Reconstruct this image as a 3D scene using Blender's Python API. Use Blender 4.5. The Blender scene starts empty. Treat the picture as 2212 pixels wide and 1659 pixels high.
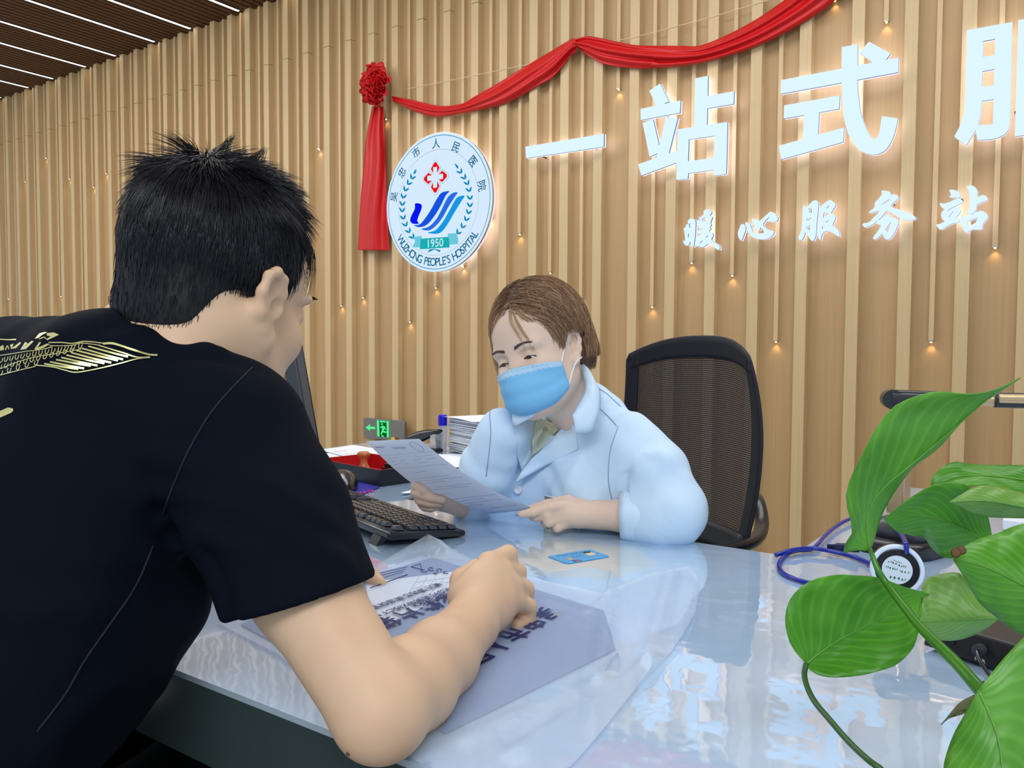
import bpy, bmesh, math, random
import numpy as np
from mathutils import Vector, Matrix, noise
from mathutils.bvhtree import BVHTree
random.seed(7); np.random.seed(7)
S = bpy.context.scene
COL = S.collection
# ------------------------------------------------------------------ camera, world, exposure, big lights
CAMZ = 1.085; TABZ = 0.75; WALLY = 3.8; CEIL = CAMZ + 0.6215*3.8
F = 1782.06; YAW, PITCH, ROLL = math.radians(35.0718), math.radians(2.61614), math.radians(.3023)
cyw, syw = math.cos(YAW), math.sin(YAW)
C0 = np.array([0, 0, CAMZ])
FW = np.array([-syw*math.cos(PITCH), cyw*math.cos(PITCH), -math.sin(PITCH)])
_r = np.array([cyw, syw, 0.]); _u = np.cross(_r, FW)
RT = _r*math.cos(ROLL)+_u*math.sin(ROLL); UP = -_r*math.sin(ROLL)+_u*math.cos(ROLL)
def ray(x, y): return FW+RT*((x-1106)/F)+UP*((829.5-y)/F)
def at(x, y, t): return C0+ray(x, y)*t                      # point at depth t
def onz(x, y, z=TABZ): d = ray(x, y); return C0+d*((z-CAMZ)/d[2])
def ony(x, y, Y): d = ray(x, y); return C0+d*(Y/d[1])
def pix(P):
    q = np.asarray(P, float)-C0; z = q@FW
    return np.array([1106+F*(q@RT)/z, 829.5-F*(q@UP)/z, z])
cam = bpy.data.cameras.new('camera'); camo = bpy.data.objects.new('camera', cam); COL.objects.link(camo)
cam.sensor_fit = 'HORIZONTAL'; cam.sensor_width = 36; cam.lens = 36*F/2212; cam.clip_start = .02; cam.clip_end = 60
M = Matrix.Identity(4)
for i in range(3):
    M[i][0] = RT[i]; M[i][1] = UP[i]; M[i][2] = -FW[i]; M[i][3] = C0[i]
camo.matrix_world = M
S.camera = camo
S.view_settings.view_transform = 'Standard'; S.view_settings.look = 'None'
S.view_settings.gamma = 1; S.view_settings.exposure = 0.0; S.view_settings.use_curve_mapping = False
W = bpy.data.worlds.new('daylight'); S.world = W; W.use_nodes = True
bg = W.node_tree.nodes['Background']; bg.inputs[0].default_value = (.70, .85, 1, 1); bg.inputs[1].default_value = .80
def area(name, loc, to, sx, sy, power, color=(1, 1, 1)):
    l = bpy.data.lights.new(name, 'AREA'); l.shape = 'RECTANGLE'; l.size = sx; l.size_y = sy; l.energy = power; l.color = color
    o = bpy.data.objects.new(name, l); COL.objects.link(o); o.location = loc
    o.rotation_euler = (Vector(to)-Vector(loc)).to_track_quat('-Z', 'Y').to_euler(); return o
# added lights without fittings: front fill over the hall, extra brightness over the desk, daylight from the glazed hall front behind the camera
area('hall_fill_light', (0.6, -1.2, 3.35), (-0.6, 0.6, 0.8), 2.6, 1.6, 112, (.95, .98, 1))
area('desk_fill_light', (-1.2, 2.3, 3.36), (-1.2, 2.25, 0.0), 4.5, .9, 60, (.97, .98, 1))
area('far_ceiling_light', (-6.0, 1.6, 3.36), (-6.0, 2.4, 0.0), 5.0, 1.6, 120, (1, .98, .95))

# ------------------------------------------------------------------ materials
def lin(c):
    return tuple(((v/255)/12.92 if v/255 <= .04045 else ((v/255+.055)/1.055)**2.4) for v in c)
def nt(name):
    m = bpy.data.materials.new(name); m.use_nodes = True
    n = m.node_tree.nodes; return m, n, m.node_tree.links, n['Principled BSDF']
def mat(name, rgb, rough=.5, spec=.5, metal=0, var=.06, vscale=40, bump=0, bscale=200, coat=0, sss=0, sheen=0):
    """plain procedural surface: base colour with a faint noise variation and optional bump"""
    m, n, l, b = nt(name)
    c = lin(rgb)
    b.inputs['Roughness'].default_value = rough; b.inputs['Specular IOR Level'].default_value = spec
    b.inputs['Metallic'].default_value = metal; b.inputs['Coat Weight'].default_value = coat
    if coat: b.inputs['Coat Roughness'].default_value = .05
    if sss:
        b.inputs['Subsurface Weight'].default_value = sss; b.inputs['Subsurface Radius'].default_value = (1, .35, .2); b.inputs['Subsurface Scale'].default_value = .006
    if sheen: b.inputs['Sheen Weight'].default_value = sheen; b.inputs['Sheen Roughness'].default_value = .4
    tc = n.new('ShaderNodeTexCoord'); nz = n.new('ShaderNodeTexNoise'); nz.inputs['Scale'].default_value = vscale; nz.inputs['Detail'].default_value = 3
    l.new(tc.outputs['Object'], nz.inputs['Vector'])
    mp = n.new('ShaderNodeMapRange'); mp.inputs[3].default_value = 1-var; mp.inputs[4].default_value = 1+var
    l.new(nz.outputs[0], mp.inputs[0])
    mx = n.new('ShaderNodeVectorMath'); mx.operation = 'SCALE'; mx.inputs[0].default_value = c
    l.new(mp.outputs[0], mx.inputs['Scale']); l.new(mx.outputs[0], b.inputs['Base Color'])
    if bump:
        n2 = n.new('ShaderNodeTexNoise'); n2.inputs['Scale'].default_value = bscale; n2.inputs['Detail'].default_value = 4
        l.new(tc.outputs['Object'], n2.inputs['Vector'])
        bp = n.new('ShaderNodeBump'); bp.inputs['Strength'].default_value = bump; bp.inputs['Distance'].default_value = .002
        l.new(n2.outputs[0], bp.inputs['Height']); l.new(bp.outputs[0], b.inputs['Normal'])
    return m
def emis(name, rgb, strength=1.0):
    m = bpy.data.materials.new(name); m.use_nodes = True
    n = m.node_tree.nodes; n.remove(n['Principled BSDF']); e = n.new('ShaderNodeEmission')
    e.inputs[0].default_value = (*lin(rgb), 1); e.inputs[1].default_value = strength
    m.node_tree.links.new(e.outputs[0], n['Material Output'].inputs[0]); return m
def wood(name, rgb, rough=.5, zs=.9, xs=60, amp=.1, axis='Z'):
    """straight fine grain running along one axis"""
    m, n, l, b = nt(name); c = lin(rgb); b.inputs['Roughness'].default_value = rough
    tc = n.new('ShaderNodeTexCoord'); mp = n.new('ShaderNodeMapping')
    mp.inputs['Scale'].default_value = {'Z': (xs, xs, zs), 'Y': (xs, zs, xs), 'X': (zs, xs, xs)}[axis]
    l.new(tc.outputs['Object'], mp.inputs[0])
    nz = n.new('ShaderNodeTexNoise'); nz.inputs['Scale'].default_value = 2.5; nz.inputs['Detail'].default_value = 5; nz.inputs['Roughness'].default_value = .65
    l.new(mp.outputs[0], nz.inputs['Vector'])
    mr = n.new('ShaderNodeMapRange'); mr.inputs[1].default_value = .25; mr.inputs[2].default_value = .75
    mr.inputs[3].default_value = 1-amp; mr.inputs[4].default_value = 1+amp; l.new(nz.outputs[0], mr.inputs[0])
    mx = n.new('ShaderNodeVectorMath'); mx.operation = 'SCALE'; mx.inputs[0].default_value = c
    l.new(mr.outputs[0], mx.inputs['Scale']); l.new(mx.outputs[0], b.inputs['Base Color'])
    bp = n.new('ShaderNodeBump'); bp.inputs['Strength'].default_value = .12; bp.inputs['Distance'].default_value = .001
    l.new(nz.outputs[0], bp.inputs['Height']); l.new(bp.outputs[0], b.inputs['Normal'])
    return m

# ------------------------------------------------------------------ object helpers
def tag(o, label=None, cat=None, group=None, kind=None):
    if label: o['label'] = label
    if cat: o['category'] = cat
    if group: o['group'] = group
    if kind: o['kind'] = kind
    return o
def empty(name, loc=(0, 0, 0), rz=0, label=None, cat=None, group=None):
    o = bpy.data.objects.new(name, None); COL.objects.link(o); o.location = loc; o.rotation_euler = (0, 0, rz); o.empty_display_size = .02
    return tag(o, label, cat, group)
def link(name, me, m=None, parent=None, smooth=False):
    """link mesh data given in WORLD coordinates; a parent is kept as parent with an inverse"""
    if m is not None:
        for mm in (m if isinstance(m, (list, tuple)) else [m]): me.materials.append(mm)
    if smooth: me.polygons.foreach_set('use_smooth', [True]*len(me.polygons))
    o = bpy.data.objects.new(name, me); COL.objects.link(o)
    if parent is not None:
        o.parent = parent
        pm = Matrix.LocRotScale(parent.location, parent.rotation_euler, None)
        if parent.parent is not None:
            pp = parent.parent; pm = Matrix.LocRotScale(pp.location, pp.rotation_euler, None) @ parent.matrix_parent_inverse @ pm
        o.matrix_parent_inverse = pm.inverted()
    return o
class MB:
    """collects shapes (world coordinates) and links them as ONE mesh object"""
    def __init__(s): s.v = []; s.f = []; s.mi = []
    def add(s, v, f, mi=0):
        b = len(s.v); s.v += [tuple(map(float, p)) for p in v]; s.f += [tuple(b+i for i in q) for q in f]; s.mi += [mi]*len(f); return s
    def box(s, a, b, mi=0, M=None):
        x0, y0, z0 = a; x1, y1, z1 = b
        v = [(x0, y0, z0), (x1, y0, z0), (x1, y1, z0), (x0, y1, z0), (x0, y0, z1), (x1, y0, z1), (x1, y1, z1), (x0, y1, z1)]
        if M is not None: v = [M @ Vector(p) for p in v]
        return s.add(v, [(0, 3, 2, 1), (4, 5, 6, 7), (0, 1, 5, 4), (1, 2, 6, 5), (2, 3, 7, 6), (3, 0, 4, 7)], mi)
    def tube(s, pts, r, n=8, mi=0, cap=True):
        pts = [Vector(p) for p in pts]; rr = r if hasattr(r, '__len__') else [r]*len(pts)
        ring = []; nrm = None; V = []; Fc = []
        for i, p in enumerate(pts):
            d = (pts[min(i+1, len(pts)-1)]-pts[max(i-1, 0)])
            d = d.normalized() if d.length > 1e-9 else Vector((0, 0, 1))
            if nrm is None: nrm = d.orthogonal().normalized()
            nrm = (nrm-d*nrm.dot(d)); nrm = nrm.normalized() if nrm.length > 1e-6 else d.orthogonal().normalized()
            bn = d.cross(nrm)
            V += [p+(nrm*math.cos(2*math.pi*k/n)+bn*math.sin(2*math.pi*k/n))*rr[i] for k in range(n)]
        for i in range(len(pts)-1):
            for k in range(n):
                Fc.append((i*n+k, i*n+(k+1) % n, (i+1)*n+(k+1) % n, (i+1)*n+k))
        if cap: Fc.append(tuple(range(n))[::-1]); Fc.append(tuple((len(pts)-1)*n+k for k in range(n)))
        return s.add(V, Fc, mi)
    def lathe(s, prof, c=(0, 0, 0), n=32, mi=0, M=None, cap=True):
        V = []; Fc = []
        for r, z in prof:
            for k in range(n):
                p = Vector((r*math.cos(2*math.pi*k/n), r*math.sin(2*math.pi*k/n), z))
                V.append((M @ p) if M is not None else p+Vector(c))
        m = len(prof)
        for i in range(m-1):
            for k in range(n): Fc.append((i*n+k, i*n+(k+1) % n, (i+1)*n+(k+1) % n, (i+1)*n+k))
        if cap: Fc.append(tuple(range(n))[::-1]); Fc.append(tuple((m-1)*n+k for k in range(n)))
        return s.add(V, Fc, mi)
    def grid(s, P, mi=0, closeu=False):
        """P[i][j] points"""
        a = len(P); b = len(P[0]); V = [p for row in P for p in row]; Fc = []
        for i in range(a-1+(1 if closeu else 0)):
            for j in range(b-1): Fc.append((i*b+j, ((i+1) % a)*b+j, ((i+1) % a)*b+j+1, i*b+j+1))
        return s.add(V, Fc, mi)
    def prism(s, poly, d, mi=0, holes=(), mside=None):
        """polygon (3-D points, planar) pushed along vector d; holes are cut"""
        v, f = fillpoly(poly, holes); n = len(v); d = Vector(d)
        s.add(v, f, mi); s.add([Vector(p)+d for p in v], [q[::-1] for q in f], mi if mside is None else mside)
        for lp in [poly]+list(holes):
            k = len(lp); a = [Vector(p) for p in lp]; b = [p+d for p in a]
            s.add(a+b, [(i, (i+1) % k, k+(i+1) % k, k+i) for i in range(k)], mi if mside is None else mside)
        return s
    def mesh(s, name):
        me = bpy.data.meshes.new(name); me.from_pydata(s.v, [], s.f); me.polygons.foreach_set('material_index', s.mi); me.update(); return me
    def build(s, name, m, parent=None, smooth=False, bevel=0, seg=2, fixn=True, solid=0, sub=0):
        me = s.mesh(name)
        if fixn:
            bm = bmesh.new(); bm.from_mesh(me); bmesh.ops.remove_doubles(bm, verts=bm.verts, dist=1e-6); bmesh.ops.recalc_face_normals(bm, faces=bm.faces); bm.to_mesh(me); bm.free()
        o = link(name, me, m, parent, smooth)
        if solid: md = o.modifiers.new('thickness', 'SOLIDIFY'); md.thickness = solid; md.offset = 0
        if bevel:
            md = o.modifiers.new('bevel', 'BEVEL'); md.width = bevel; md.segments = seg; md.limit_method = 'ANGLE'; md.angle_limit = math.radians(40)
            me.polygons.foreach_set('use_smooth', [True]*len(me.polygons)); me.set_sharp_from_angle(angle=math.radians(45))
        if sub: md = o.modifiers.new('subdivision', 'SUBSURF'); md.levels = sub; md.render_levels = sub
        return o
def fillpoly(poly, holes=()):
    bm = bmesh.new(); es = []
    for lp in [poly]+list(holes):
        vs = [bm.verts.new(Vector(p)) for p in lp]
        for i in range(len(vs)): es.append(bm.edges.new((vs[i], vs[(i+1) % len(vs)])))
    bmesh.ops.triangle_fill(bm, use_beauty=True, use_dissolve=False, edges=es)
    bm.verts.index_update()
    v = [tuple(x.co) for x in bm.verts]; f = [tuple(x.index for x in q.verts) for q in bm.faces]; bm.free(); return v, f
def spline(pts, n=8, closed=False):
    """Catmull-Rom through pts"""
    P = [np.array(p, float) for p in pts]; m = len(P); out = []
    rng = range(m) if closed else range(m-1)
    for i in rng:
        if closed: a, b, c, d = P[(i-1) % m], P[i], P[(i+1) % m], P[(i+2) % m]
        else: a, b, c, d = P[max(i-1, 0)], P[i], P[i+1], P[min(i+2, m-1)]
        for k in range(n):
            t = k/n; out.append(.5*((2*b)+(-a+c)*t+(2*a-5*b+4*c-d)*t*t+(-a+3*b-3*c+d)*t**3))
    if not closed: out.append(P[-1])
    return out
def text_mesh(txt, size=1.0, bold=0.0, extrude=0.0, align='CENTER'):
    """mesh data of a word in the built-in font, in its own XY plane"""
    cu = bpy.data.curves.new('lettering', 'FONT'); cu.body = txt; cu.size = size; cu.offset = bold; cu.extrude = extrude
    cu.align_x = align; cu.align_y = 'CENTER'; cu.resolution_u = 4
    o = bpy.data.objects.new('lettering', cu); COL.objects.link(o)
    dg = bpy.context.evaluated_depsgraph_get(); me = bpy.data.meshes.new_from_object(o.evaluated_get(dg))
    bpy.data.objects.remove(o); bpy.data.curves.remove(cu)
    v = [tuple(x.co) for x in me.vertices]; f = [tuple(p.vertices) for p in me.polygons]; bpy.data.meshes.remove(me); return v, f
def put_text(mb, txt, size, o, ux, uy, mi=0, bold=0, align='CENTER', sx=1.0):
    """adds lettering with origin o, reading direction ux and up uy"""
    v, f = text_mesh(txt, size, bold, 0, align); o = np.array(o, float); ux = np.array(ux, float); uy = np.array(uy, float)
    mb.add([o+ux*p[0]*sx+uy*p[1] for p in v], f, mi)
def rot(axis, deg): return np.array(Matrix.Rotation(math.radians(deg), 3, axis))
def marks(mb, o, ux, uy, width, height, seed, mi=0):
    """a row of tiny blurred, unreadable print marks"""
    r = random.Random(seed); x = -width/2; o = np.array(o, float); ux = np.array(ux, float); uy = np.array(uy, float)
    while x < width/2:
        w = height*r.uniform(.35, .7)
        for k in range(r.choice((1, 2, 2))):
            a = r.uniform(-.5, .1)*height; b = a+height*r.uniform(.25, .5); c = x+w*r.uniform(0, .4); d = c+w*r.uniform(.3, .6)
            mb.add([o+ux*c+uy*a, o+ux*d+uy*a, o+ux*d+uy*b, o+ux*c+uy*b], [(0, 1, 2, 3)], mi)
        x += w*1.25
# ------------------------------------------------------------------ smooth implicit bodies -> one continuous mesh
def smin(a, b, k):
    if k <= 0: return np.minimum(a, b)
    h = np.clip(.5+.5*(b-a)/k, 0, 1); return b*(1-h)+a*h-k*h*(1-h)
class Body:
    def __init__(s, T=None): s.ops = []; s.T = T           # T: (R, t) local frame for the shapes added next
    def frame(s, R=None, t=None): s.T = None if R is None else (np.array(R), np.array(t)); return s
    def P(s, p): p = np.array(p, float); return p if s.T is None else s.T[0]@p+s.T[1]
    def V(s, v): v = np.array(v, float); return v if s.T is None else s.T[0]@v
    def cone(s, a, b, ra, rb, k=.02, flat=None, ratio=1, op='u'):
        a, b = s.P(a), s.P(b); d = b-a; L2 = max(d@d, 1e-12); R = max(ra, rb)
        n = None
        if flat is not None: n = s.V(flat); n = n/np.linalg.norm(n)
        def f(p):
            q = p-a; t = np.clip(q@d/L2, 0, 1); q = q-t[:, None]*d; r = ra+(rb-ra)*t
            if n is None: return np.sqrt((q*q).sum(1))-r
            h = q@n; q2 = (q*q).sum(1)-h*h+(h/ratio)**2; return (np.sqrt(np.maximum(q2, 0))-r)*min(1, ratio**.5)
        s.ops.append((op, f, (a+b)/2, math.sqrt(L2)/2+R*max(1, ratio), k)); return s
    def chain(s, pts, rs, k=.012, k2=None, flat=None, ratio=1):
        for i in range(len(pts)-1): s.cone(pts[i], pts[i+1], rs[i], rs[i+1], (k if i == 0 or k2 is None else k2), flat, ratio)
        return s
    def ell(s, c, r, R=None, k=.02, op='u'):
        c = s.P(c); r = np.array(r, float); Q = np.eye(3) if R is None else np.array(R)
        if s.T is not None: Q = s.T[0]@Q
        def f(p):
            q = (p-c)@Q; k0 = np.sqrt(((q/r)**2).sum(1)); k1 = np.sqrt(((q/r**2)**2).sum(1)); return k0*(k0-1)/np.maximum(k1, 1e-9)
        s.ops.append((op, f, c, r.max(), k)); return s
    def cut(s, o, n, k=.0):
        """removes everything on the side n points to"""
        o, n = s.P(o), s.V(n); n = n/np.linalg.norm(n); s.ops.append(('i', lambda p: (p-o)@n, o, 1e9, k)); return s
    def cutin(s, o, n, c, rad, k=0):
        """half-space removal limited to a ball"""
        o, n, c = s.P(o), s.V(n), s.P(c); n = n/np.linalg.norm(n)
        s.ops.append(('s', lambda p: np.maximum(-((p-o)@n), np.sqrt(((p-c)**2).sum(1))-rad), c, rad, k)); return s
    def ridge(s, pts, w, h):
        """soft fold along a polyline (h<0: crease)"""
        pts = [s.P(p) for p in pts]; c = np.mean(pts, axis=0); R = max(np.linalg.norm(p-c) for p in pts)+3*w
        def f(p):
            best = np.full(len(p), 1e9)
            for a, b in zip(pts[:-1], pts[1:]):
                d = b-a; q = p-a; t = np.clip(q@d/(d@d+1e-12), 0, 1); best = np.minimum(best, ((q-t[:, None]*d)**2).sum(1))
            return h*np.exp(-best/(w*w))
        s.ops.append(('d', f, c, R, 0)); return s
    def disp(s, f): s.ops.append(('d', f, np.zeros(3), 1e9, 0)); return s
    def apply(s, d, op, v, k):
        if op == 'u': return smin(d, v, k)
        if op == 's': return -smin(-d, v, k)
        if op == 'i': return -smin(-d, -v, k)
        return d-v
    def value(s, p):
        p = np.atleast_2d(np.array(p, float)); d = np.full(len(p), 1.)
        for op, f, c, R, k in s.ops: d = s.apply(d, op, f(p), k)
        return d
    def mesh(s, lo, hi, h, smooth=1):
        B = 8; lo = np.array(lo, float); n = [int(math.ceil((b-a)/h/B))*B for a, b in zip(lo, hi)]; nb = [v//B for v in n]
        I = np.stack(np.meshgrid(*[np.arange(v) for v in nb], indexing='ij'), -1).reshape(-1, 3)
        bc = lo+(I*B+(B-1)/2)*h; hd = B*h*.5*1.733
        dc = s.value(bc); act = np.abs(dc) < hd*1.6+.012
        D = np.where(dc > 0, 1., -1.).astype(np.float32)
        A = I[act]; c = bc[act]; off = np.stack(np.meshgrid(*[np.arange(B)]*3, indexing='ij'), -1).reshape(-1, 3)*h
        F_ = np.full((len(A), B**3), 1.)
        base = lo+A*B*h
        for op, f, cc, R, k in s.ops:
            mk = np.ones(len(A), bool) if R > 1e8 else (np.sqrt(((c-cc)**2).sum(1)) < R+k+hd+.02)
            if not mk.any(): continue
            ids = np.nonzero(mk)[0]
            for ch in np.array_split(ids, max(1, len(ids)//1500)):
                p = (base[ch][:, None, :]+off[None]).reshape(-1, 3); F_[ch] = s.apply(F_[ch], op, f(p).reshape(len(ch), -1), k)
        G = np.ones(n, np.float32); G4 = G.reshape(nb[0], B, nb[1], B, nb[2], B).transpose(0, 2, 4, 1, 3, 5)
        G4[...] = D.reshape(*nb)[..., None, None, None]
        G4[A[:, 0], A[:, 1], A[:, 2]] = F_.reshape(-1, B, B, B)
        G = np.ascontiguousarray(G); ins = G < 0
        cnt = sum(ins[a:n[0]-1+a, b:n[1]-1+b, d:n[2]-1+d].astype(np.uint8) for a in (0, 1) for b in (0, 1) for d in (0, 1))
        cells = np.argwhere((cnt > 0) & (cnt < 8)); key = (cells[:, 0]*n[1]+cells[:, 1])*n[2]+cells[:, 2]
        co = np.array([(a, b, d) for a in (0, 1) for b in (0, 1) for d in (0, 1)])
        vals = np.stack([G[cells[:, 0]+a, cells[:, 1]+b, cells[:, 2]+d] for a, b, d in co], 1)
        ps = np.zeros((len(cells), 3)); ct = np.zeros(len(cells))
        for i in range(8):
            for ax in range(3):
                if co[i][ax] == 0:
                    q = co[i].copy(); q[ax] = 1; j = q[0]*4+q[1]*2+q[2]; va, vb = vals[:, i], vals[:, j]; m = (va < 0) != (vb < 0)
                    t = np.where(m, va/np.where(m, va-vb, 1), 0); pt = co[i]+(q-co[i])*t[:, None]; ps += pt*m[:, None]; ct += m
        V = lo+(cells+ps/ct[:, None])*h
        quads = []
        st = (n[1]*n[2], n[2], 1)
        for ax in range(3):
            u, w = [(1, 2), (2, 0), (0, 1)][ax]
            sl0 = [slice(0, None)]*3; sl1 = [slice(0, None)]*3; sl0[ax] = slice(0, n[ax]-1); sl1[ax] = slice(1, n[ax])
            a, b = ins[tuple(sl0)], ins[tuple(sl1)]; e = np.argwhere(a != b); e = e[(e[:, u] > 0) & (e[:, w] > 0)]
            fl = a[e[:, 0], e[:, 1], e[:, 2]]; kk = e[:, 0]*st[0]+e[:, 1]*st[1]+e[:, 2]
            q = np.stack([kk-st[u]-st[w], kk-st[w], kk, kk-st[u]], 1)
            q[~fl] = q[~fl][:, ::-1]; quads.append(q)
        Q = np.concatenate(quads); ix = np.searchsorted(key, Q); ix[ix >= len(key)] = 0
        ok = (key[ix] == Q).all(1); ix = ix[ok]
        for _ in range(smooth):
            acc = np.zeros_like(V); cn = np.zeros(len(V))
            for a_, b_ in ((0, 1), (1, 2), (2, 3), (3, 0)):
                np.add.at(acc, ix[:, a_], V[ix[:, b_]]); np.add.at(acc, ix[:, b_], V[ix[:, a_]]); np.add.at(cn, ix[:, a_], 1); np.add.at(cn, ix[:, b_], 1)
            V = V*.5+.5*acc/np.maximum(cn, 1)[:, None]
        return V, ix
    def build(s, name, m, lo, hi, h, parent=None, smooth=1):
        V, Q = s.mesh(lo, hi, h, smooth); me = bpy.data.meshes.new(name)
        me.vertices.add(len(V)); me.vertices.foreach_set('co', V.astype(np.float32).ravel()); me.loops.add(len(Q)*4); me.loops.foreach_set('vertex_index', Q.astype(np.int32).ravel())
        me.polygons.add(len(Q)); me.polygons.foreach_set('loop_start', np.arange(0, len(Q)*4, 4, dtype=np.int32)); me.update(calc_edges=True); me.validate()
        o = link(name, me, m, parent, smooth=True); o['_n'] = len(V); del o['_n']; return o
def bvh(o):
    me = o.data; return BVHTree.FromPolygons([v.co.copy() for v in me.vertices], [tuple(p.vertices) for p in me.polygons])
def cast(tree, x, y, lift=.0015, miss=None):
    """photo point -> the point where its sight line meets the surface, lifted along the surface normal"""
    d = Vector(ray(x, y)).normalized(); hit, nrm, i, dist = tree.ray_cast(Vector(C0), d)
    if hit is None: return miss
    if nrm.dot(d) > 0: nrm = -nrm
    return hit+nrm*lift
def patch(tree, poly, lift, step=6, relax=0):
    """sheet over a traced outline, lying on a surface: returns verts, faces"""
    P2 = [Vector((x, y)) for x, y in poly]; n0 = len(P2); pts = list(P2)
    xs = [p.x for p in P2]; ys = [p.y for p in P2]
    def ins(p):
        c = False
        for i in range(n0):
            a, b = P2[i], P2[i-1]
            if (a.y > p[1]) != (b.y > p[1]) and p[0] < (b.x-a.x)*(p[1]-a.y)/(b.y-a.y)+a.x: c = not c
        return c
    y = min(ys)+step/2; r = 0
    while y < max(ys):
        x = min(xs)+step/2+(r % 2)*step/2
        while x < max(xs):
            if ins((x, y)) and min(segd(x, y, tuple(P2[i]), tuple(P2[i-1])) for i in range(n0)) > step*.4: pts.append(Vector((x, y)))
            x += step
        y += step; r += 1
    V2, E_, Fc, *_ = delaunay_2d_cdt(pts, [(i, (i+1) % n0) for i in range(n0)], [list(range(n0))], 1, 1e-4)
    out = []; last = None
    for p in V2:
        q = cast(tree, p.x, p.y, lift(p.x, p.y) if callable(lift) else lift); out.append(q)
    good = [q for q in out if q is not None]
    for i, q in enumerate(out):
        if q is None:
            j = min((k for k in range(len(out)) if out[k] is not None), key=lambda k: (V2[k]-V2[i]).length); t = (np.array(out[j])-C0)@FW; out[i] = Vector(at(V2[i].x, V2[i].y, t))
    t0 = np.array([(np.array(q)-C0)@FW for q in out]); t1 = t0.copy(); nbr = [set() for _ in out]
    for f in Fc:
        for i in range(len(f)): nbr[f[i]].add(f[i-1]); nbr[f[i-1]].add(f[i])
    for _ in range(relax):
        t1 = np.array([.4*t1[i]+.6*np.mean([t1[j] for j in nbr[i]]) if nbr[i] else t1[i] for i in range(len(t1))]); t1 = np.minimum(t1, t0)
    out = [Vector(at(V2[i].x, V2[i].y, t1[i])) for i in range(len(out))]
    return [tuple(q) for q in out], [tuple(f) for f in Fc]
def strands(name, S_, rad, m, parent, tint=None, n3=3):
    """hair: every strand a thin tapered tube in ONE mesh with a per-strand colour attribute"""
    V = []; Fc = []; Cc = []; b = 0
    for si, P in enumerate(S_):
        P = np.array(P); k = len(P); T = np.gradient(P, axis=0); T /= np.linalg.norm(T, axis=1)[:, None]+1e-9
        a = np.cross(T, [.31, .77, .55]); a /= np.linalg.norm(a, axis=1)[:, None]+1e-9; c = np.cross(T, a)
        r = rad*(1-.8*(np.linspace(0, 1, k)**2)); r = r[:, None]
        for q in range(n3):
            an = 2*math.pi*q/n3; V.append(P+(a*math.cos(an)+c*math.sin(an))*r)
        # index = b + q*k + i
        i = np.arange(k-1)
        for q in range(n3):
            q2 = (q+1) % n3; Fc.append(np.stack([b+q*k+i, b+q2*k+i, b+q2*k+i+1, b+q*k+i+1], 1))
        Cc += [tint[si] if tint is not None else (.5, .5, .5)]*(k*n3); b += k*n3
    V = np.concatenate(V); Fc = np.concatenate(Fc); me = bpy.data.meshes.new(name)
    me.vertices.add(len(V)); me.vertices.foreach_set('co', V.astype(np.float32).ravel()); me.loops.add(len(Fc)*4); me.loops.foreach_set('vertex_index', Fc.astype(np.int32).ravel())
    me.polygons.add(len(Fc)); me.polygons.foreach_set('loop_start', np.arange(0, len(Fc)*4, 4, dtype=np.int32)); me.update(calc_edges=True)
    at_ = me.color_attributes.new('tint', 'FLOAT_COLOR', 'POINT'); Cc = np.concatenate([np.array(Cc), np.ones((len(V), 1))], 1); at_.data.foreach_set('color', Cc.astype(np.float32).ravel())
    return link(name, me, m, parent, smooth=True)
def hairmat(name, rough=.35, spec=.5):
    m, n, l, b = nt(name); a = n.new('ShaderNodeAttribute'); a.attribute_name = 'tint'; l.new(a.outputs[0], b.inputs['Base Color']); b.inputs['Roughness'].default_value = rough; b.inputs['Specular IOR Level'].default_value = spec; return m
def skinmat(name, rgb, red=(200, 120, 95)):
    m, n, l, b = nt(name); tc = n.new('ShaderNodeTexCoord'); nz = n.new('ShaderNodeTexNoise'); nz.inputs['Scale'].default_value = 16; nz.inputs['Detail'].default_value = 5; l.new(tc.outputs['Object'], nz.inputs['Vector'])
    r = n.new('ShaderNodeMapRange'); r.inputs[1].default_value = .42; r.inputs[2].default_value = .8; r.inputs[4].default_value = .3; l.new(nz.outputs[0], r.inputs[0])
    mx = n.new('ShaderNodeMix'); mx.data_type = 'RGBA'; mx.inputs[6].default_value = (*lin(rgb), 1); mx.inputs[7].default_value = (*lin(red), 1); l.new(r.outputs[0], mx.inputs[0]); l.new(mx.outputs[2], b.inputs['Base Color'])
    b.inputs['Roughness'].default_value = .5; b.inputs['Specular IOR Level'].default_value = .35; b.inputs['Subsurface Weight'].default_value = .18; b.inputs['Subsurface Radius'].default_value = (1, .4, .22); b.inputs['Subsurface Scale'].default_value = .006
    n2 = n.new('ShaderNodeTexNoise'); n2.inputs['Scale'].default_value = 420; l.new(tc.outputs['Object'], n2.inputs['Vector']); bp = n.new('ShaderNodeBump'); bp.inputs['Strength'].default_value = .08; bp.inputs['Distance'].default_value = .001; l.new(n2.outputs[0], bp.inputs['Height']); l.new(bp.outputs[0], b.inputs['Normal'])
    return m
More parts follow.
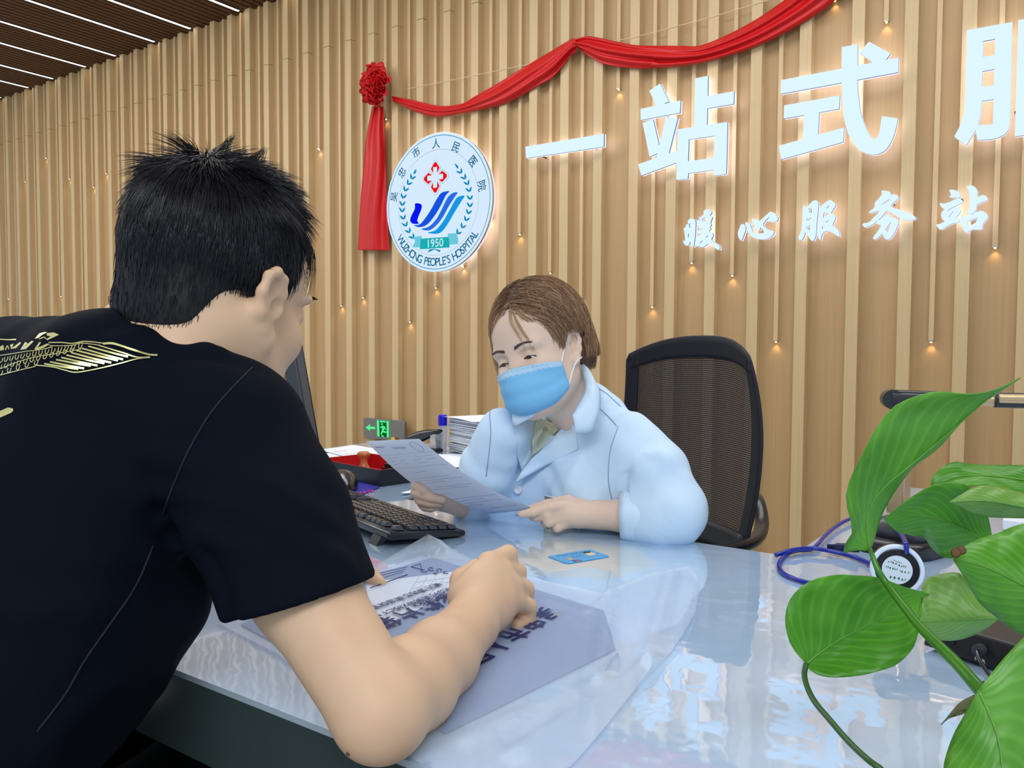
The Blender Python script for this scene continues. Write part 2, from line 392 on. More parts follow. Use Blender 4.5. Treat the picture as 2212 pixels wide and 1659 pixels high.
def cloth(name, rgb, rough=.8, weave=900, bump=.15, sheen=.0, fold=0, fscale=9):
    m, n, l, b = nt(name); b.inputs['Base Color'].default_value = (*lin(rgb), 1); b.inputs['Roughness'].default_value = rough; b.inputs['Specular IOR Level'].default_value = .25
    if sheen: b.inputs['Sheen Weight'].default_value = sheen
    tc = n.new('ShaderNodeTexCoord'); nz = n.new('ShaderNodeTexNoise'); nz.inputs['Scale'].default_value = weave; l.new(tc.outputs['Object'], nz.inputs['Vector'])
    bp = n.new('ShaderNodeBump'); bp.inputs['Strength'].default_value = bump; bp.inputs['Distance'].default_value = .0006; l.new(nz.outputs[0], bp.inputs['Height']); l.new(bp.outputs[0], b.inputs['Normal'])
    if fold:
        n2 = n.new('ShaderNodeTexNoise'); n2.inputs['Scale'].default_value = fscale; n2.inputs['Detail'].default_value = 2; n2.inputs['Distortion'].default_value = .6; l.new(tc.outputs['Object'], n2.inputs['Vector'])
        b2 = n.new('ShaderNodeBump'); b2.inputs['Strength'].default_value = fold; b2.inputs['Distance'].default_value = .02; l.new(n2.outputs[0], b2.inputs['Height']); l.new(b2.outputs[0], bp.inputs['Normal'])
    return m
# ------------------------------------------------------------------ the setting
X0, X1 = -10.6, 3.2
M_wall = wood('oak_panelling', (182, 148, 103), .5, .5, 26, .10)
M_batt = wood('oak_batten', (202, 174, 130), .48, .5, 40, .08)
M_ceilwood = wood('dark_ceiling_slats', (84, 48, 12), .6, .8, 30, .25, 'Y')
M_ceilgap = mat('ceiling_void', (22, 14, 8), .9)
M_floor = mat('grey_floor_tiles', (176, 178, 178), .25, .5, vscale=6)
M_steel = mat('brushed_steel', (190, 185, 178), .25, .6, 1)
M_warm = emis('warm_led', (255, 206, 130), 5)
M_slot = emis('white_led_slot', (255, 252, 244), 7)
# measured positions of the narrow light strips along the wall; gaps of the rhythm are filled in
led = {-.326: .40, -.545: .028, -.748: 1.368, -.959: 1.506, -1.185: .028, -1.396: .339, -1.6: .409, -1.806: .201, -2.007: 1.305, -2.216: .249, -2.411: .397,
       -2.612: .62, -2.812: .72, -3.012: .46, -3.22: .347, -3.428: .147, -3.623: 1.403, -3.829: .307, -4.028: .261, -4.228: 1.295,
       -4.430: .42, -4.632: .55, -4.834: .36, -5.036: 1.345, -5.238: .30, -5.440: .85, -5.642: .5, -5.844: .7, -6.046: .6, -6.248: .9, -6.450: .55, -6.655: 1.1,
       -6.862: 1.442, -7.065: 1.347, -7.264: .18, -7.466: 1.462, -7.661: .432, -7.88: 1.697, -8.08: .15, -8.285: 1.527, -8.48: .2, -8.673: .436, -8.875: 1.2, -9.08: .5,
       -9.28: 1.4, -9.48: .7, -9.68: 1.1, -.11: 1.1, .105: .9, .32: 1.3}
LX = sorted(led)
mb = MB(); mb.box((X0, WALLY, 0), (X1, WALLY+.12, CEIL+.2))
bx = [(LX[i]+LX[i+1])/2 for i in range(len(LX)-1)]+[LX[-1]+.21*k+.105 for k in range(14)]+[LX[0]-.1-.2*k for k in range(5)]
SEAM = CAMZ+1.936
for x in bx:                                                         # raised battens are part of the panelled wall
    w = .0255
    for z0, z1 in ((0, SEAM-.0015), (SEAM+.0015, CEIL+.1)): mb.box((x-w, WALLY-.0385, z0), (x+w, WALLY+.01, z1), 1)
wall = tag(mb.build('wall_back', [M_wall, M_batt], fixn=True), kind='structure')
mb = MB(); mb.box((X0, -3, -.1), (X1, WALLY+.12, 0)); tag(mb.build('floor', M_floor), kind='structure')
# ceiling: dark slats running towards the wall, white light slots between
slots = [-8.648, -8.10, -7.646, -7.09, -6.62, -6.06, -5.588, -5.012]
step = .52; x = slots[-1]
while x < X1-.6: x += step; slots.append(x)
slots = [slots[0]-1.1, slots[0]-.56]+slots
mb = MB(); mb.box((X0, -3, CEIL+.07), (X1, WALLY+.1, CEIL+.15), 1)
xs = [X0]+slots+[X1]
for a, b in zip(xs[:-1], xs[1:]):
    n = max(2, int(round((b-a-.09)/.058))); st = (b-a-.09)/n
    for k in range(n): mb.box((a+.045+st*k+.008, -3, CEIL), (a+.045+st*(k+1)-.008, WALLY, CEIL+.06))
    for sx in (a+.016, b-.046): mb.box((sx, -3, CEIL+.001), (sx+.03, WALLY, CEIL+.06), 2)
M_rail = mat('dark_slot_edge', (58, 34, 14), .5)
tag(mb.build('ceiling', [M_ceilwood, M_ceilgap, M_rail]), kind='structure')
for i, x in enumerate(slots):
    if x > 0.5: break
    e = empty('ceiling_light', (x, .4, CEIL), label='white linear light slot in the brown slat ceiling', cat='ceiling light', group='linear light slots in the slat ceiling')
    m = MB(); m.box((x-.013, -3, CEIL-.003), (x+.013, WALLY-.05, CEIL+.02)); m.build('diffuser', M_slot, e)
    m = MB(); m.box((x-.0155, -3, CEIL-.004), (x-.0135, WALLY-.05, CEIL+.05)).box((x+.0135, -3, CEIL-.004), (x+.0155, WALLY-.05, CEIL+.05)); m.build('frame', M_rail, e)
# narrow hanging strips, each ending in a small warm spot
vis = [v for v in LX if v < .35]
def strip_label(i, x, z):
    named = {-.326: 'narrow oak light strip ending just below the rightmost small lit character', -.545: 'long narrow oak light strip ending low, above the gold arm of the document camera',
             -.748: 'short narrow oak light strip ending above the top right stroke of the third large character', -.959: 'narrow oak light strip whose spot shows at the top edge beside the end of the red garland',
             -1.185: 'long narrow oak light strip ending low, right of the mesh office chair back', -1.396: 'narrow oak light strip ending right below the small heart character',
             -1.6: 'narrow oak light strip ending below the leftmost small calligraphic character', -1.806: 'narrow oak light strip ending above the left part of the chair back',
             -2.007: 'short narrow oak light strip ending under the red garland, left of the second large character', -2.216: 'narrow oak light strip ending beside the right of the woman’s hair',
             -2.411: 'narrow oak light strip ending just above the crown of the woman’s head', -3.012: 'narrow oak light strip ending under the right rim of the round emblem',
             -3.22: 'narrow oak light strip ending under the bottom of the round emblem', -3.428: 'narrow oak light strip ending low, left below the emblem, lowest of its neighbours',
             -3.623: 'short narrow oak light strip ending right under the red rosette beside its tail', -3.829: 'narrow oak light strip ending just below the bottom of the red hanging tail',
             -4.028: 'narrow oak light strip ending low right of the standing man’s face', -4.228: 'short narrow oak light strip ending high between the man’s hair and the red tail',
             -5.036: 'short narrow oak light strip ending at the upper right edge of the man’s hair'}
    return named.get(x)
g = 0
for i, x in enumerate(LX):
    z = CAMZ+led[x]
    lab = strip_label(i, x, z)
    if lab is None:
        if x < -6.7: lab = '%s narrow oak light strip left of the man’s head, counted from his hair' % ['first', 'second', 'third', 'fourth', 'fifth', 'sixth', 'seventh', 'eighth', 'ninth', 'tenth', 'eleventh', 'twelfth', 'thirteenth', 'fourteenth', 'fifteenth'][len([v for v in LX if x < v < -6.7])]; grp = 'narrow light strips on the slatted wall'
        elif x < -4.3: lab = 'narrow oak light strip whose lower end is hidden behind the man’s head'
        elif x < -2.5: lab = 'narrow oak light strip running down behind the round emblem'
        else: lab = 'narrow oak light strip running down behind the large partly cut off character'
    e = empty('wall_light_strip', (x, WALLY, z), label=lab, cat='wall light', group='narrow light strips on the slatted wall')
    m = MB(); m.box((x-.0095, WALLY-.02, z+.006), (x+.0095, WALLY, CEIL)); m.build('oak_strip', M_batt, e)
    m = MB(); m.box((x-.0095, WALLY-.021, z), (x+.0095, WALLY, z+.006)); m.build('steel_cap', M_steel, e)
    m = MB(); m.lathe([(.0045, 0), (.0045, -.003), (.002, -.005)], (x, WALLY-.012, z), 10); m.build('spot_lens', M_warm, e)
    l = bpy.data.lights.new('spot', 'SPOT'); l.energy = .16; l.color = (1, .68, .3); l.spot_size = math.radians(110); l.spot_blend = .9; l.shadow_soft_size = .004
    lo = bpy.data.objects.new('spot', l); COL.objects.link(lo); lo.location = (x, WALLY-.012, z-.006); lo.parent = e; lo.matrix_parent_inverse = Matrix.Translation(e.location).inverted()
# ------------------------------------------------------------------ lit sign, emblem, garland, exit sign
LY = WALLY-.092                                                       # front plane of the letters
M_face = emis('lit_acrylic_face', (206, 229, 255), 1.2)
M_edge = mat('blue_trim', (24, 82, 150), .3)
M_side = emis('lit_acrylic_side', (236, 238, 255), 1.0)
M_halo = emis('halo_led', (228, 230, 255), 4.2)
M_wire = mat('black_cable', (20, 22, 24), .4)
def tr(pts, o, s): return [tuple(ony(o[0]+x/s, o[1]+y/s, LY)) for x, y in pts]
def letter(name, label, group, polys, o, s):
    """polys: (outline, holes...) traced on the letter's own front plane"""
    allp = [p for q in polys for p in tr(q[0], o, s)]
    c = np.mean(allp, axis=0); e = empty(name, (c[0], WALLY-.03, c[2]), label=label, cat='sign letter', group=group)
    a, b, d, h = MB(), MB(), MB(), MB()
    for q in polys:
        out = tr(q[0], o, s); hs = [tr(k, o, s) for k in q[1:]]
        sh = lambda L, dy: [(p[0], p[1]+dy, p[2]) for p in L]
        v, f = fillpoly(out, hs); a.add(v, f)
        b.prism(sh(out, .0006), (0, .008, 0), holes=[sh(k, .0006) for k in hs])
        d.prism(sh(out, .009), (0, .012, 0), holes=[sh(k, .009) for k in hs])
        v, f = fillpoly(sh(out, .0216), [sh(k, .0216) for k in hs]); h.add(v, f)
    a.build('lit_face', M_face, e); b.build('blue_trim', M_edge, e); d.build('acrylic_side', M_side, e); h.build('halo_light', M_halo, e)
    for k in range(2):
        p = allp[(k*7+3) % len(allp)]; p = np.array(p)*.7+c*.3; MB().tube([(p[0], LY+.02, p[2]), (p[0], WALLY-.001, p[2])], .004, 6).build('standoff_pin', M_wire, e)
    return e
big = 'large lit characters of the wall sign'; small = 'small lit characters of the wall sign'
o, s = (740, 0), 2.676
letter('sign_letter', 'large lit character made of a single horizontal bar, right of the emblem', big, [([(1057, 848), (1510, 773), (1510, 848), (1060, 915)],)], o, s)
o, s = (1370, 140), 6.146
letter('sign_letter', 'large lit character with a square frame at its lower right, under the garland', big, [
    ([(200, 345), (345, 248), (462, 487), (300, 560)],), ([(83, 585), (615, 473), (608, 635), (88, 735)],),
    ([(110, 770), (250, 722), (340, 1110), (320, 1170), (203, 1222)],), ([(415, 690), (580, 703), (450, 1210), (290, 1265)],),
    ([(50, 1320), (568, 1140), (568, 1298), (95, 1470)],), ([(808, 180), (980, 147), (965, 830), (795, 870)],), ([(955, 416), (1325, 350), (1320, 520), (955, 582)],),
    ([(575, 857), (1240, 757), (1222, 1452), (1062, 1470), (1055, 1395), (718, 1440), (712, 1515), (558, 1525)], [(725, 992), (1068, 942), (1055, 1235), (715, 1280)])], o, s)
o, s = (1660, 80), 5.927
letter('sign_letter', 'large lit character with a long hooked stroke curving up at its lower right', big, [
    ([(160, 552), (1668, 262), (1660, 452), (158, 728)],), ([(1285, 58), (1565, 212), (1490, 310), (1400, 370), (1335, 325), (1165, 205)],),
    ([(200, 875), (912, 747), (905, 920), (195, 1045)],), ([(460, 960), (650, 930), (635, 1300), (440, 1350)],), ([(130, 1392), (970, 1158), (955, 1345), (165, 1568)],),
    (spline([(937, 130), (937, 135)], 1)+[(1145, 90), (1138, 550)]+[tuple(p) for p in spline([(1145, 700), (1180, 960), (1250, 1170), (1310, 1270), (1360, 1305), (1400, 1270), (1428, 1170), (1450, 1012)], 4)]+[(1655, 1040)]+
     [tuple(p) for p in spline([(1640, 1140), (1590, 1300), (1510, 1435), (1420, 1492), (1310, 1505), (1190, 1460), (1090, 1360), (1010, 1210), (960, 1000), (940, 760)], 4)],)], o, s)
o, s = (2040, 30), 5.53
letter('sign_letter', 'large lit character cut off by the right edge of the photo', big, [
    ([(270, 195), (812, 95), (800, 750), (787, 1290), (770, 1380), (720, 1440), (640, 1482), (540, 1500), (393, 1508), (375, 1390), (262, 1572), (118, 1465), (190, 1330), (235, 1190), (250, 1000), (258, 700)],
     [(465, 325), (605, 300), (598, 490), (460, 515)], [(455, 685), (597, 660), (590, 850), (450, 875)], [(450, 1040), (588, 1020), (578, 1318), (405, 1330), (435, 1200)]),
    ([(882, 75), (1050, 42), (1010, 1440), (840, 1465)],), ([(882, 75), (1560, -60), (1560, 110), (882, 240)],), ([(1400, -25), (1560, -60), (1540, 420), (1300, 480), (1290, 340), (1395, 310)],),
    ([(1040, 560), (1560, 460), (1470, 900), (1250, 1200), (1060, 1420), (1040, 1250), (1200, 1060), (1310, 850), (1360, 640), (1040, 700)],), ([(1130, 760), (1270, 740), (1380, 1040), (1650, 1250), (1580, 1380), (1280, 1150)],)], o, s)
def sm(L): return [tuple(p) for p in spline(L, 3, closed=True)]
o, s = (1460, 390), 9.217
letter('sign_letter', 'small calligraphic lit character at the left end of the lower row, with many fine strokes', small, [
    (sm([(235, 800), (300, 755), (360, 770), (395, 820), (390, 1000), (372, 1180), (350, 1320), (310, 1310), (285, 1215), (265, 1270), (210, 1300), (150, 1240), (150, 1190), (185, 1200), (165, 1000), (150, 960), (190, 930), (215, 860), (250, 875)]),
     [(262, 870), (295, 850), (292, 945), (268, 935)], [(245, 1050), (288, 1085), (240, 1140)]),
    (sm([(555, 600), (625, 572), (690, 600), (715, 645), (680, 695), (725, 725), (705, 800), (690, 835), (705, 890), (680, 925), (700, 960), (655, 1010), (720, 1040), (745, 1100), (712, 1185), (860, 1290), (872, 1365), (820, 1375), (660, 1262), (540, 1332), (470, 1300), (430, 1320), (395, 1290), (385, 1180), (410, 1120), (510, 1060), (420, 1055), (415, 1020), (535, 945), (470, 965), (440, 900), (425, 795), (500, 770), (450, 750), (545, 680)]),
     [(585, 1135), (650, 1085), (620, 1150)], [(470, 1250), (520, 1200), (570, 1205), (510, 1250)], [(520, 765), (535, 810), (590, 815), (640, 745), (565, 740)])], o, s)
letter('sign_letter', 'small calligraphic lit heart character, second in the lower row', small, [
    (sm([(1300, 870), (1365, 880), (1390, 950), (1370, 1040), (1310, 1190), (1280, 1185), (1240, 1110), (1235, 1020), (1275, 930)]),),
    (sm([(1380, 850), (1420, 830), (1480, 870), (1520, 990), (1560, 1045), (1680, 1050), (1760, 1030), (1692, 930), (1660, 1000), (1600, 960), (1560, 890), (1510, 775), (1540, 757), (1650, 800), (1690, 785), (1850, 640), (1900, 622), (1980, 660), (2030, 740), (2020, 800), (1960, 825), (1825, 805), (1870, 712), (1738, 865), (1820, 970), (1930, 1000), (1950, 1050), (1900, 1120), (1790, 1165), (1650, 1165), (1520, 1120), (1440, 1030)]),)], o, s)
o, s = (1700, 390), 7.373
letter('sign_letter', 'small calligraphic lit character in the middle of the lower row, with two tall halves', small, [
    (sm([(255, 410), (310, 425), (335, 400), (420, 320), (480, 325), (505, 380), (485, 560), (472, 700), (460, 880), (410, 965), (350, 910), (300, 825), (260, 920), (220, 955), (180, 910), (225, 800), (245, 640)]),
     [(345, 440), (395, 440), (392, 510), (358, 508)], [(312, 590), (330, 620), (390, 590), (350, 645), (318, 640)], [(302, 745), (375, 715), (362, 800), (330, 785)]),
    (sm([(520, 430), (600, 360), (680, 308), (740, 345), (775, 400), (705, 515), (760, 550), (775, 600), (730, 712), (800, 770), (840, 850), (822, 895), (670, 800), (562, 850), (540, 940), (510, 935), (485, 850), (475, 800), (500, 660), (520, 520)]),
     [(588, 505), (680, 525), (575, 595)], [(615, 665), (665, 630), (650, 675)], [(558, 722), (600, 745), (562, 778)], [(625, 445), (675, 390), (665, 425), (640, 450)])], o, s)
letter('sign_letter', 'small calligraphic lit character fourth in the lower row, with a long stroke to the right', small, [
    (sm([(1505, 165), (1560, 160), (1640, 185), (1655, 235), (1705, 215), (1760, 240), (1770, 290), (1655, 408), (1780, 460), (1900, 500), (2000, 545), (2055, 600), (2000, 630), (1900, 630), (1795, 602), (1700, 535), (1590, 488), (1500, 590), (1430, 650), (1350, 710), (1250, 745), (1205, 715), (1220, 680), (1300, 665), (1380, 590), (1470, 485), (1325, 515), (1310, 495), (1390, 430), (1400, 350), (1460, 290), (1510, 215)]),
     [(1500, 383), (1640, 290), (1580, 365)]),
    (sm([(1430, 650), (1530, 595), (1590, 542), (1640, 530), (1660, 580), (1720, 595), (1775, 630), (1765, 710), (1720, 820), (1650, 920), (1590, 940), (1540, 905), (1525, 845), (1460, 900), (1400, 940), (1370, 920), (1385, 885), (1450, 800), (1500, 712), (1445, 695)]),
     [(1568, 785), (1658, 652), (1638, 740), (1600, 825)])], o, s)
o, s = (2000, 390), 11.85
letter('sign_letter', 'small calligraphic lit character at the right end of the lower row', small, [
    (sm([(600, 245), (680, 232), (800, 265), (870, 330), (885, 390), (850, 445), (740, 435), (620, 430), (605, 400), (640, 365)]),),
    (sm([(350, 600), (390, 570), (450, 590), (600, 550), (740, 480), (850, 467), (930, 500), (945, 560), (900, 590), (790, 640), (640, 710), (530, 795), (690, 695), (790, 670), (870, 720), (890, 790), (840, 870), (780, 940), (830, 955), (870, 1030), (840, 1070), (680, 1100), (560, 1160), (440, 1240), (360, 1250), (290, 1190), (275, 1120), (350, 1110), (480, 1045), (430, 1000), (390, 910), (400, 820), (470, 735), (400, 680)]),
     [(570, 955), (690, 790), (712, 782), (645, 895)]),
    (sm([(1040, 175), (1090, 130), (1200, 135), (1290, 200), (1325, 290), (1325, 415), (1440, 370), (1540, 400), (1590, 470), (1550, 520), (1440, 555), (1312, 622), (1290, 740), (1230, 820), (1150, 858), (1060, 840), (1040, 800), (1110, 740), (1130, 560), (1105, 495), (1130, 470), (1110, 300)]),),
    (sm([(890, 900), (940, 867), (1010, 940), (1180, 865), (1330, 790), (1430, 775), (1540, 830), (1590, 910), (1570, 970), (1500, 1060), (1445, 1160), (1455, 1220), (1400, 1255), (1200, 1250), (1120, 1290), (1040, 1340), (960, 1260), (900, 1100)]),
     [(1062, 1042), (1200, 1000), (1335, 945), (1280, 1070), (1200, 1122), (1085, 1148)])], o, s)

# ---- round emblem
EO, ES = (820, 270), 5.026
EY = WALLY-.10
def ep(x, y, k=0): p = ony(EO[0]+x/ES, EO[1]+y/ES, EY); return np.array([p[0], EY-.0012*k, p[2]])
ec = (ep(75, 840)+ep(1228, 810))/2; ec[2] = (ep(652, 85)[2]+ep(652, 1588)[2])/2
ER = .5*((ep(1228, 810)-ep(75, 840))[0]*.5+(ep(652, 85)-ep(652, 1588))[2]*.5)
e = empty('round_emblem', (ec[0], WALLY-.03, ec[2]), label='round lit hospital emblem with laurel wreath and blue swoosh, under the red garland', cat='emblem')
def circ(r, k, n=96): return [(ec[0]+r*math.cos(2*math.pi*i/n), EY-.0012*k, ec[2]+r*math.sin(2*math.pi*i/n)) for i in range(n)]
M_disc = emis('emblem_face', (214, 235, 253), 1.0)
def paint(name, rgb): return emis(name, rgb, .95)
MB().prism(circ(ER, 0), (0, .03, 0), 0, mside=1).build('light_box', [M_disc, M_side], e)
MB().prism(circ(ER*1.004, -1), (0, .012, 0), holes=[circ(ER*.997, -1)]).build('rim', M_steel, e)
MB().add(*fillpoly([(p[0], EY+.0305, p[2]) for p in circ(ER*.96, 0)])).build('halo_light', M_halo, e)
M_teal = paint('emblem_teal', (10, 140, 188)); M_dkteal = paint('emblem_dark_teal', (18, 104, 140)); M_red = paint('emblem_red', (235, 22, 26)); M_grey = paint('emblem_line', (120, 150, 185))
m = MB()
v, f = fillpoly(circ(ER*.965, 1), [circ(ER*.955, 1)]); m.add(v, f)
v, f = fillpoly(circ(ER*.762, 1), [circ(ER*.758, 1)]); m.add(v, f, 1)
m.build('ring_line', [M_teal, M_grey], e)
cc = ep(607, 570, 1); cr = abs(ep(607, 405)[2]-ep(607, 735)[2])/2
def cpt(x, z, k): return (cc[0]+x*cr, EY-.0012*k, cc[2]+z*cr)
m = MB()
for q in range(4):
    a = q*math.pi/2; R2 = lambda x, z: (x*math.cos(a)-z*math.sin(a), x*math.sin(a)+z*math.cos(a))
    for L, k, mi in (([(-.50, .60), (-.12, 1.14), (.12, 1.14), (.50, .60), (.24, .2), (-.24, .2)], 1, 2), ([(-.48, .60), (-.11, 1.12), (.11, 1.12), (.48, .60), (.22, .2), (-.22, .2)], 1.5, 1), ([(-.38, .60), (-.08, 1.0), (.08, 1.0), (.38, .60), (.16, .26), (-.16, .26)], 2, 0)):
        v, f = fillpoly([cpt(*R2(*p), k) for p in L]); m.add(v, f, mi)
v, f = fillpoly([cpt(x, z, 3) for x, z in [(-.17, .68), (.17, .68), (.17, .17), (.68, .17), (.68, -.17), (.17, -.17), (.17, -.68), (-.17, -.68), (-.17, -.17), (-.68, -.17), (-.68, .17), (-.17, .17)]]); m.add(v, f, 1)
m.build('red_cross', [M_red, M_disc, M_grey], e)
SW = [((0, 22, 245), [(388, 855), (430, 852), (460, 870), (455, 920), (430, 980), (412, 1040), (430, 1070), (380, 1075), (345, 1060), (335, 1030), (350, 980), (385, 910)]),
      ((22, 84, 226), [(375, 1090), (440, 1078), (500, 1010), (560, 920), (620, 810), (670, 740), (720, 722), (760, 722), (720, 770), (660, 890), (590, 1000), (520, 1080), (440, 1110)]),
      ((44, 110, 232), [(455, 1130), (540, 1102), (620, 1020), (680, 910), (740, 790), (800, 738), (850, 735), (820, 780), (750, 890), (690, 1000), (620, 1090), (540, 1145)]),
      ((24, 156, 232), [(525, 1168), (610, 1142), (690, 1050), (760, 930), (820, 820), (860, 778), (925, 770), (890, 830), (810, 960), (740, 1080), (670, 1165), (600, 1182)])]
for i, (c, L) in enumerate(SW):
    v, f = fillpoly([ep(p[0], p[1], 2) for p in spline(L, 4, closed=True)]); MB().add(v, f).build('blue_swoosh', paint('emblem_blue', c), e)
m = MB()
def leaf2(x0, y0, x1, y1, w):
    d = np.array([x1-x0, y1-y0], float); L = np.hypot(*d); d /= L; n = np.array([-d[1], d[0]])
    pts = [np.array([x0, y0])+d*L*t+n*w*s2*math.sin(math.pi*t**.8) for t in (0, .25, .5, .75) for s2 in (1,)]+[np.array([x1, y1])]+[np.array([x0, y0])+d*L*t-n*w*math.sin(math.pi*t**.8)*.7 for t in (.75, .5, .25)]
    v, f = fillpoly([ep(p[0], p[1], 2) for p in pts]); m.add(v, f)
def wreath(L, side):
    for i in range(len(L)-1):
        (x, y), (u, w) = L[i], L[i+1]; d = np.array([x-u, y-w], float); ln = np.hypot(*d); d /= ln; n = np.array([-d[1], d[0]])
        b = np.array([u, w])
        for sg in (1, -1):
            tip = b+d*58+n*sg*34; leaf2(b[0], b[1], tip[0], tip[1], 13)
    (x, y), (u, w) = L[0], L[1]; leaf2(x-(x-u)*.15, y-(y-w)*.15, x+(x-u)*.9, y+(y-w)*.9, 14)
wreath([(375, 530), (345, 590), (305, 650), (272, 720), (252, 800), (246, 880), (248, 950), (262, 1030), (290, 1105), (328, 1175), (372, 1235)], 1)
m.build('laurel_branch', M_teal, e); m = MB()
wreath([(852, 470), (890, 530), (935, 590), (962, 655), (978, 730), (984, 815), (980, 895), (962, 970), (935, 1045), (890, 1120), (840, 1185)], -1)
m.build('laurel_branch', M_teal, e); m = MB()
v, f = fillpoly([ep(p[0], p[1], 2) for p in [(520, 1388), (545, 1352), (600, 1345), (665, 1360), (655, 1382), (600, 1352)]]); m.add(v, f)
m.build('laurel_knot', M_teal, e)
m = MB()
for mi, k, L in ((0, 3, [(450, 1235), (755, 1215), (765, 1330), (440, 1350)]), (1, 2.5, [(375, 1215), (465, 1203), (440, 1330), (358, 1327), (388, 1270)]), (1, 2.5, [(740, 1180), (835, 1175), (855, 1225), (858, 1292), (760, 1300)])):
    v, f = fillpoly([ep(p[0], p[1], k) for p in L]); m.add(v, f, mi)
m.build('year_ribbon', [paint('ribbon_teal', (26, 178, 182)), paint('ribbon_pale', (110, 205, 225))], e)
m = MB(); u1 = ep(700, 1280)-ep(510, 1294); u1[1] = 0; u1 /= np.linalg.norm(u1)
put_text(m, '1950', .066, ep(605, 1287, 4), (1, 0, 0), (0, 0, 1), bold=.0003); m.build('year_lettering', M_disc, e)
m = MB()
for ch, q in zip('吴忠市人民医院', [(165, 780), (250, 522), (403, 308), (615, 210), (830, 248), (1010, 400), (1105, 660)]):
    p = ep(q[0], q[1], 2); d = p-ec; a = math.atan2(d[0], d[2]); m = MB(); put_text(m, ch, .062, p, (math.cos(a), 0, -math.sin(a)), (math.sin(a), 0, math.cos(a)), bold=.0006); m.build('ring_character', M_dkteal, e)
m = MB()
T = "WUZHONG PEOPLE'S HOSPITAL"
wid = {'I': .5, "'": .35, ' ': .6, 'W': 1.3, 'O': 1.12, 'G': 1.1, 'H': 1.08, 'N': 1.1, 'U': 1.05, 'S': .85, 'L': .82, 'E': .85, 'P': .9, 'T': .9, 'Z': .9, 'A': 1}
a0 = math.atan2(*(ep(222, 1265)-ec)[[2, 0]]); a1 = math.atan2(*(ep(1030, 1175)-ec)[[2, 0]])
if a0 > 0: a0 -= 2*math.pi
if a1 > 0: a1 -= 2*math.pi
tot = sum(wid[c] for c in T[:-1])*1.0; ac = 0
for i, ch in enumerate(T):
    w = wid[ch]; a = a0+(a1-a0)*((ac+w/2-wid['W']/2)/(sum(wid[c] for c in T)-(wid['W']+wid['L'])/2)); ac += w
    p = (ec[0]+ER*.865*math.cos(a), EY-.0024, ec[2]+ER*.865*math.sin(a)); up_ = (-math.cos(a), 0, -math.sin(a)); ux = (-math.sin(a), 0, math.cos(a))
    if ch != ' ': put_text(m, ch, .068, p, ux, up_, bold=.0006, sx=.86)
m.build('ring_lettering', M_dkteal, e)

# ---- red silk garland: swag, rosette with tail
def silk(name, rgb):
    m_, n, l, b = nt(name); b.inputs['Base Color'].default_value = (*lin(rgb), 1); b.inputs['Roughness'].default_value = .38; b.inputs['Sheen Weight'].default_value = .1
    b.inputs['Sheen Tint'].default_value = (1, .2, .15, 1); b.inputs['Specular IOR Level'].default_value = .4; return m_
M_silk = silk('red_silk', (196, 2, 10))
gar = empty('garland', (ony(1260, 110, WALLY-.06)[0], WALLY-.03, ony(1260, 110, WALLY)[2]), label='red silk garland draped over the sign with a rosette and hanging tail', cat='garland')
def zz(L, o, s): return [np.array([o[0]+x/s, o[1]+y/s]) for x, y in L]
def strip(name, top, bot, base, amp, pleats, ph=0, nu=18, twist=0):
    A = spline(top, 8); B = spline(bot, 8)
    n = 90; ra = lambda L, t: (lambda k: L[int(k)]*(1-k % 1)+L[min(int(k)+1, len(L)-1)]*(k % 1))(t*(len(L)-1))
    P = []
    for i in range(n+1):
        t = i/n; a = ra(A, t); b = ra(B, t); row = []
        for j in range(nu+1):
            u = j/nu; q = a*(1-u)+b*u
            w = math.sin(math.pi*u)
            dep = base+.028*w+amp*math.sin(u*pleats*2*math.pi+ph+twist*t*3+.6*math.sin(t*9))*(.4+.6*w)+.5*amp*math.sin(u*pleats*4.3+5*t+ph)
            p = ony(q[0], q[1], WALLY-.042-max(dep, .002)); row.append(tuple(p))
        P.append(row)
    m = MB(); m.grid(P); return m.build(name, M_silk, gar, smooth=True, solid=.002)
strip('swag', zz([(285, 555), (390, 575), (560, 612), (690, 600), (760, 560), (900, 480), (1080, 370), (1200, 300), (1310, 232), (1345, 222)], (740, 0), 2.676),
      zz([(290, 585), (420, 645), (530, 675), (650, 662), (820, 630), (960, 590), (1120, 500), (1220, 440), (1320, 320), (1352, 300)], (740, 0), 2.676), .01, .010, 2.3, 0, 22, 2)
strip('swag', zz([(1318, 235), (1400, 212), (1460, 215), (1580, 240), (1700, 262), (1900, 265)], (740, 0), 2.676)+zz([(300, 258), (400, 255), (560, 190), (700, 115), (800, 50), (870, 0), (1000, -90), (1200, -220)], (1360, 0), 2.596),
      zz([(1345, 265), (1420, 320), (1520, 372), (1700, 395), (1850, 392)], (740, 0), 2.676)+zz([(100, 382), (250, 375), (450, 342), (700, 265), (900, 170), (1080, 60), (1155, 0), (1300, -110), (1500, -260)], (1360, 0), 2.596), .012, .011, 2.8, 1.2, 24, -1.5)
strip('tail', zz([(160, 470), (115, 700), (95, 900), (65, 1250), (48, 1588)], (760, 100), 3.607), zz([(245, 470), (258, 700), (264, 900), (272, 1250), (291, 1590)], (760, 100), 3.607), .012, .014, 1.6, .8, 26, .4)
rc = ony(817, 184, WALLY-.10); rr = 42/F*4.55*1.0
m = MB(); rnd = random.Random(3)
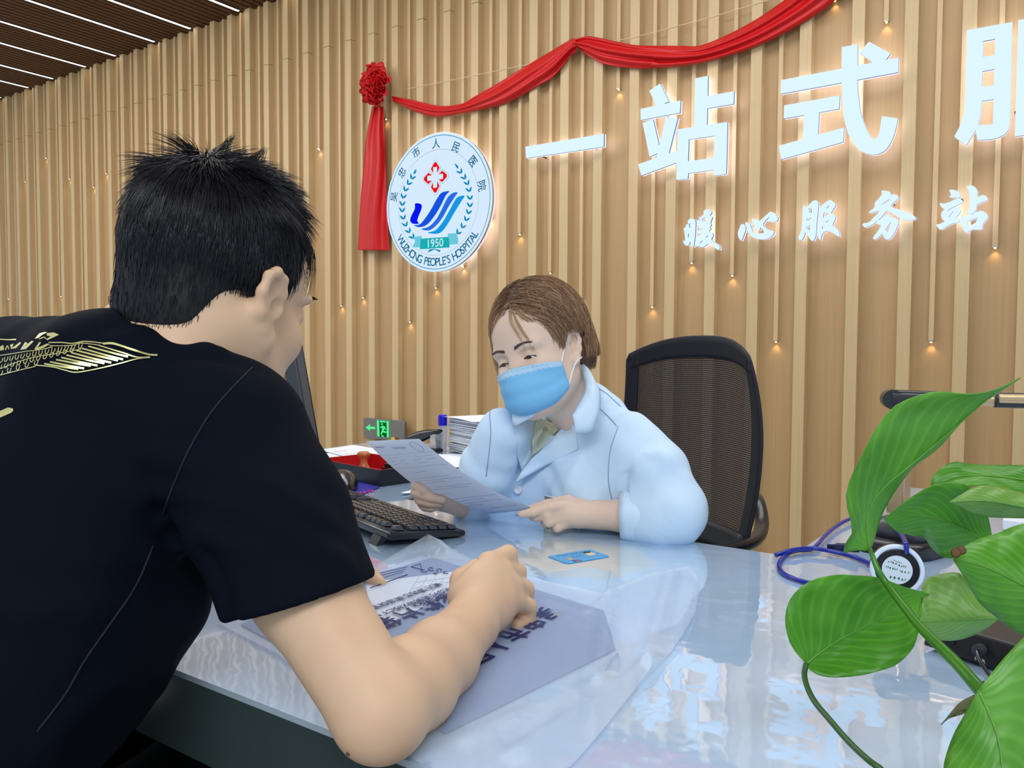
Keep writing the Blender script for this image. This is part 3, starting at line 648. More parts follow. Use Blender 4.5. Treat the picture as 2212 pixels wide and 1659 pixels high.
for k in range(46):                                                   # cupped folds of the rosette
    ph = k*2.39996; rad = rr*.80*math.sqrt((k+.5)/46); cx_ = rc+np.array([rad*math.cos(ph)*.92, 0, rad*math.sin(ph)*1.12])
    out = Vector((math.cos(ph)*rad/rr*1.5, -1.05+.5*rad/rr, math.sin(ph)*rad/rr*1.5)).normalized(); cx_[1] -= .055*math.sqrt(max(0, 1-(rad/rr)**2))
    q = out.to_track_quat('Z', 'Y').to_matrix() @ Matrix.Rotation(rnd.uniform(0, 6.28), 3, 'Z'); sz = rr*rnd.uniform(.33, .44); P = []
    for i in range(17):
        a = 2*math.pi*i/16; row = []
        for j in range(6):
            u = j/5; r_ = sz*(.12+.88*u)*(1+.16*math.sin(3*a+k)*u); z = sz*(.9*u*u-.35)+sz*.24*math.sin(2*a+k)*u
            p = q @ Vector((r_*math.cos(a)*1.15, r_*math.sin(a)*.62, z)); row.append(tuple(cx_+np.array(p)))
        P.append(row)
    m.grid(P)
o_ = m.build('rosette', M_silk, gar, smooth=True, solid=.002, fixn=True)
strg = MB(); strg.tube([ony(880, 192, WALLY-.0405), ony(1000, 168, WALLY-.0405), ony(1136, 140, WALLY-.0405), ony(1260, 100, WALLY-.0405), ony(1365, 82, WALLY-.0405), ony(1537, 37, WALLY-.0405), ony(1660, 0, WALLY-.0405), ony(1800, -50, WALLY-.0405)], .0016, 6)
tag(strg.build('string', mat('pale_string', (225, 205, 170), .5)), 'thin pale string stretched along the slatted wall behind the red garland', 'string')

# ---- low exit sign on the wall
XY = WALLY-.0385-.022
def xp(x, y, k=0): p = ony(680+x/4.879, 860+y/4.879, XY); return np.array([p[0], XY-.0006*k, p[2]])
ex = empty('exit_sign', tuple(ony(829, 950, WALLY-.0385)), label='grey metal emergency exit sign with green arrow and running figure, low on the wall', cat='exit sign')
MB().prism([xp(512, 207), xp(930, 240), xp(945, 255), xp(945, 448), xp(515, 425)], (0, .021, 0)).build('plate', mat('grey_sign_plate', (128, 126, 118), .35, .5, .5), ex, bevel=.002)
M_green = emis('exit_green', (92, 246, 150), .95); M_dkgreen = emis('exit_dark_green', (20, 110, 50), .6)
MB().add(*fillpoly([xp(*p, 2) for p in [(535, 310), (590, 270), (580, 298), (638, 303), (638, 328), (580, 325), (588, 350)]])).build('arrow', M_green, ex)
m = MB()
m.add(*fillpoly([xp(*p, 1.5) for p in [(655, 233), (783, 240), (783, 415), (660, 402)]]), 1)
for L in ([(655, 233), (680, 235), (684, 404), (660, 402)], [(757, 238), (783, 241), (783, 415), (760, 412)], [(688, 236), (750, 240), (750, 258), (688, 254)],
          [(690, 308), (712, 288), (742, 300), (752, 330), (743, 335), (733, 318), (728, 340), (748, 352), (765, 350), (768, 362), (740, 368), (722, 358), (705, 385), (695, 378), (708, 340), (712, 305), (698, 318)], [(700, 388), (728, 395), (732, 408), (708, 405)]):
    m.add(*fillpoly([xp(*p, 2.2) for p in L]))
m.add(*fillpoly([xp(709+10*math.cos(a*.63), 273+10*math.sin(a*.63), 2.2) for a in range(10)]))
m.build('running_figure', [M_green, M_dkgreen], ex)
m = MB(); m.add(*fillpoly([xp(*p, 1.5) for p in [(805, 410), (845, 413), (845, 446), (805, 444)]])); m.add(*fillpoly([xp(*p, 1.5) for p in [(848, 414), (888, 418), (888, 447), (848, 446)]]), 1)
m.build('sticker', [mat('yellow_sticker', (214, 190, 60), .5), mat('maroon_sticker', (120, 40, 34), .5)], ex)
# ------------------------------------------------------------------ reception desk (U-shaped)
DF, DB = .486, 1.332
m_, n, l, b = nt('white_top_under_glass'); M_top = m_
b.inputs['Roughness'].default_value = .035; b.inputs['IOR'].default_value = 1.52; b.inputs['Specular IOR Level'].default_value = .6; b.inputs['Coat Weight'].default_value = 1; b.inputs['Coat IOR'].default_value = 1.6; b.inputs['Coat Roughness'].default_value = .02
tc = n.new('ShaderNodeTexCoord'); vo = n.new('ShaderNodeTexVoronoi'); vo.inputs['Scale'].default_value = 26; vo.feature = 'SMOOTH_F1'; vo.inputs['Randomness'].default_value = 1
nz = n.new('ShaderNodeTexNoise'); nz.inputs['Scale'].default_value = 3.2; nz.inputs['Detail'].default_value = 2
mpn = n.new('ShaderNodeMapping'); mpn.inputs['Scale'].default_value = (1, 1.7, 1); l.new(tc.outputs['Object'], mpn.inputs[0])
l.new(mpn.outputs[0], vo.inputs['Vector']); l.new(tc.outputs['Object'], nz.inputs['Vector'])
r1 = n.new('ShaderNodeMapRange'); r1.inputs[1].default_value = .28; r1.inputs[2].default_value = .31; l.new(vo.outputs['Distance'], r1.inputs[0])   # pebble-like patches of trapped moisture
r2 = n.new('ShaderNodeMapRange'); r2.inputs[1].default_value = .5; r2.inputs[2].default_value = .62; l.new(nz.outputs[0], r2.inputs[0])
mu = n.new('ShaderNodeMath'); mu.operation = 'MULTIPLY'; l.new(r1.outputs[0], mu.inputs[0]); l.new(r2.outputs[0], mu.inputs[1])
mxc = n.new('ShaderNodeMix'); mxc.data_type = 'RGBA'; mxc.inputs[6].default_value = (*lin((180, 207, 238)), 1); mxc.inputs[7].default_value = (*lin((170, 198, 226)), 1)
l.new(mu.outputs[0], mxc.inputs[0])
gr = n.new('ShaderNodeVectorMath'); gr.operation = 'DISTANCE'; gr.inputs[1].default_value = (-.66, 1.12, TABZ); l.new(tc.outputs['Object'], gr.inputs[0])
nz2 = n.new('ShaderNodeTexNoise'); nz2.inputs['Scale'].default_value = 14; l.new(tc.outputs['Object'], nz2.inputs['Vector'])
ad = n.new('ShaderNodeMath'); ad.operation = 'MULTIPLY_ADD'; ad.inputs[1].default_value = .12; l.new(nz2.outputs[0], ad.inputs[0]); l.new(gr.outputs['Value'], ad.inputs[2])
r3 = n.new('ShaderNodeMapRange'); r3.inputs[1].default_value = .17; r3.inputs[2].default_value = .185; r3.inputs[3].default_value = .8; r3.inputs[4].default_value = 0; l.new(ad.outputs[0], r3.inputs[0])
mx2 = n.new('ShaderNodeMix'); mx2.data_type = 'RGBA'; l.new(r3.outputs[0], mx2.inputs[0]); l.new(mxc.outputs[2], mx2.inputs[6]); mx2.inputs[7].default_value = (*lin((196, 206, 206)), 1)   # cream stain around the card
l.new(mx2.outputs[2], b.inputs['Base Color'])
w1 = n.new('ShaderNodeTexNoise'); w1.inputs['Scale'].default_value = 9; w1.inputs['Detail'].default_value = 3; w1.inputs['Roughness'].default_value = .55; l.new(tc.outputs['Object'], w1.inputs['Vector'])
bp = n.new('ShaderNodeBump'); bp.inputs['Strength'].default_value = .22; bp.inputs['Distance'].default_value = .004; l.new(w1.outputs[0], bp.inputs['Height']); l.new(bp.outputs[0], b.inputs['Normal']); l.new(bp.outputs[0], b.inputs['Coat Normal'])
M_gedge = mat('glass_edge_green', (168, 182, 192), .1, .8)
M_apron = mat('grey_green_lacquer', (58, 70, 70), .22, .6, vscale=3, var=.08)
M_white = mat('white_laminate', (226, 230, 232), .35)
desk = empty('reception_desk', (-.7, .9, 0), label='white glass-topped U-shaped reception desk with grey front edge', cat='desk')
XL, XR = -2.04, .95
U = [(XL, DF), (XR, DF), (XR, 2.17), (-.385, 2.17), (-.385, DB), (-1.235, DB), (-1.235, 2.15), (XL, 2.15)]
sh = lambda z: [(x, y, z) for x, y in U]
MB().prism(sh(TABZ), (0, 0, -.006), 0, mside=1).build('glass_top', [M_top, M_gedge], desk)
MB().prism(sh(.665), (0, 0, TABZ-.006-.665), 0, mside=0).build('apron', M_apron, desk)
m = MB(); m.box((XL+.1, .80, 0), (XR-.1, .84, .665))
k = XL+.1
while k < XR-.1: m.box((k, .792, .02), (k+.017, .80, .66)); k += .022
m.build('ribbed_front', mat('teal_ribbed_panel', (86, 140, 146), .3), desk)
MB().box((XL+.06, 1.9, 0), (-1.3, 2.1, .665)).build('side_cabinet', M_white, desk); MB().box((-.33, 1.9, 0), (XR-.06, 2.1, .665)).build('side_cabinet', M_white, desk)
MB().box((-.385, DB-.001, TABZ-.004), (XR, DB+.001, TABZ+.0006)).build('glass_joint', mat('glass_joint', (150, 165, 165), .2), desk)

# ---- plastic film bag with printing
from mathutils.geometry import delaunay_2d_cdt
def sheet(poly, zf, step, holes=()):
    """triangulated sheet over an outline given in world xy"""
    pts = [Vector(p[:2]) for p in poly]; n0 = len(pts); edges = [(i, (i+1) % n0) for i in range(n0)]
    faces = [list(range(n0))]
    for h in holes:
        b0 = len(pts); pts += [Vector(p[:2]) for p in h]; edges += [(b0+i, b0+(i+1) % len(h)) for i in range(len(h))]
    def inside(p, L):
        c = False
        for i in range(len(L)):
            (x1, y1), (x2, y2) = L[i][:2], L[i-1][:2]
            if (y1 > p[1]) != (y2 > p[1]) and p[0] < (x2-x1)*(p[1]-y1)/(y2-y1)+x1: c = not c
        return c
    A = np.array([p[:2] for p in poly]); lo, hi = A.min(0), A.max(0)
    for i in range(int((hi[0]-lo[0])/step)):
        for j in range(int((hi[1]-lo[1])/step)):
            p = (lo[0]+(i+.5+.25*(j % 2))*step, lo[1]+(j+.5)*step)
            if inside(p, poly): pts.append(Vector(p))
    V, E_, Fc, *_ = delaunay_2d_cdt(pts, edges, [], 0, 1e-5)
    P = [tuple(p[:2]) for p in poly]; out = []
    for f in Fc:
        c = sum((V[i] for i in f), Vector((0, 0)))/len(f)
        if inside(c, P) and not any(inside(c, [tuple(q[:2]) for q in h]) for h in holes): out.append(tuple(f))
    return [(v.x, v.y, zf(v.x, v.y)) for v in V], out
def segd(x, y, a, b_):
    ax, ay = a; dx, dy = b_[0]-ax, b_[1]-ay; t = max(0, min(1, ((x-ax)*dx+(y-ay)*dy)/(dx*dx+dy*dy))); return math.hypot(x-ax-dx*t, y-ay-dy*t)
tz = lambda L: [tuple(onz(*p)[:2]) for p in L]
BAG = tz([(925, 1187), (1030, 1220), (1180, 1260), (1300, 1288), (1372, 1256), (1420, 1238), (1490, 1228), (1512, 1262), (1502, 1330), (1480, 1380), (1440, 1430), (1380, 1490), (1300, 1590), (1235, 1665), (1090, 1740), (900, 1655), (700, 1500), (600, 1420), (470, 1352), (480, 1335), (700, 1275), (775, 1248)])
FOLD = [(tz([(1320, 1290), (1290, 1490)]), .010, .008), (tz([(1450, 1245), (1400, 1450)]), .012, .009), (tz([(1400, 1450), (1120, 1640)]), .007, .010), (tz([(1270, 1330), (1330, 1290)]), .006, .007),
        (tz([(925, 1187), (960, 1205)]), .022, .010), (tz([(1290, 1490), (1000, 1610)]), .004, .012), (tz([(1200, 1330), (1330, 1400)]), .003, .008), (tz([(1170, 1300), (1310, 1340)]), .003, .006), (tz([(1500, 1270), (1470, 1390)]), .006, .007)]
def bagz(x, y):
    z = TABZ+.0035
    for (a, b_), h, w in FOLD: z += h*math.exp(-(segd(x, y, a, b_)/w)**2)
    z += .0012*(noise.noise(Vector((x*18, y*18, 3)))+.6)*(1 if x > -.5 else .25)
    return z
m_, n, l, b = nt('milky_plastic'); M_film = m_
b.inputs['Base Color'].default_value = (*lin((222, 236, 254)), 1); b.inputs['Roughness'].default_value = .25; b.inputs['Alpha'].default_value = .24
bag = empty('film_bag', (*onz(1000, 1400)[:2], TABZ), label='translucent plastic X-ray film bag with dark blue printing lying under the man’s arm', cat='plastic bag')
hole = tz([(1306, 1470), (1318, 1440), (1335, 1417), (1340, 1440), (1335, 1462), (1322, 1458)])
v, f = sheet(BAG, bagz, .009, [hole])
m = MB(); m.add(v, f); m.build('plastic_cover', M_film, bag, smooth=True, solid=.0004)
FILM = tz([(935, 1207), (1305, 1322), (1330, 1405), (962, 1588), (520, 1352), (640, 1290)])
v, f = sheet(FILM, lambda x, y: TABZ+.0016, .02); MB().add(v, f).build('film_sheet', mat('grey_blue_film', (66, 110, 180), .3), bag, solid=.0006)
SLIP = tz([(790, 1262), (990, 1237), (1010, 1262), (905, 1320), (850, 1345), (800, 1330)])
v, f = sheet(SLIP, lambda x, y: TABZ+.0023, .02); MB().add(v, f).build('paper_slip', mat('white_paper_slip', (236, 241, 248), .6), bag)
M_ink = mat('dark_blue_ink', (16, 24, 96), .35)
m = MB(); dn, ri = (0, -1, 0), (1, 0, 0)
def bt(txt, px, py_, size, bold=0, align='LEFT', sx=1.0): p = onz(px, py_); put_text(m, txt, size, (p[0], p[1], TABZ+.0050), dn, ri, bold=bold, align=align, sx=sx)
p0 = onz(1175, 1333)
for i, ch in enumerate('吴忠市人民医院'): put_text(m, ch, .040, (p0[0]+.004*i, p0[1]-.0415*i, TABZ+.0052), dn, ri, bold=.0007)
m.build('title_lettering', M_ink, bag); m = MB(); p0 = onz(966, 1299)
for i, ch in enumerate('影像片袋'): put_text(m, ch, .038, (p0[0], p0[1]-.0395*i, TABZ+.0052), dn, ri, bold=.0007)
bt('温馨提示：', 968, 1289, .0150, .0002); bt('就诊时请携带X线CT MRI', 976, 1277, .0150, .0002); bt('胶片请远离高温保管，谨防', 950, 1268, .0150, .0002)
m.build('bag_lettering', M_ink, bag)
m = MB()                                                              # recycling triangle, rule and scroll ornament
def flat(pts, w, z=TABZ+.0052):
    P = [onz(*p) for p in pts]; m.tube([(p[0], p[1], z) for p in P], w, 4)
tri_ = [(888, 1232), (908, 1225), (912, 1238), (888, 1232)]; flat(tri_, .0006)
flat([(800, 1278), (880, 1249)], .0007)
for c, r_, a0, a1 in (((915, 1240), 8, 0, 5.5), ((932, 1236), 9, 1, 6.5), ((950, 1239), 8, 2, 7.4), ((962, 1244), 7, .5, 5.8), ((940, 1246), 5, 0, 6)):
    flat([(c[0]+r_*(1-k*.05)*math.cos(a0+(a1-a0)*k/14), c[1]+r_*.5*(1-k*.05)*math.sin(a0+(a1-a0)*k/14)) for k in range(15)], .0006)
for j in range(3): flat([(812+j*6, 1247+j*5), (880-j*4, 1232+j*5)], .0004)
m.build('printed_ornament', M_ink, bag)
m = MB()
for j in range(6):
    a, b_ = onz(905+j*18, 1250+j*1), onz(860+j*18, 1322-j*6); m.tube([(a[0], a[1], TABZ+.0027), (b_[0], b_[1], TABZ+.0027)], .0003, 4)
for j in range(4):
    a, b_ = onz(900-j*10, 1262+j*14), onz(990-j*22, 1248+j*13); m.tube([(a[0], a[1], TABZ+.0027), (b_[0], b_[1], TABZ+.0027)], .0003, 4)
m.build('printed_table', mat('grey_print', (150, 158, 170), .6), bag)

# ---- bank card
A, Bc, Cc, Dc = [onz(*q) for q in [(1182.5, 1202.8), (1283.6, 1188), (1310.6, 1202.8), (1221, 1219.6)]]
cen = (A+Bc+Cc+Dc)/4; ang = math.atan2((Bc-A+Cc-Dc)[1], (Bc-A+Cc-Dc)[0])
cu = np.array([math.cos(ang), math.sin(ang), 0]); cv = np.array([-cu[1], cu[0], 0])
card = empty('bank_card', (cen[0], cen[1], TABZ), label='light blue plastic card lying on the desk in front of the woman', cat='card')
def cp(u, v_, k=0): return tuple(np.array([cen[0], cen[1], TABZ+.0012+.0002*k])+cu*u*.0428+cv*v_*.027)
rc_ = [cp(x+.12*math.cos(a)*sx if 0 else x*1.0, y) for x, y, a, sx in [(-1, -.85, 0, 0), (-.92, -1, 0, 0), (.92, -1, 0, 0), (1, -.85, 0, 0), (1, .85, 0, 0), (.92, 1, 0, 0), (-.92, 1, 0, 0), (-1, .85, 0, 0)]]
MB().prism(rc_, (0, 0, -.0009)).build('card_body', mat('sky_blue_card', (52, 162, 226), .25, var=.15, vscale=60), card)
m = MB()
for mi, L in ((0, [(-.62, -.45), (-.42, -.45), (-.42, -.05), (-.62, -.05)]), (1, [(-.62, -.92), (-.5, -.92), (-.5, -.6), (-.62, -.6)]), (2, [(-.5, -.92), (-.38, -.92), (-.38, -.6), (-.5, -.6)]), (3, [(-.38, -.92), (-.28, -.92), (-.28, -.6), (-.38, -.6)]), (4, [(.35, -.2), (.65, -.3), (.8, .05), (.7, .5), (.45, .4)]), (5, [(.4, .35), (.7, .3), (.85, .55), (.6, .7)])):
    m.add(*fillpoly([cp(x, y, 1) for x, y in L]), mi)
m.build('card_print', [mat(nm, c, .4) for nm, c in (('gold_chip', (214, 178, 90)), ('card_blue', (20, 60, 150)), ('card_red', (206, 40, 40)), ('card_teal', (40, 120, 140)), ('face_print', (232, 206, 178)), ('dark_print', (70, 54, 44)))], card)
m = MB(); marks(m, cp(0, .6, 1), -cu, -cv, .055, .006, 3); marks(m, cp(-.05, .12, 1), -cu, -cv, .022, .004, 4); marks(m, cp(-.05, -.12, 1), -cu, -cv, .022, .004, 5); m.build('card_print_rows', mat('card_ink', (24, 74, 140), .4), card)
# badge is built with the coat; small scrap of paper by the keyboard
v, f = sheet(tz([(866, 1070), (893, 1062), (900, 1058), (893, 1068), (880, 1071)]), lambda x, y: TABZ+.001+.006*abs(math.sin((x+y)*70)), .006)
tag(MB().add(v, f).build('paper_scrap', mat('paper_white', (238, 242, 246), .6), solid=.0003), 'small torn white paper scrap on the desk behind the keyboard', 'paper')

# ---- keyboard
M_key = mat('black_key', (30, 33, 42), .2, .9); M_kb = mat('black_plastic', (22, 24, 28), .25, .6)
kv = np.array([.322, .947, 0]); ku = np.array([-.947, .322, 0]); ko = np.array([-.889, 1.129, TABZ])
kb = empty('keyboard', tuple(ko+ku*.225-kv*.077), label='black full-size computer keyboard lying obliquely beside the man’s sleeve', cat='keyboard')
def kp(a, d, z): # a: along from the near end, d: from the user's edge towards the feet, z above the tilted deck
    tilt = .012+.016*d/.155; return ko+ku*a-kv*d+np.array([0, 0, tilt+z])
KL, KW = .448, .153
prof = [(0, -.009), (0, -.002), (.004, 0), (.149, 0), (.153, -.002), (.153, -.010), (.146, -.014), (.008, -.011)]
m = MB(); P = []
for a in (0, .003, KL-.003, KL): P.append([tuple(kp(a, d if 0 < a < KL else .004+d*.95, z if 0 < a < KL else z*.85-.0008)) for d, z in prof+[prof[0]]])
m.grid(P); m.add([p for p in P[0][:-1]], [tuple(range(8))]); m.add([p for p in P[-1][:-1]], [tuple(range(8))[::-1]])
m.build('deck', M_kb, kb, bevel=.0012)
for a in (.03, KL-.05):
    m = MB(); q = [kp(a, .138, -.012), kp(a+.03, .138, -.012), kp(a+.03, .150, -.012), kp(a, .150, -.012)]; lo = [np.array([*(p-kv*.010)[:2], TABZ]) for p in q]
    m.add(q+lo, [(0, 1, 2, 3), (4, 7, 6, 5)]+[(i, 4+i, 4+(i+1) % 4, (i+1) % 4) for i in range(4)]); m.build('foot', M_kb, kb)
U_ = .01905; rows = [(.012, [1.25, 1.25, 1.25, 6.25, 1.25, 1.25, 1.25, 1.25]), (.031, [2.25]+[1]*10+[2.75]), (.050, [1.75]+[1]*11+[2.25]), (.069, [1.5]+[1]*12+[1.5]), (.088, [1]*13+[2]), (.116, [1, -1]+[1]*4+[-.5]+[1]*4+[-.5]+[1]*4)]
def key(a0, a1, d0, d1, parent):
    m = MB(); B_ = [kp(a0, d0, .0005), kp(a1, d0, .0005), kp(a1, d1, .0005), kp(a0, d1, .0005)]
    T_ = [kp(a0+.0022, d0+.0035, .0075), kp(a1-.0022, d0+.0035, .0075), kp(a1-.0022, d1-.002, .0078), kp(a0+.0022, d1-.002, .0078)]
    m.add(B_+T_, [(3, 2, 1, 0), (4, 5, 6, 7)]+[(i, (i+1) % 4, 4+(i+1) % 4, 4+i) for i in range(4)]); return m
for d, ks in rows:
    a = .010
    for w in ks:
        if w > 0: key(a+.0005, a+w*U_-.0005, d, d+.018, kb).build('key', M_key, kb, bevel=.001)
        a += abs(w)*U_
m = MB()
for r_ in range(6):
    for c_ in range(3):
        if r_ in (2,) or (r_ == 1 and c_ != 1): continue
        d = [.012, .031, .050, .069, .088, .116][r_]; a = .301+c_*U_; k2 = key(a+.0005, a+U_-.0005, d, d+.018, kb); m.add(k2.v, k2.f)
m.build('navigation_keys', M_key, kb)
m = MB()
for r_ in range(5):
    for c_ in range(4): d = [.012, .031, .050, .069, .088][r_]; a = .365+c_*U_; k2 = key(a+.0005, a+U_-.0005, d, d+.018, kb); m.add(k2.v, k2.f)
m.build('numeric_keypad', M_key, kb)

# ---- mouse pad and mouse
PD = tz([(820, 1055), (772, 1041), (700, 1058), (757, 1080)])
pc = np.mean(PD, axis=0); pad = empty('mouse_pad', (pc[0], pc[1], TABZ), label='dark blue mouse pad with pink lettering under the mouse', cat='mouse pad')
MB().prism([(p[0], p[1], TABZ+.0005) for p in PD], (0, 0, .003)).build('pad', mat('blue_mouse_pad', (26, 24, 150), .6), pad)
m = MB(); mp_ = onz(782, 1063, TABZ+.004); d1 = np.array([PD[0][0]-PD[1][0], PD[0][1]-PD[1][1], 0]); d1 /= np.linalg.norm(d1)
m = MB()
for j in range(7):
    a = onz(768+j*6, 1066-j*1.2, TABZ+.0037); m.tube([a, a+np.array([.008, .006*(j % 3-1), 0]), a+np.array([.012, -.004, 0])], .0012, 4)
m.build('pad_print', mat('pink_print', (226, 60, 120), .6), pad)
mo = onz(738, 1062); mouse = empty('computer_mouse', (mo[0], mo[1]+.02, TABZ+.0036), label='glossy black computer mouse on the blue pad, half behind the man’s sleeve', cat='mouse')
mu_ = np.array([.75, -.66, 0]); mv_ = np.array([.66, .75, 0]); mq_ = np.array([mo[0]-.008, mo[1]+.012, TABZ+.0036])
mB = Body(); R3m = np.stack([mu_, mv_, [0, 0, 1]], 1); mB.ell(mq_+np.array([0, 0, .006]), (.058, .032, .033), R=R3m, k=0).ell(mq_-mu_*.012+np.array([0, 0, .010]), (.040, .030, .031), R=R3m, k=.015).cut(mq_, (0, 0, -1), .003)
mB.build('body', mat('glossy_black', (22, 25, 32), .2, .6, coat=.3), mq_-.075, mq_+.075, .0018, mouse, 2)
MB().tube([mq_+mu_*.030+np.array([0, 0, .029]), mq_+mu_*.040+np.array([0, 0, .026])], .004, 10).build('scroll_wheel', M_kb, mouse)

# ---- stamp box with stamps
bA, bB, bC = onz(822, 1052), onz(700, 1027), onz(888, 1036)
bu = (bB-bA); bu /= np.linalg.norm(bu); bv = np.array([-bu[1], bu[0], 0]); bv = bv if bv@(bC-bA) > 0 else -bv
BW, BD, BH = .275, .165, .040
box = empty('stamp_box', tuple(bA+bu*BW/2+bv*BD/2), label='shallow black box with red inside holding rubber stamps, by the mouse', cat='box')
def bxp(a, d, z): return tuple(bA+bu*a+bv*d+np.array([0, 0, z]))
M_boxo = mat('black_card_box', (20, 24, 34), .45); M_boxi = mat('red_lining', (190, 10, 18), .6)
m = MB(); t_ = .003
O = [(0, 0), (BW, 0), (BW, BD), (0, BD)]; I = [(t_, t_), (BW-t_, t_), (BW-t_, BD-t_), (t_, BD-t_)]
m.add([bxp(*p, 0.0004) for p in O], [(0, 1, 2, 3)])
for i in range(4): m.add([bxp(*O[i], 0.0004), bxp(*O[(i+1) % 4], 0.0004), bxp(*O[(i+1) % 4], BH), bxp(*O[i], BH)], [(0, 1, 2, 3)])
m.build('outer_tray', M_boxo, box)
m = MB(); m.add([bxp(*p, .004) for p in I], [(0, 1, 2, 3)])
for i in range(4):
    m.add([bxp(*I[i], .004), bxp(*I[(i+1) % 4], .004), bxp(*I[(i+1) % 4], BH), bxp(*I[i], BH)], [(0, 1, 2, 3)]); m.add([bxp(*I[i], BH), bxp(*I[(i+1) % 4], BH), bxp(*O[(i+1) % 4], BH), bxp(*O[i], BH)], [(0, 1, 2, 3)])
m.build('red_lining', M_boxi, box)
M_stwood = wood('varnished_stamp_wood', (196, 112, 66), .25, 4, 40, .2)
sp = np.array(bxp(.145, .055, .0045)); st = empty('rubber_stamp', tuple(sp), label='round wooden-handled rubber stamp standing in the red-lined box', cat='stamp')
MB().lathe([(.0005, .0615), (.012, .061), (.0165, .057), (.0165, .052), (.011, .047), (.009, .040), (.010, .030), (.015, .020), (.024, .013), (.024, .010)], sp, 28).build('handle', M_stwood, st, smooth=True)
MB().lathe([(.0245, .010), (.0245, .001), (.0005, .0)], sp, 28).build('red_base', mat('red_stamp_base', (168, 24, 30), .4), st, smooth=False)
sp = np.array(bxp(.075, .085, .0045)); st = empty('rubber_stamp', tuple(sp), label='small black rubber stamp with notched grip lying in the red-lined box', cat='stamp')
Mx = Matrix(((bu[0], bv[0], 0, sp[0]), (bu[1], bv[1], 0, sp[1]), (0, 0, 1, sp[2]), (0, 0, 0, 1)))
m = MB(); m.box((-.020, -.012, .010), (.020, .012, .026), M=Mx); 
for q in (-.012, -.004, .004, .012): m.box((q-.0022, -.008, .026), (q+.0022, .008, .035), M=Mx)
m.build('grip', mat('black_rubber', (18, 20, 24), .3), st, bevel=.001)
MB().box((-.022, -.014, .0), (.022, .014, .010), M=Mx).build('red_base', M_boxi, st)
sp = np.array(bxp(.105, .03, .0045)); tag(MB().lathe([(.0005, .010), (.013, .010), (.015, .007), (.015, 0), (.0005, 0)], sp, 20).build('ink_lid', M_boxi, smooth=False), 'small round red ink lid in the box beside the wooden stamp', 'lid')

# ---- papers, stack, stapler, glue stick on the left wing
M_paper = mat('office_paper', (236, 240, 247), .65, .3, var=.02)
def paperq(name, pts, z, label, curl=0, lines=0, group=None):
    v, f = sheet(tz(pts), lambda x, y: z+curl*(noise.noise(Vector((x*9, y*9, z*50)))+.5), .02); o = MB().add(v, f).build(name, M_paper, smooth=True, solid=.0003); tag(o, label, 'paper', group); 
    if lines:
        m = MB(); a, b_, c, d = [np.array(onz(*p, z+.002+curl)) for p in pts[:4]]
        for k in range(lines):
            u = (k+1)/(lines+1); p, q = a+(d-a)*u, b_+(c-b_)*u; m.tube([p+(q-p)*.1, p+(q-p)*(.5+.4*((k*7) % 5)/5)], .0006, 4)
        m.build('printed_lines', mat('pale_grey_print', (170, 176, 190), .6), o)
    return o
paperq('paper_sheet', [(690, 973), (765, 964), (885, 985), (790, 1002)], TABZ+.002, 'white printed sheet lying flat behind the red-lined stamp box', .004, 4)
paperq('paper_sheet', [(640, 985), (720, 978), (800, 1006), (700, 1012)], TABZ+.0009, 'white sheet nearest the monitor, under the other sheet behind the stamp box', .0008, 3)
paperq('paper_sheet', [(850, 985), (1000, 982), (1000, 1012), (930, 1012)], TABZ+.0012, 'plain white sheet lying right of the stamp box, behind the raised page', .003)
sa, sb = onz(962, 975), onz(1045, 985); ps = empty('paper_stack', (*((sa+sb)/2)[:2], TABZ), label='tall untidy stack of white papers behind the glue stick', cat='paper stack')
su = np.array([.93, -.36, 0]); sv = np.array([.36, .93, 0]); so = np.array([sa[0]+.005, sa[1]+.01, TABZ])
m = MB(); rnd = random.Random(5); z = .003
while z < .105:
    h = rnd.choice([.0012, .0025, .004]); ox, oy = rnd.uniform(-.006, .010), rnd.uniform(-.008, .008); a = rnd.uniform(-.05, .05); ca, sa_ = math.cos(a), math.sin(a)
    u_ = su*ca+sv*sa_; w_ = sv*ca-su*sa_; q = [so+u_*(ox)+w_*oy, so+u_*(.21+ox)+w_*oy, so+u_*(.21+ox)+w_*(.25+oy), so+u_*ox+w_*(.25+oy)]
    m.add([p+np.array([0, 0, z]) for p in q]+[p+np.array([0, 0, z+h*.72]) for p in q], [(3, 2, 1, 0), (4, 5, 6, 7)]+[(i, (i+1) % 4, 4+(i+1) % 4, 4+i) for i in range(4)]); z += h
m.build('sheets', M_paper, ps)
q = [so-su*.055-sv*.02, so+su*.20-sv*.03, so+su*.21+sv*.24, so-su*.05+sv*.24]; P = [[tuple(q[0]*(1-u)*(1-v_)+q[1]*u*(1-v_)+q[2]*u*v_+q[3]*(1-u)*v_+np.array([0, 0, .109+.004*math.sin(3*u)-.016*max(0, .25-u)])) for u in np.linspace(0, 1, 9)] for v_ in np.linspace(0, 1, 7)]
MB().grid(P).build('top_sheet', M_paper, ps, smooth=True, solid=.0003)
gp = onz(956, 974); gs = empty('glue_stick', tuple(gp), label='clear glue stick with bright blue cap standing by the stapler', cat='glue stick')
m_, n, l, b = nt('clear_plastic'); b.inputs['Base Color'].default_value = (*lin((206, 220, 240)), 1); b.inputs['Roughness'].default_value = .15; b.inputs['Alpha'].default_value = .55; M_clear = m_
MB().lathe([(.0005, .001), (.0135, .001), (.0135, .080), (.012, .082), (.0005, .082)], gp, 24).build('tube', M_clear, gs, smooth=False)
MB().lathe([(.010, .004), (.010, .030), (.0005, .0305)], gp, 20).build('glue', mat('white_glue', (232, 234, 230), .5), gs)
MB().lathe([(.0145, .082), (.0145, .112), (.013, .1155), (.0005, .116)], gp, 24).build('cap', mat('blue_cap', (8, 6, 214), .35), gs)
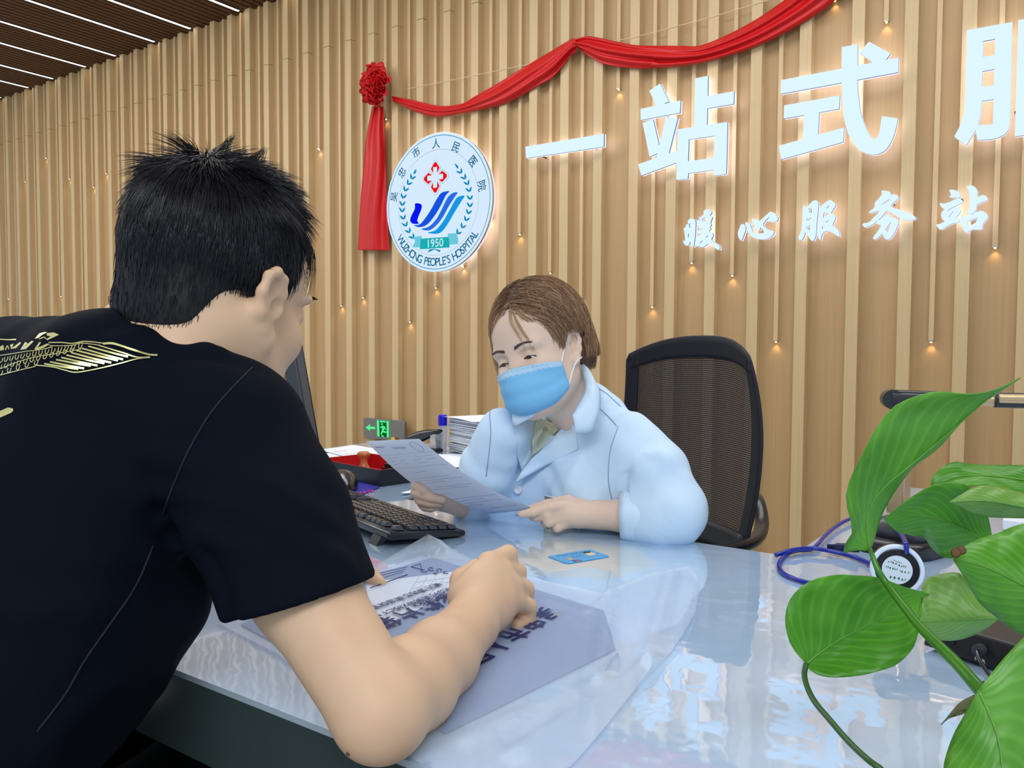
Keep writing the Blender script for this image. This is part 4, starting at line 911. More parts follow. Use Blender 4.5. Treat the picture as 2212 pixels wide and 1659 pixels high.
sp = onz(925, 975); stp = empty('stapler', tuple(sp), label='black desk stapler beside the glue stick, behind the raised page', cat='stapler')
su2 = np.array([.93, -.1, 0]); su2 /= np.linalg.norm(su2); sv2 = np.array([-su2[1], su2[0], 0])
Ms = Matrix(((su2[0], sv2[0], 0, sp[0]), (su2[1], sv2[1], 0, sp[1]), (0, 0, 1, TABZ), (0, 0, 0, 1)))
MB().box((-.09, -.018, .001), (.05, .018, .012), M=Ms).build('base', M_kb, stp, bevel=.003)
P = []
for i in range(11):
    s_ = i/10; x = -.095+s_*.145; z = .028+.040*s_; h = .014*math.sin(math.pi*min(1, s_*.75+.25))+.006
    P.append([tuple(Ms @ Vector((x, .016*math.cos(2*math.pi*j/10), z+h*math.sin(2*math.pi*j/10)))) for j in range(11)])
m = MB(); m.grid(P); m.add(P[0][:-1], [tuple(range(10))]); m.add(P[-1][:-1], [tuple(range(10))[::-1]]); m.build('arm', M_kb, stp, smooth=True)
MB().box((.02, -.012, .012), (.046, .012, .060), M=Ms).build('magazine', M_steel, stp, bevel=.002); MB().box((-.08, -.010, .012), (-.06, .010, .034), M=Ms).build('hinge', M_steel, stp, bevel=.002)

# ---- monitor (seen almost edge-on)
nb, ntp = at(696, 988, 1.95), at(650, 724, 2.0)
md_ = np.array([-.70, .70, 0]); md_ /= np.linalg.norm(md_); md_ = np.array(rot('Z', 9) @ md_)
mon = empty('monitor', (*(nb+md_*.25)[:2], TABZ), label='black computer monitor turned edge-on behind the man’s face', cat='monitor')
mu3 = (ntp-nb); mh = np.linalg.norm(mu3); mu3 /= mh; mn = np.cross(md_, mu3); mn /= np.linalg.norm(mn)
if mn[0]+mn[1] < 0: mn = -mn
def mp3(a, h, d): return tuple(nb+md_*a+mu3*h+mn*d)
m = MB(); w = .50
for (h0, h1, a0, a1, d0, d1, mi) in ((0, mh, 0, w, -.022, 0, 0),):
    v = [mp3(a0, h0, d0), mp3(a1, h0, d0), mp3(a1, h1, d0), mp3(a0, h1, d0), mp3(a0, h0, d1), mp3(a1, h0, d1), mp3(a1, h1, d1), mp3(a0, h1, d1)]
    m.add(v, [(0, 3, 2, 1), (4, 5, 6, 7), (0, 1, 5, 4), (1, 2, 6, 5), (2, 3, 7, 6), (3, 0, 4, 7)], mi)
m.build('case', mat('black_monitor', (16, 18, 24), .4), mon, bevel=.003)
m = MB(); v = [mp3(.08, .06, -.022), mp3(.42, .06, -.022), mp3(.42, .26, -.022), mp3(.08, .26, -.022), mp3(.12, .09, -.045), mp3(.38, .09, -.045), mp3(.38, .22, -.045), mp3(.12, .22, -.045)]
m.add(v, [(4, 5, 6, 7)]+[(i, (i+1) % 4, 4+(i+1) % 4, 4+i) for i in range(4)]); m.build('rear_bulge', M_kb, mon)
MB().add([mp3(.012, .018, .0006), mp3(w-.012, .018, .0006), mp3(w-.012, mh-.012, .0006), mp3(.012, mh-.012, .0006)], [(0, 1, 2, 3)]).build('screen', mat('dark_screen', (30, 34, 44), .1, .7), mon)
c_ = nb+md_*.30; m = MB(); m.tube([(c_[0]-mn[0]*.05, c_[1]-mn[1]*.05, TABZ+.012), tuple(c_-mn*.05+mu3*.14)], .022, 12); m.build('neck', M_kb, mon)
MB().lathe([(.0005, .012), (.085, .010), (.09, .001), (.0005, .001)], (c_[0]-mn[0]*.05, c_[1]-mn[1]*.05, TABZ), 32).build('base', M_kb, mon)
# ------------------------------------------------------------------ devices on the right wing
M_gold = mat('champagne_metal', (206, 174, 134), .28, .5, .75); M_blk = mat('satin_black', (26, 26, 30), .3, .6)
p = onz(1955, 1205); dc = empty('document_camera', (p[0]+.01, p[1]+.05, TABZ), label='document camera with black base and folding gold arm on the right wing', cat='document camera')
T0 = 1.36
bz = np.array([p[0]-.012, p[1]+.055, TABZ])
cxv = np.array([.94, -.33, 0]); cyv = np.array([.33, .94, 0])
def dp(a, d, z): return tuple(bz+cxv*a+cyv*d+np.array([0, 0, z]))
def loft(rings):
    m = MB(); m.grid([r_+[r_[0]] for r_ in rings]); m.add(rings[0], [tuple(range(len(rings[0])))]); m.add(rings[-1], [tuple(range(len(rings[-1])))[::-1]]); return m
def rr_(w, d, z, n=24, p=4, ox=0, oy=0): return [dp(ox+w*math.copysign(abs(math.cos(2*math.pi*i/n))**(2/p), math.cos(2*math.pi*i/n)), oy+d*math.copysign(abs(math.sin(2*math.pi*i/n))**(2/p), math.sin(2*math.pi*i/n)), z) for i in range(n)]
loft([rr_(.066, .070, .001), rr_(.065, .069, .016), rr_(.060, .062, .022), rr_(.056, .055, .025)]).build('lower_base', M_blk, dc, smooth=True)
loft([rr_(.053, .046, .025), rr_(.047, .040, .040), rr_(.030, .030, .054), rr_(.022, .022, .056)]).build('upper_base', mat('grey_black_plastic', (58, 60, 66), .3, .6), dc, smooth=True)
c0 = at(1948, 1075, T0+.05); c1 = at(1946, 885, T0+.05)
bx0 = np.array(dp(0, 0, .05)); 
m = MB(); v = []
for zc, pt in ((0, np.array([c1[0], c1[1], bx0[2]])), (1, c1)):
    for sx, sy in ((-1, -1), (1, -1), (1, 1), (-1, 1)): v.append(pt+cxv*sx*.0155+cyv*sy*.012)
m.add(v, [(3, 2, 1, 0), (4, 5, 6, 7)]+[(i, (i+1) % 4, 4+(i+1) % 4, 4+i) for i in range(4)]); m.build('column', M_gold, dc, bevel=.003)
a0, a1 = at(1928, 862, T0+.05), at(2030, 868, T0+.03); ad_ = (a1-a0); ad_ /= np.linalg.norm(ad_); av = np.cross(ad_, [0, 0, 1]); 
def barm(pa, pb, hw, hh, mt, name, seg=10):
    d = pb-pa; d /= np.linalg.norm(d); s_ = np.cross(d, [0, 0, 1]); s_ /= np.linalg.norm(s_); u_ = np.cross(s_, d); m = MB(); P = []
    for pt in (pa, pb): P.append([tuple(pt+s_*hw*math.copysign(abs(math.cos(2*math.pi*i/20))**.5, math.cos(2*math.pi*i/20))+u_*hh*math.copysign(abs(math.sin(2*math.pi*i/20))**.5, math.sin(2*math.pi*i/20))) for i in range(20)])
    m.grid([r_+[r_[0]] for r_ in P]); m.add(P[0], [tuple(range(20))]); m.add(P[1], [tuple(range(20))[::-1]]); return m.build(name, mt, dc, bevel=.0015)
barm(at(1922, 862, T0+.05), at(2025, 866, T0+.03), .016, .0165, M_blk, 'hinge')
m = MB(); 
for k in range(1): m.lathe([(.0165, -.016), (.0165, .016)], n=24, M=Matrix.Translation(Vector(at(1926, 862, T0+.05))) @ Vector(np.cross(ad_, [0, 0, 1])).to_track_quat('Z', 'Y').to_matrix().to_4x4())
m.build('hinge_pin', M_blk, dc)
barm(at(2020, 864, T0+.03), at(2150, 866, T0), .011, .009, M_gold, 'arm')
barm(at(2146, 864, T0), at(2330, 868, T0-.04), .017, .0125, M_blk, 'camera_head')
barm(at(2156, 861, T0-.012), at(2320, 864, T0-.05), .009, .0075, M_gold, 'head_trim')
# round device lying on its side, label towards the camera
c = at(1938, 1231, 1.16); nrm = Vector(C0-c); nrm = (nrm.normalized()+Vector((.10, .0, -.12))).normalized()
q = nrm.to_track_quat('Z', 'Y').to_matrix().to_4x4(); Mq = Matrix.Translation(Vector(c)) @ q
rd = empty('round_device', (c[0], c[1]+.03, TABZ), label='round black device with a white ring and a printed white label, on its side', cat='device')
MB().lathe([(.0005, -.058), (.026, -.055), (.033, -.040), (.0345, -.012), (.0345, -.006)], n=40, M=Mq).build('body', M_blk, rd, smooth=True)
MB().lathe([(.0345, -.010), (.0355, -.004), (.035, .0015), (.030, .002), (.029, -.001)], n=40, M=Mq, cap=False).build('white_ring', mat('white_plastic_ring', (222, 236, 252), .3), rd, smooth=True)
MB().lathe([(.0295, -.001), (.028, -.0005), (.0205, -.0005), (.0005, -.0005)], n=40, M=Mq, cap=False).build('black_face', M_kb, rd)
MB().lathe([(.0198, .0003), (.0005, .0003)], n=40, M=Mq, cap=False).build('label', mat('white_label', (214, 226, 238), .5), rd)
m = MB(); R3 = np.array(q.to_3x3())
ux, uy = -R3[:, 0], -R3[:, 1]
# choose the reading direction so that the words stand on their head as in the photo
px_ = RT-(RT@np.array(nrm))*np.array(nrm); px_ /= np.linalg.norm(px_); pu = np.cross(np.array(nrm), px_)
for oy, sz, wd, sd, mi in ((-.0115, .0062, .020, 1, 1), (.000, .0046, .030, 2, 1), (.0075, .0042, .022, 3, 0), (.0115, .0026, .013, 4, 0)):
    marks(m, np.array(c)+np.array(nrm)*.0006+pu*oy+px_*.001, -px_*.95-pu*-.30, -pu*.95-px_*.30, wd, sz, sd, mi)
m.build('label_print', [mat('black_ink', (30, 34, 40), .5), mat('green_ink', (10, 110, 60), .5)], rd)
# blue cable
M_blue = mat('blue_cable', (2, 30, 150), .25, .6)
Z4 = lambda x, y: (1640+x/2.963, 780+y/2.963)
def ca(x, y, up=0): p = onz(*Z4(x, y), TABZ+.004+up); return p
cab = empty('usb_cable', tuple(onz(1720, 1230)), label='coiled blue cable between the round device and the document camera', cat='cable')
MB().tube(spline([ca(945, 1228, .045), ca(938, 1165, .06), ca(905, 1105, .05), ca(850, 1060, .03), ca(780, 1020, .01), ca(680, 985, .004), ca(575, 1013, .004), ca(490, 1060, .004), ca(420, 1120, .004), ca(375, 1172, .004), ca(330, 1205, .001), ca(230, 1215, .001), ca(160, 1250, 0), ca(127, 1305, 0), ca(150, 1355, 0), ca(220, 1392, 0), ca(320, 1420, 0), ca(460, 1440, 0), ca(620, 1430, 0), ca(720, 1390, 0)], 8), .0035, 10).build('long_lead', M_blue, cab, smooth=True)
MB().tube(spline([ca(105, 1243, 0.001), ca(200, 1212, .006), ca(330, 1198, .006), ca(450, 1215, .005), ca(560, 1240, .002), ca(660, 1275, .001), ca(735, 1308, .002)], 8), .0035, 10).build('short_lead', M_blue, cab, smooth=True)
m = MB(); A_, B_ = ca(440, 1192, .006), ca(560, 1195, .010)
for k in range(5): m.tube([A_+(B_-A_)*(k*.09), A_+(B_-A_)*(k*.09+.055)], .0055, 10)
m.tube([A_+(B_-A_)*.45, B_+(B_-A_)*.6], .0075, 8); m.build('plug', mat('navy_plug', (14, 24, 74), .3), cab)
tag(MB().tube(spline([ca(1100, 1180, .012), ca(1040, 1195, .012), ca(985, 1235, .02), ca(960, 1270, .03)], 6), .0035, 8).build('black_lead', M_kb, smooth=True), 'short black lead running behind the round device', 'cable')
# router box with ports
r0 = onz(1992, 1402); r1 = onz(2150, 1455); ru = r1-r0; ru /= np.linalg.norm(ru); rv = np.array([-ru[1], ru[0], 0])
rt_ = empty('router', tuple(r0+ru*.09+rv*.05), label='flat black router with labelled sockets behind the plant leaves', cat='router')
def rp(a, d, z): return tuple(r0+ru*a+rv*d+np.array([0, 0, z]))
m = MB(); v = [rp(0, 0, .004), rp(.19, 0, .004), rp(.19, .11, .004), rp(0, .11, .004), rp(.004, .006, .034), rp(.186, .006, .034), rp(.186, .11, .034), rp(.004, .11, .034)]
m.add(v, [(3, 2, 1, 0), (4, 5, 6, 7)]+[(i, (i+1) % 4, 4+(i+1) % 4, 4+i) for i in range(4)]); m.build('case', mat('router_black', (24, 26, 32), .35), rt_, bevel=.003)
def fp(a, z, k=0): t = (z-.004)/.03; return tuple(np.array(rp(a, .006*t-.0006-.0004*k, z)))
M_port = mat('port_dark', (6, 6, 8), .5); M_silver = mat('port_silver', (178, 176, 170), .3, .5, .8)
def quad(a, b_, z0, z1, k): return [fp(a, z0, k), fp(b_, z0, k), fp(b_, z1, k), fp(a, z1, k)]
MB().add(quad(.083, .101, .012, .027, 0), [(0, 1, 2, 3)]).build('phone_socket', M_port, rt_)
for a in (.112, .132, .152):
    MB().add(quad(a, a+.017, .011, .027, 0), [(0, 1, 2, 3)]).build('network_socket', M_silver, rt_)
m = MB(); m.tube([fp(.030, .019, 0), fp(.030, .019, 3)], .006, 16); m.build('reset_button', M_port, rt_)
m = MB(); m.tube([fp(.064, .020, 0), fp(.064, .020, 22)], .0062, 14); m.build('power_plug', mat('clear_dark_plug', (60, 64, 72), .15), rt_)
m = MB(); put_text(m, 'PWR', .0052, fp(.064, .0085, 1), ru, (0, 0, 1), bold=.0001); put_text(m, 'RJ11', .0052, fp(.092, .0085, 1), ru, (0, 0, 1), bold=.0001); m.build('socket_lettering', mat('white_print', (220, 224, 230), .5), rt_)
e1 = np.array(fp(.064, .020, 22)); tag(MB().tube(spline([e1, e1+np.array([.004, -.012, -.006]), e1+np.array([.02, -.035, -.020]), onz(2125, 1475, TABZ+.003), onz(2200, 1490, TABZ+.003), onz(2300, 1470, TABZ+.003)], 6), .0022, 8).build('power_lead', M_kb, smooth=True), 'thin black power lead leaving the router’s round plug', 'cable')
e1 = np.array(fp(.121, .019, 0)); m = MB(); m.tube([e1, np.array(fp(.121, .017, 40))], .006, 8); o_ = m.build('network_lead', mat('dark_lead', (34, 36, 42), .3)); tag(o_, 'dark network lead plugged into the router’s silver socket', 'cable')
MB().tube(spline([np.array(fp(.121, .017, 38)), np.array(fp(.121, .012, 60)), onz(2165, 1478, TABZ+.004), onz(2230, 1500, TABZ+.004)], 5), .0028, 8).build('lead', M_kb, o_, smooth=True)
# small white card box far right on the wing
p = onz(2206, 1150); tag(MB().box((p[0]-.03, p[1], TABZ+.0005), (p[0]+.10, p[1]+.08, TABZ+.02)).build('carton', mat('white_carton', (232, 236, 244), .6), bevel=.002), 'small white carton at the right edge of the wing behind the plant', 'box')
# ------------------------------------------------------------------ pothos plant
def leafmat(name, c1, c2, tr=.35, veins=True):
    m, n, l, b = nt(name); tc = n.new('ShaderNodeTexCoord'); nz = n.new('ShaderNodeTexNoise'); nz.inputs['Scale'].default_value = 22; nz.inputs['Detail'].default_value = 4
    l.new(tc.outputs['Object'], nz.inputs['Vector']); mx = n.new('ShaderNodeMix'); mx.data_type = 'RGBA'; mx.inputs[6].default_value = (*lin(c1), 1); mx.inputs[7].default_value = (*lin(c2), 1)
    r_ = n.new('ShaderNodeMapRange'); r_.inputs[1].default_value = .35; r_.inputs[2].default_value = .7; l.new(nz.outputs[0], r_.inputs[0]); l.new(r_.outputs[0], mx.inputs[0])
    col = mx.outputs[2]
    if veins:
        uv = n.new('ShaderNodeUVMap'); sp_ = n.new('ShaderNodeSeparateXYZ'); l.new(uv.outputs[0], sp_.inputs[0])
        ab = n.new('ShaderNodeMath'); ab.operation = 'ABSOLUTE'; sb = n.new('ShaderNodeMath'); sb.inputs[1].default_value = -.5; l.new(sp_.outputs['Y'], sb.inputs[0]); l.new(sb.outputs[0], ab.inputs[0])
        ph = n.new('ShaderNodeMath'); ph.operation = 'MULTIPLY_ADD'; ph.inputs[1].default_value = -62; l.new(ab.outputs[0], ph.inputs[0]); sc = n.new('ShaderNodeMath'); sc.operation = 'MULTIPLY'; sc.inputs[1].default_value = 58; l.new(sp_.outputs['X'], sc.inputs[0]); l.new(sc.outputs[0], ph.inputs[2])
        n2 = n.new('ShaderNodeTexNoise'); n2.inputs['Scale'].default_value = 30; l.new(tc.outputs['Object'], n2.inputs['Vector']); pa = n.new('ShaderNodeMath'); pa.operation = 'MULTIPLY_ADD'; pa.inputs[1].default_value = 5; l.new(n2.outputs[0], pa.inputs[0]); l.new(ph.outputs[0], pa.inputs[2])
        sn = n.new('ShaderNodeMath'); sn.operation = 'SINE'; l.new(pa.outputs[0], sn.inputs[0]); vr = n.new('ShaderNodeMapRange'); vr.inputs[1].default_value = .2; vr.inputs[2].default_value = 1; vr.inputs[4].default_value = .13; l.new(sn.outputs[0], vr.inputs[0])
        m3 = n.new('ShaderNodeMix'); m3.data_type = 'RGBA'; l.new(vr.outputs[0], m3.inputs[0]); l.new(col, m3.inputs[6]); m3.inputs[7].default_value = (*lin(tuple(min(255, v*1.25+30) for v in c1)), 1); col = m3.outputs[2]
        bp = n.new('ShaderNodeBump'); bp.inputs['Strength'].default_value = .1; bp.inputs['Distance'].default_value = .001; l.new(sn.outputs[0], bp.inputs['Height']); l.new(bp.outputs[0], b.inputs['Normal'])
    l.new(col, b.inputs['Base Color']); b.inputs['Roughness'].default_value = .36; b.inputs['Specular IOR Level'].default_value = .6
    tl = n.new('ShaderNodeBsdfTranslucent'); l.new(col, tl.inputs[0]); ms = n.new('ShaderNodeMixShader'); ms.inputs[0].default_value = tr
    out = n['Material Output']; l.new(b.outputs[0], ms.inputs[1]); l.new(tl.outputs[0], ms.inputs[2]); l.new(ms.outputs[0], out.inputs[0])
    return m
ML1 = leafmat('leaf_green', (96, 172, 44), (70, 148, 26)); ML2 = leafmat('leaf_bright', (112, 184, 60), (84, 160, 42)); ML3 = leafmat('leaf_pale', (142, 190, 92), (112, 168, 64))
M_stem = leafmat('stem_green', (72, 138, 26), (52, 112, 18), .1, False); M_rib = leafmat('midrib_pale', (120, 178, 74), (100, 160, 56), .2, False); M_brown = mat('dry_brown', (104, 66, 34), .6)
Z5 = lambda x, y: (1640+x/3.4634, 1180+y/3.4634)
plant = empty('potted_pothos', (.05, .64, TABZ), label='green trailing pothos plant in the right foreground', cat='plant')
def res(L, n):
    L = spline(L, 8); d = [0]
    for a, b_ in zip(L[:-1], L[1:]): d.append(d[-1]+np.linalg.norm(b_-a))
    d = np.array(d)/d[-1]; A_ = np.array(L); return [np.array([np.interp(t, d, A_[:, k]) for k in range(2)]) for t in np.linspace(0, 1, n)]
def leaf(lf, md, rg, t0, t1, tl, tr_, mt, rib=True, n=26, wave=.004, seed=0, brown=None):
    """left edge, midrib and right edge traced; depths: base t0 to tip t1, edges offset by tl / tr"""
    A_, Bm, D_ = res(lf, n), res(md, n), res(rg, n); P = []; rib_pts = []
    for i in range(n):
        s_ = i/(n-1); tm = t0+(t1-t0)*s_; w = math.sin(math.pi*min(1, s_*1.02))
        row = []
        for j in range(-6, 7):
            u = abs(j)/6; e_ = A_[i] if j < 0 else D_[i]; q = Bm[i]*(1-u)+e_*u; dt = (tl if j < 0 else tr_)*w*(u**1.4)
            ve = .0022*math.sin(u*6+s_*26)*u*w + wave*noise.noise(Vector((q[0]*.012, q[1]*.012, seed)))*u
            row.append(tuple(at(q[0], q[1], tm+dt+ve)))
        P.append(row); rib_pts.append(at(Bm[i][0], Bm[i][1], tm-.0006))
    lo = MB().grid(P).build('leaf', [mt, M_brown], plant, smooth=True, solid=.0007, fixn=False)
    uv = lo.data.uv_layers.new(name='UVMap')
    for lp in lo.data.loops: uv.data[lp.index].uv = ((lp.vertex_index//13)/(n-1), (lp.vertex_index % 13)/12)
    if rib: MB().tube(rib_pts, [.0009*(1-.8*i/(n-1)) for i in range(n)], 6).build('midrib', M_rib, lo, smooth=True)
    return lo
z4 = lambda L: [Z4(*p) for p in L]; z5 = lambda L: [Z5(*p) for p in L]
leaf(z4([(705, 1215), (600, 1212), (520, 1225), (585, 1125), (603, 1060), (572, 980), (558, 850), (592, 740), (660, 600), (750, 430), (860, 295), (1000, 228), (1150, 195), (1340, 212), (1500, 188), (1675, 105)]),
     z4([(708, 1215), (690, 1080), (700, 960), (770, 840), (870, 745), (1000, 640), (1120, 540), (1240, 440), (1340, 350), (1450, 250), (1560, 175), (1675, 105)]),
     z4([(711, 1215), (740, 1130), (765, 1040), (800, 950), (860, 845), (980, 685), (1080, 610), (1170, 535), (1260, 430), (1335, 355), (1440, 265), (1560, 185), (1675, 105)]), .64, .60, -.03, .03, ML2, seed=1)
leaf(z4([(1500, 1180), (1450, 950), (1340, 800), (1230, 780), (1150, 785), (1060, 820), (960, 880), (870, 950), (800, 1012)]), z4([(1500, 1180), (1380, 1110), (1260, 1050), (1130, 1005), (1000, 985), (900, 990), (800, 1012)]),
     z4([(1500, 1180), (1400, 1255), (1290, 1258), (1180, 1255), (1095, 1185), (1060, 1130), (970, 1112), (880, 1092), (800, 1012)]), .70, .72, -.02, .03, ML2, seed=2)
leaf(z4([(1900, 760), (1800, 690), (1695, 668), (1450, 665), (1330, 655), (1250, 645), (1170, 680), (1105, 745), (1100, 800)]), z4([(1900, 765), (1700, 760), (1500, 735), (1300, 735), (1180, 770), (1100, 800)]),
     z4([(1900, 900), (1800, 870), (1695, 842), (1600, 820), (1450, 790), (1350, 800), (1150, 800), (1100, 802)]), .72, .75, .02, -.02, ML1, seed=3)
leaf(z4([(1950, 950), (1800, 880), (1695, 850), (1520, 800), (1400, 800), (1300, 850), (1215, 905)]), z4([(1950, 960), (1700, 935), (1500, 900), (1350, 895), (1215, 905)]), z4([(1950, 1000), (1800, 1005), (1600, 1003), (1450, 995), (1350, 970), (1290, 930), (1215, 905)]), .66, .67, .015, .02, ML3, seed=4)
leaf(z4([(2050, 1000), (1850, 1000), (1695, 1040), (1620, 1062), (1530, 1100), (1400, 1142), (1300, 1195), (1240, 1270)]), z4([(2050, 1700), (1900, 1560), (1700, 1440), (1500, 1340), (1350, 1290), (1240, 1270)]),
     z4([(2000, 1850), (1800, 1800), (1640, 1730), (1520, 1640), (1420, 1560), (1350, 1450), (1290, 1350), (1240, 1270)]), .60, .62, .03, .02, ML2, seed=5)
leaf(z5([(1800, 535), (1720, 450), (1600, 340), (1540, 240), (1480, 195), (1380, 205), (1300, 220), (1240, 255), (1215, 330), (1212, 420), (1213, 560)]), z5([(1800, 535), (1600, 545), (1450, 555), (1330, 565), (1213, 570)]),
     z5([(1800, 535), (1690, 620), (1560, 682), (1430, 706), (1330, 690), (1250, 632), (1213, 575)]), .74, .76, .02, .02, ML3, seed=6)
leaf(z5([(352, 880), (250, 760), (205, 640), (196, 520), (230, 400), (320, 300), (440, 238), (600, 212), (720, 220), (880, 230), (1000, 270), (1100, 310), (1200, 332), (1272, 365)]),
     z5([(352, 880), (450, 800), (600, 700), (750, 622), (900, 540), (1050, 462), (1180, 400), (1272, 365)]),
     z5([(352, 880), (385, 930), (470, 970), (600, 980), (760, 965), (900, 930), (1020, 890), (1120, 800), (1170, 720), (1200, 600), (1214, 500), (1216, 395), (1272, 365)]), .62, .66, -.01, -.03, ML1, seed=7)
leaf(z5([(1640, 1075), (1560, 1220), (1470, 1380), (1420, 1500), (1380, 1659), (1390, 1900), (1500, 2100), (1700, 2250)]), z5([(1640, 1075), (1720, 1250), (1790, 1450), (1820, 1700), (1800, 1950), (1700, 2250)]),
     z5([(1640, 1075), (1760, 920), (1900, 760), (2050, 640), (2250, 700), (2350, 1100), (2300, 1500), (2100, 1950), (1700, 2250)]), .50, .46, .02, .02, ML2, seed=8)
leaf(z5([(1610, 1112), (1510, 1165), (1440, 1240), (1400, 1290), (1360, 1335)]), z5([(1610, 1115), (1520, 1200), (1440, 1262), (1360, 1335)]), z5([(1610, 1120), (1560, 1230), (1500, 1262), (1420, 1285), (1360, 1335)]), .56, .58, .01, .0, leafmat('dry_leaf', (150, 150, 90), (120, 120, 60)), rib=False, seed=9)
MB().tube(spline([at(*Z4(708, 1200), .64), at(*Z5(850, 80), .64), at(*Z5(890, 180), .635), at(*Z5(960, 290), .63), at(*Z5(1080, 450), .61), at(*Z5(1200, 600), .59), at(*Z5(1350, 750), .57), at(*Z5(1500, 900), .55), at(*Z5(1640, 1060), .53), at(*Z5(1800, 1230), .52), at(*Z5(1981, 1420), .51), at(*Z5(2250, 1700), .52), (.045, .64, TABZ+.09)], 6), [.0016+.0030*min(1, i/50) for i in range(73)], 10).build('vine', M_stem, plant, smooth=True)
MB().tube(spline([at(*Z5(352, 880), .62), at(*Z5(338, 960), .615), at(*Z5(362, 1060), .605), at(*Z5(420, 1170), .59), at(*Z5(520, 1290), .57), at(*Z5(640, 1430), .55), at(*Z5(760, 1550), .53), at(*Z5(900, 1659), .515), at(*Z5(1300, 1900), .51), (.02, .61, TABZ+.085)], 6), .0021, 10).build('petiole', mat('dark_petiole', (40, 84, 30), .4), plant, smooth=True)
for L in ([(1500, 1180, .70), (1750, 1400, .66), (2100, 1700, .6)], [(1900, 765, .72), (2200, 1100, .66), (2300, 1500, .6)], [(1950, 960, .66), (2200, 1300, .62)], [(1800+50, 1750, .57), (2100, 1950, .55)]):
    MB().tube(spline([at(*Z4(a, b_), t) for a, b_, t in L]+[(.05, .65, TABZ+.08)], 6), .0022, 8).build('petiole', M_stem, plant, smooth=True)
m = MB()
for q, t in ((Z5(1470, 50), .612), (Z5(1510, 30), .612)):
    pt = at(*q, t); m.lathe([(.0036, 0), (.0024, .0003), (.0003, .0004)], n=9, M=Matrix.Translation(Vector(pt)) @ Vector(C0-pt).to_track_quat('Z', 'Y').to_matrix().to_4x4())
m.build('brown_spot', M_brown, plant, smooth=True)
MB().lathe([(.0005, .0006), (.048, .0006), (.050, .004), (.066, .085), (.070, .09), (.070, .098), (.064, .098), (.062, .084), (.0005, .082)], (.06, .66, TABZ), 40).build('pot', mat('white_ceramic', (232, 232, 228), .2), plant, smooth=False)
# ------------------------------------------------------------------ woman in the pale coat
Z6 = lambda x, y: (680+x/2.5136, 560+y/2.5136)
z6 = lambda L: [Z6(*p) for p in L]
Z8 = lambda x, y: (1000+x/5.353, 590+y/5.353)
z8 = lambda L: [Z8(*p) for p in L]
M_skinw = skinmat('fair_skin', (232, 204, 184), (222, 166, 144))
RW = np.array([[.9209, -.2743, -.2768], [-.2997, -.9525, -.0533], [.2491, -.1321, .9594]]); RW = rot('Z', 12)@RW*.93; TW = np.array([-.852, 1.3125, 1.0725])
hw = lambda p: RW@np.array(p, float)+TW
bl, bf = np.array([.966, -.26, 0]), np.array([-.26, -.966, 0])
def head(B, R, t, s=1.0, fem=True):
    B.frame(np.array(R)*s, t)
    B.ell((0, -.018, .045), (.0735, .092, .084), k=.0).ell((0, .03, -.035), (.0605, .060, .078), k=.03)
    B.cone((.042, .002, -.055), (.018, .066, -.097), .018, .016, k=.03).cone((-.042, .002, -.055), (-.018, .066, -.097), .018, .016, k=.03).ell((0, .075, -.100), (.022, .018, .016), k=.02)
    B.ell((0, .036, .044), (.060, .050, .054), k=.02)
    for sx in (1, -1):
        B.ell((sx*.036, .060, -.032), (.026, .024, .026), k=.022)                    # cheek
        B.ell((sx*.030, .076, .019), (.026, .012, .009), k=.014)                     # brow
        B.ell((sx*.034, .099, -.001), (.018, .016, .011), k=.010, op='s')            # socket
        B.ell((sx*.034, .0735, -.002), (.0155, .0130, .0125), k=.004)                # lids over the ball
        B.ell((sx*.034, .0890, -.0050), (.0125, .012, .0022), k=.0015, op='s')       # opening between the lids
    B.cone((0, .083, .006), (0, .100, -.030), .0075, .0100, k=.012).ell((.010, .092, -.036), (.007, .008, .006), k=.006).ell((-.010, .092, -.036), (.007, .008, .006), k=.006)
    B.ell((0, .088, -.062), (.022, .009, .006), k=.006).ell((0, .086, -.071), (.019, .009, .006), k=.006).ell((0, .097, -.0665), (.024, .006, .0016), k=.003, op='s')
    B.frame()
def ear(B, R, t, sx, s=1.0, es=1.0, pr=1.0, base=.0745):
    B.frame(np.array(R)*s, t); c = lambda y, z, x=0: (sx*(base+x*pr), -.008+(y+.008)*es, -.006+(z+.006)*es)
    rim = [c(.010, -.006), c(.010, .010, .002), c(.004, .024, .006), c(-.010, .029, .010), c(-.022, .022, .014), c(-.026, .006, .014), c(-.020, -.014, .011), c(-.010, -.030, .006), c(-.002, -.040, .003), c(.006, -.034, .001)]
    B.chain(rim, [.0042, .0042, .0042, .0046, .0046, .0046, .0050, .0056, .0062, .0045], k=.006)
    B.cone(c(-.006, .014), c(-.006, -.022), .013, .011, k=.008, flat=(1, 0, 0), ratio=.5)
    B.chain([c(-.014, .014, .008), c(-.016, -.004, .010), c(-.008, -.018, .008)], [.003, .0034, .003], k=.004)
    B.ell(c(.001, -.006, .009), (.006, .008, .010), k=.004, op='s').ell(c(-.010, .012, .010), (.004, .008, .010), k=.004, op='s')
    B.cone(c(.010, -.008, .003), c(.008, -.014, .003), .004, .004, k=.004)
    B.frame()
w = Body(); head(w, RW, TW); ear(w, RW, TW, 1, 1, .86, .55, .0715); ear(w, RW, TW, -1, 1, .86, .55, .0715)
nb_ = np.array([-.812, 1.405, .940])
w.cone(hw((0, -.015, -.05)), nb_, .044, .046, k=.025).cone(hw((0, -.03, -.03)), nb_+np.array([0, .03, .0]), .038, .042, k=.02)
w.cone(hw((0, .025, -.085)), nb_+bf*.02+np.array([0, 0, -.01]), .020, .032, k=.02)
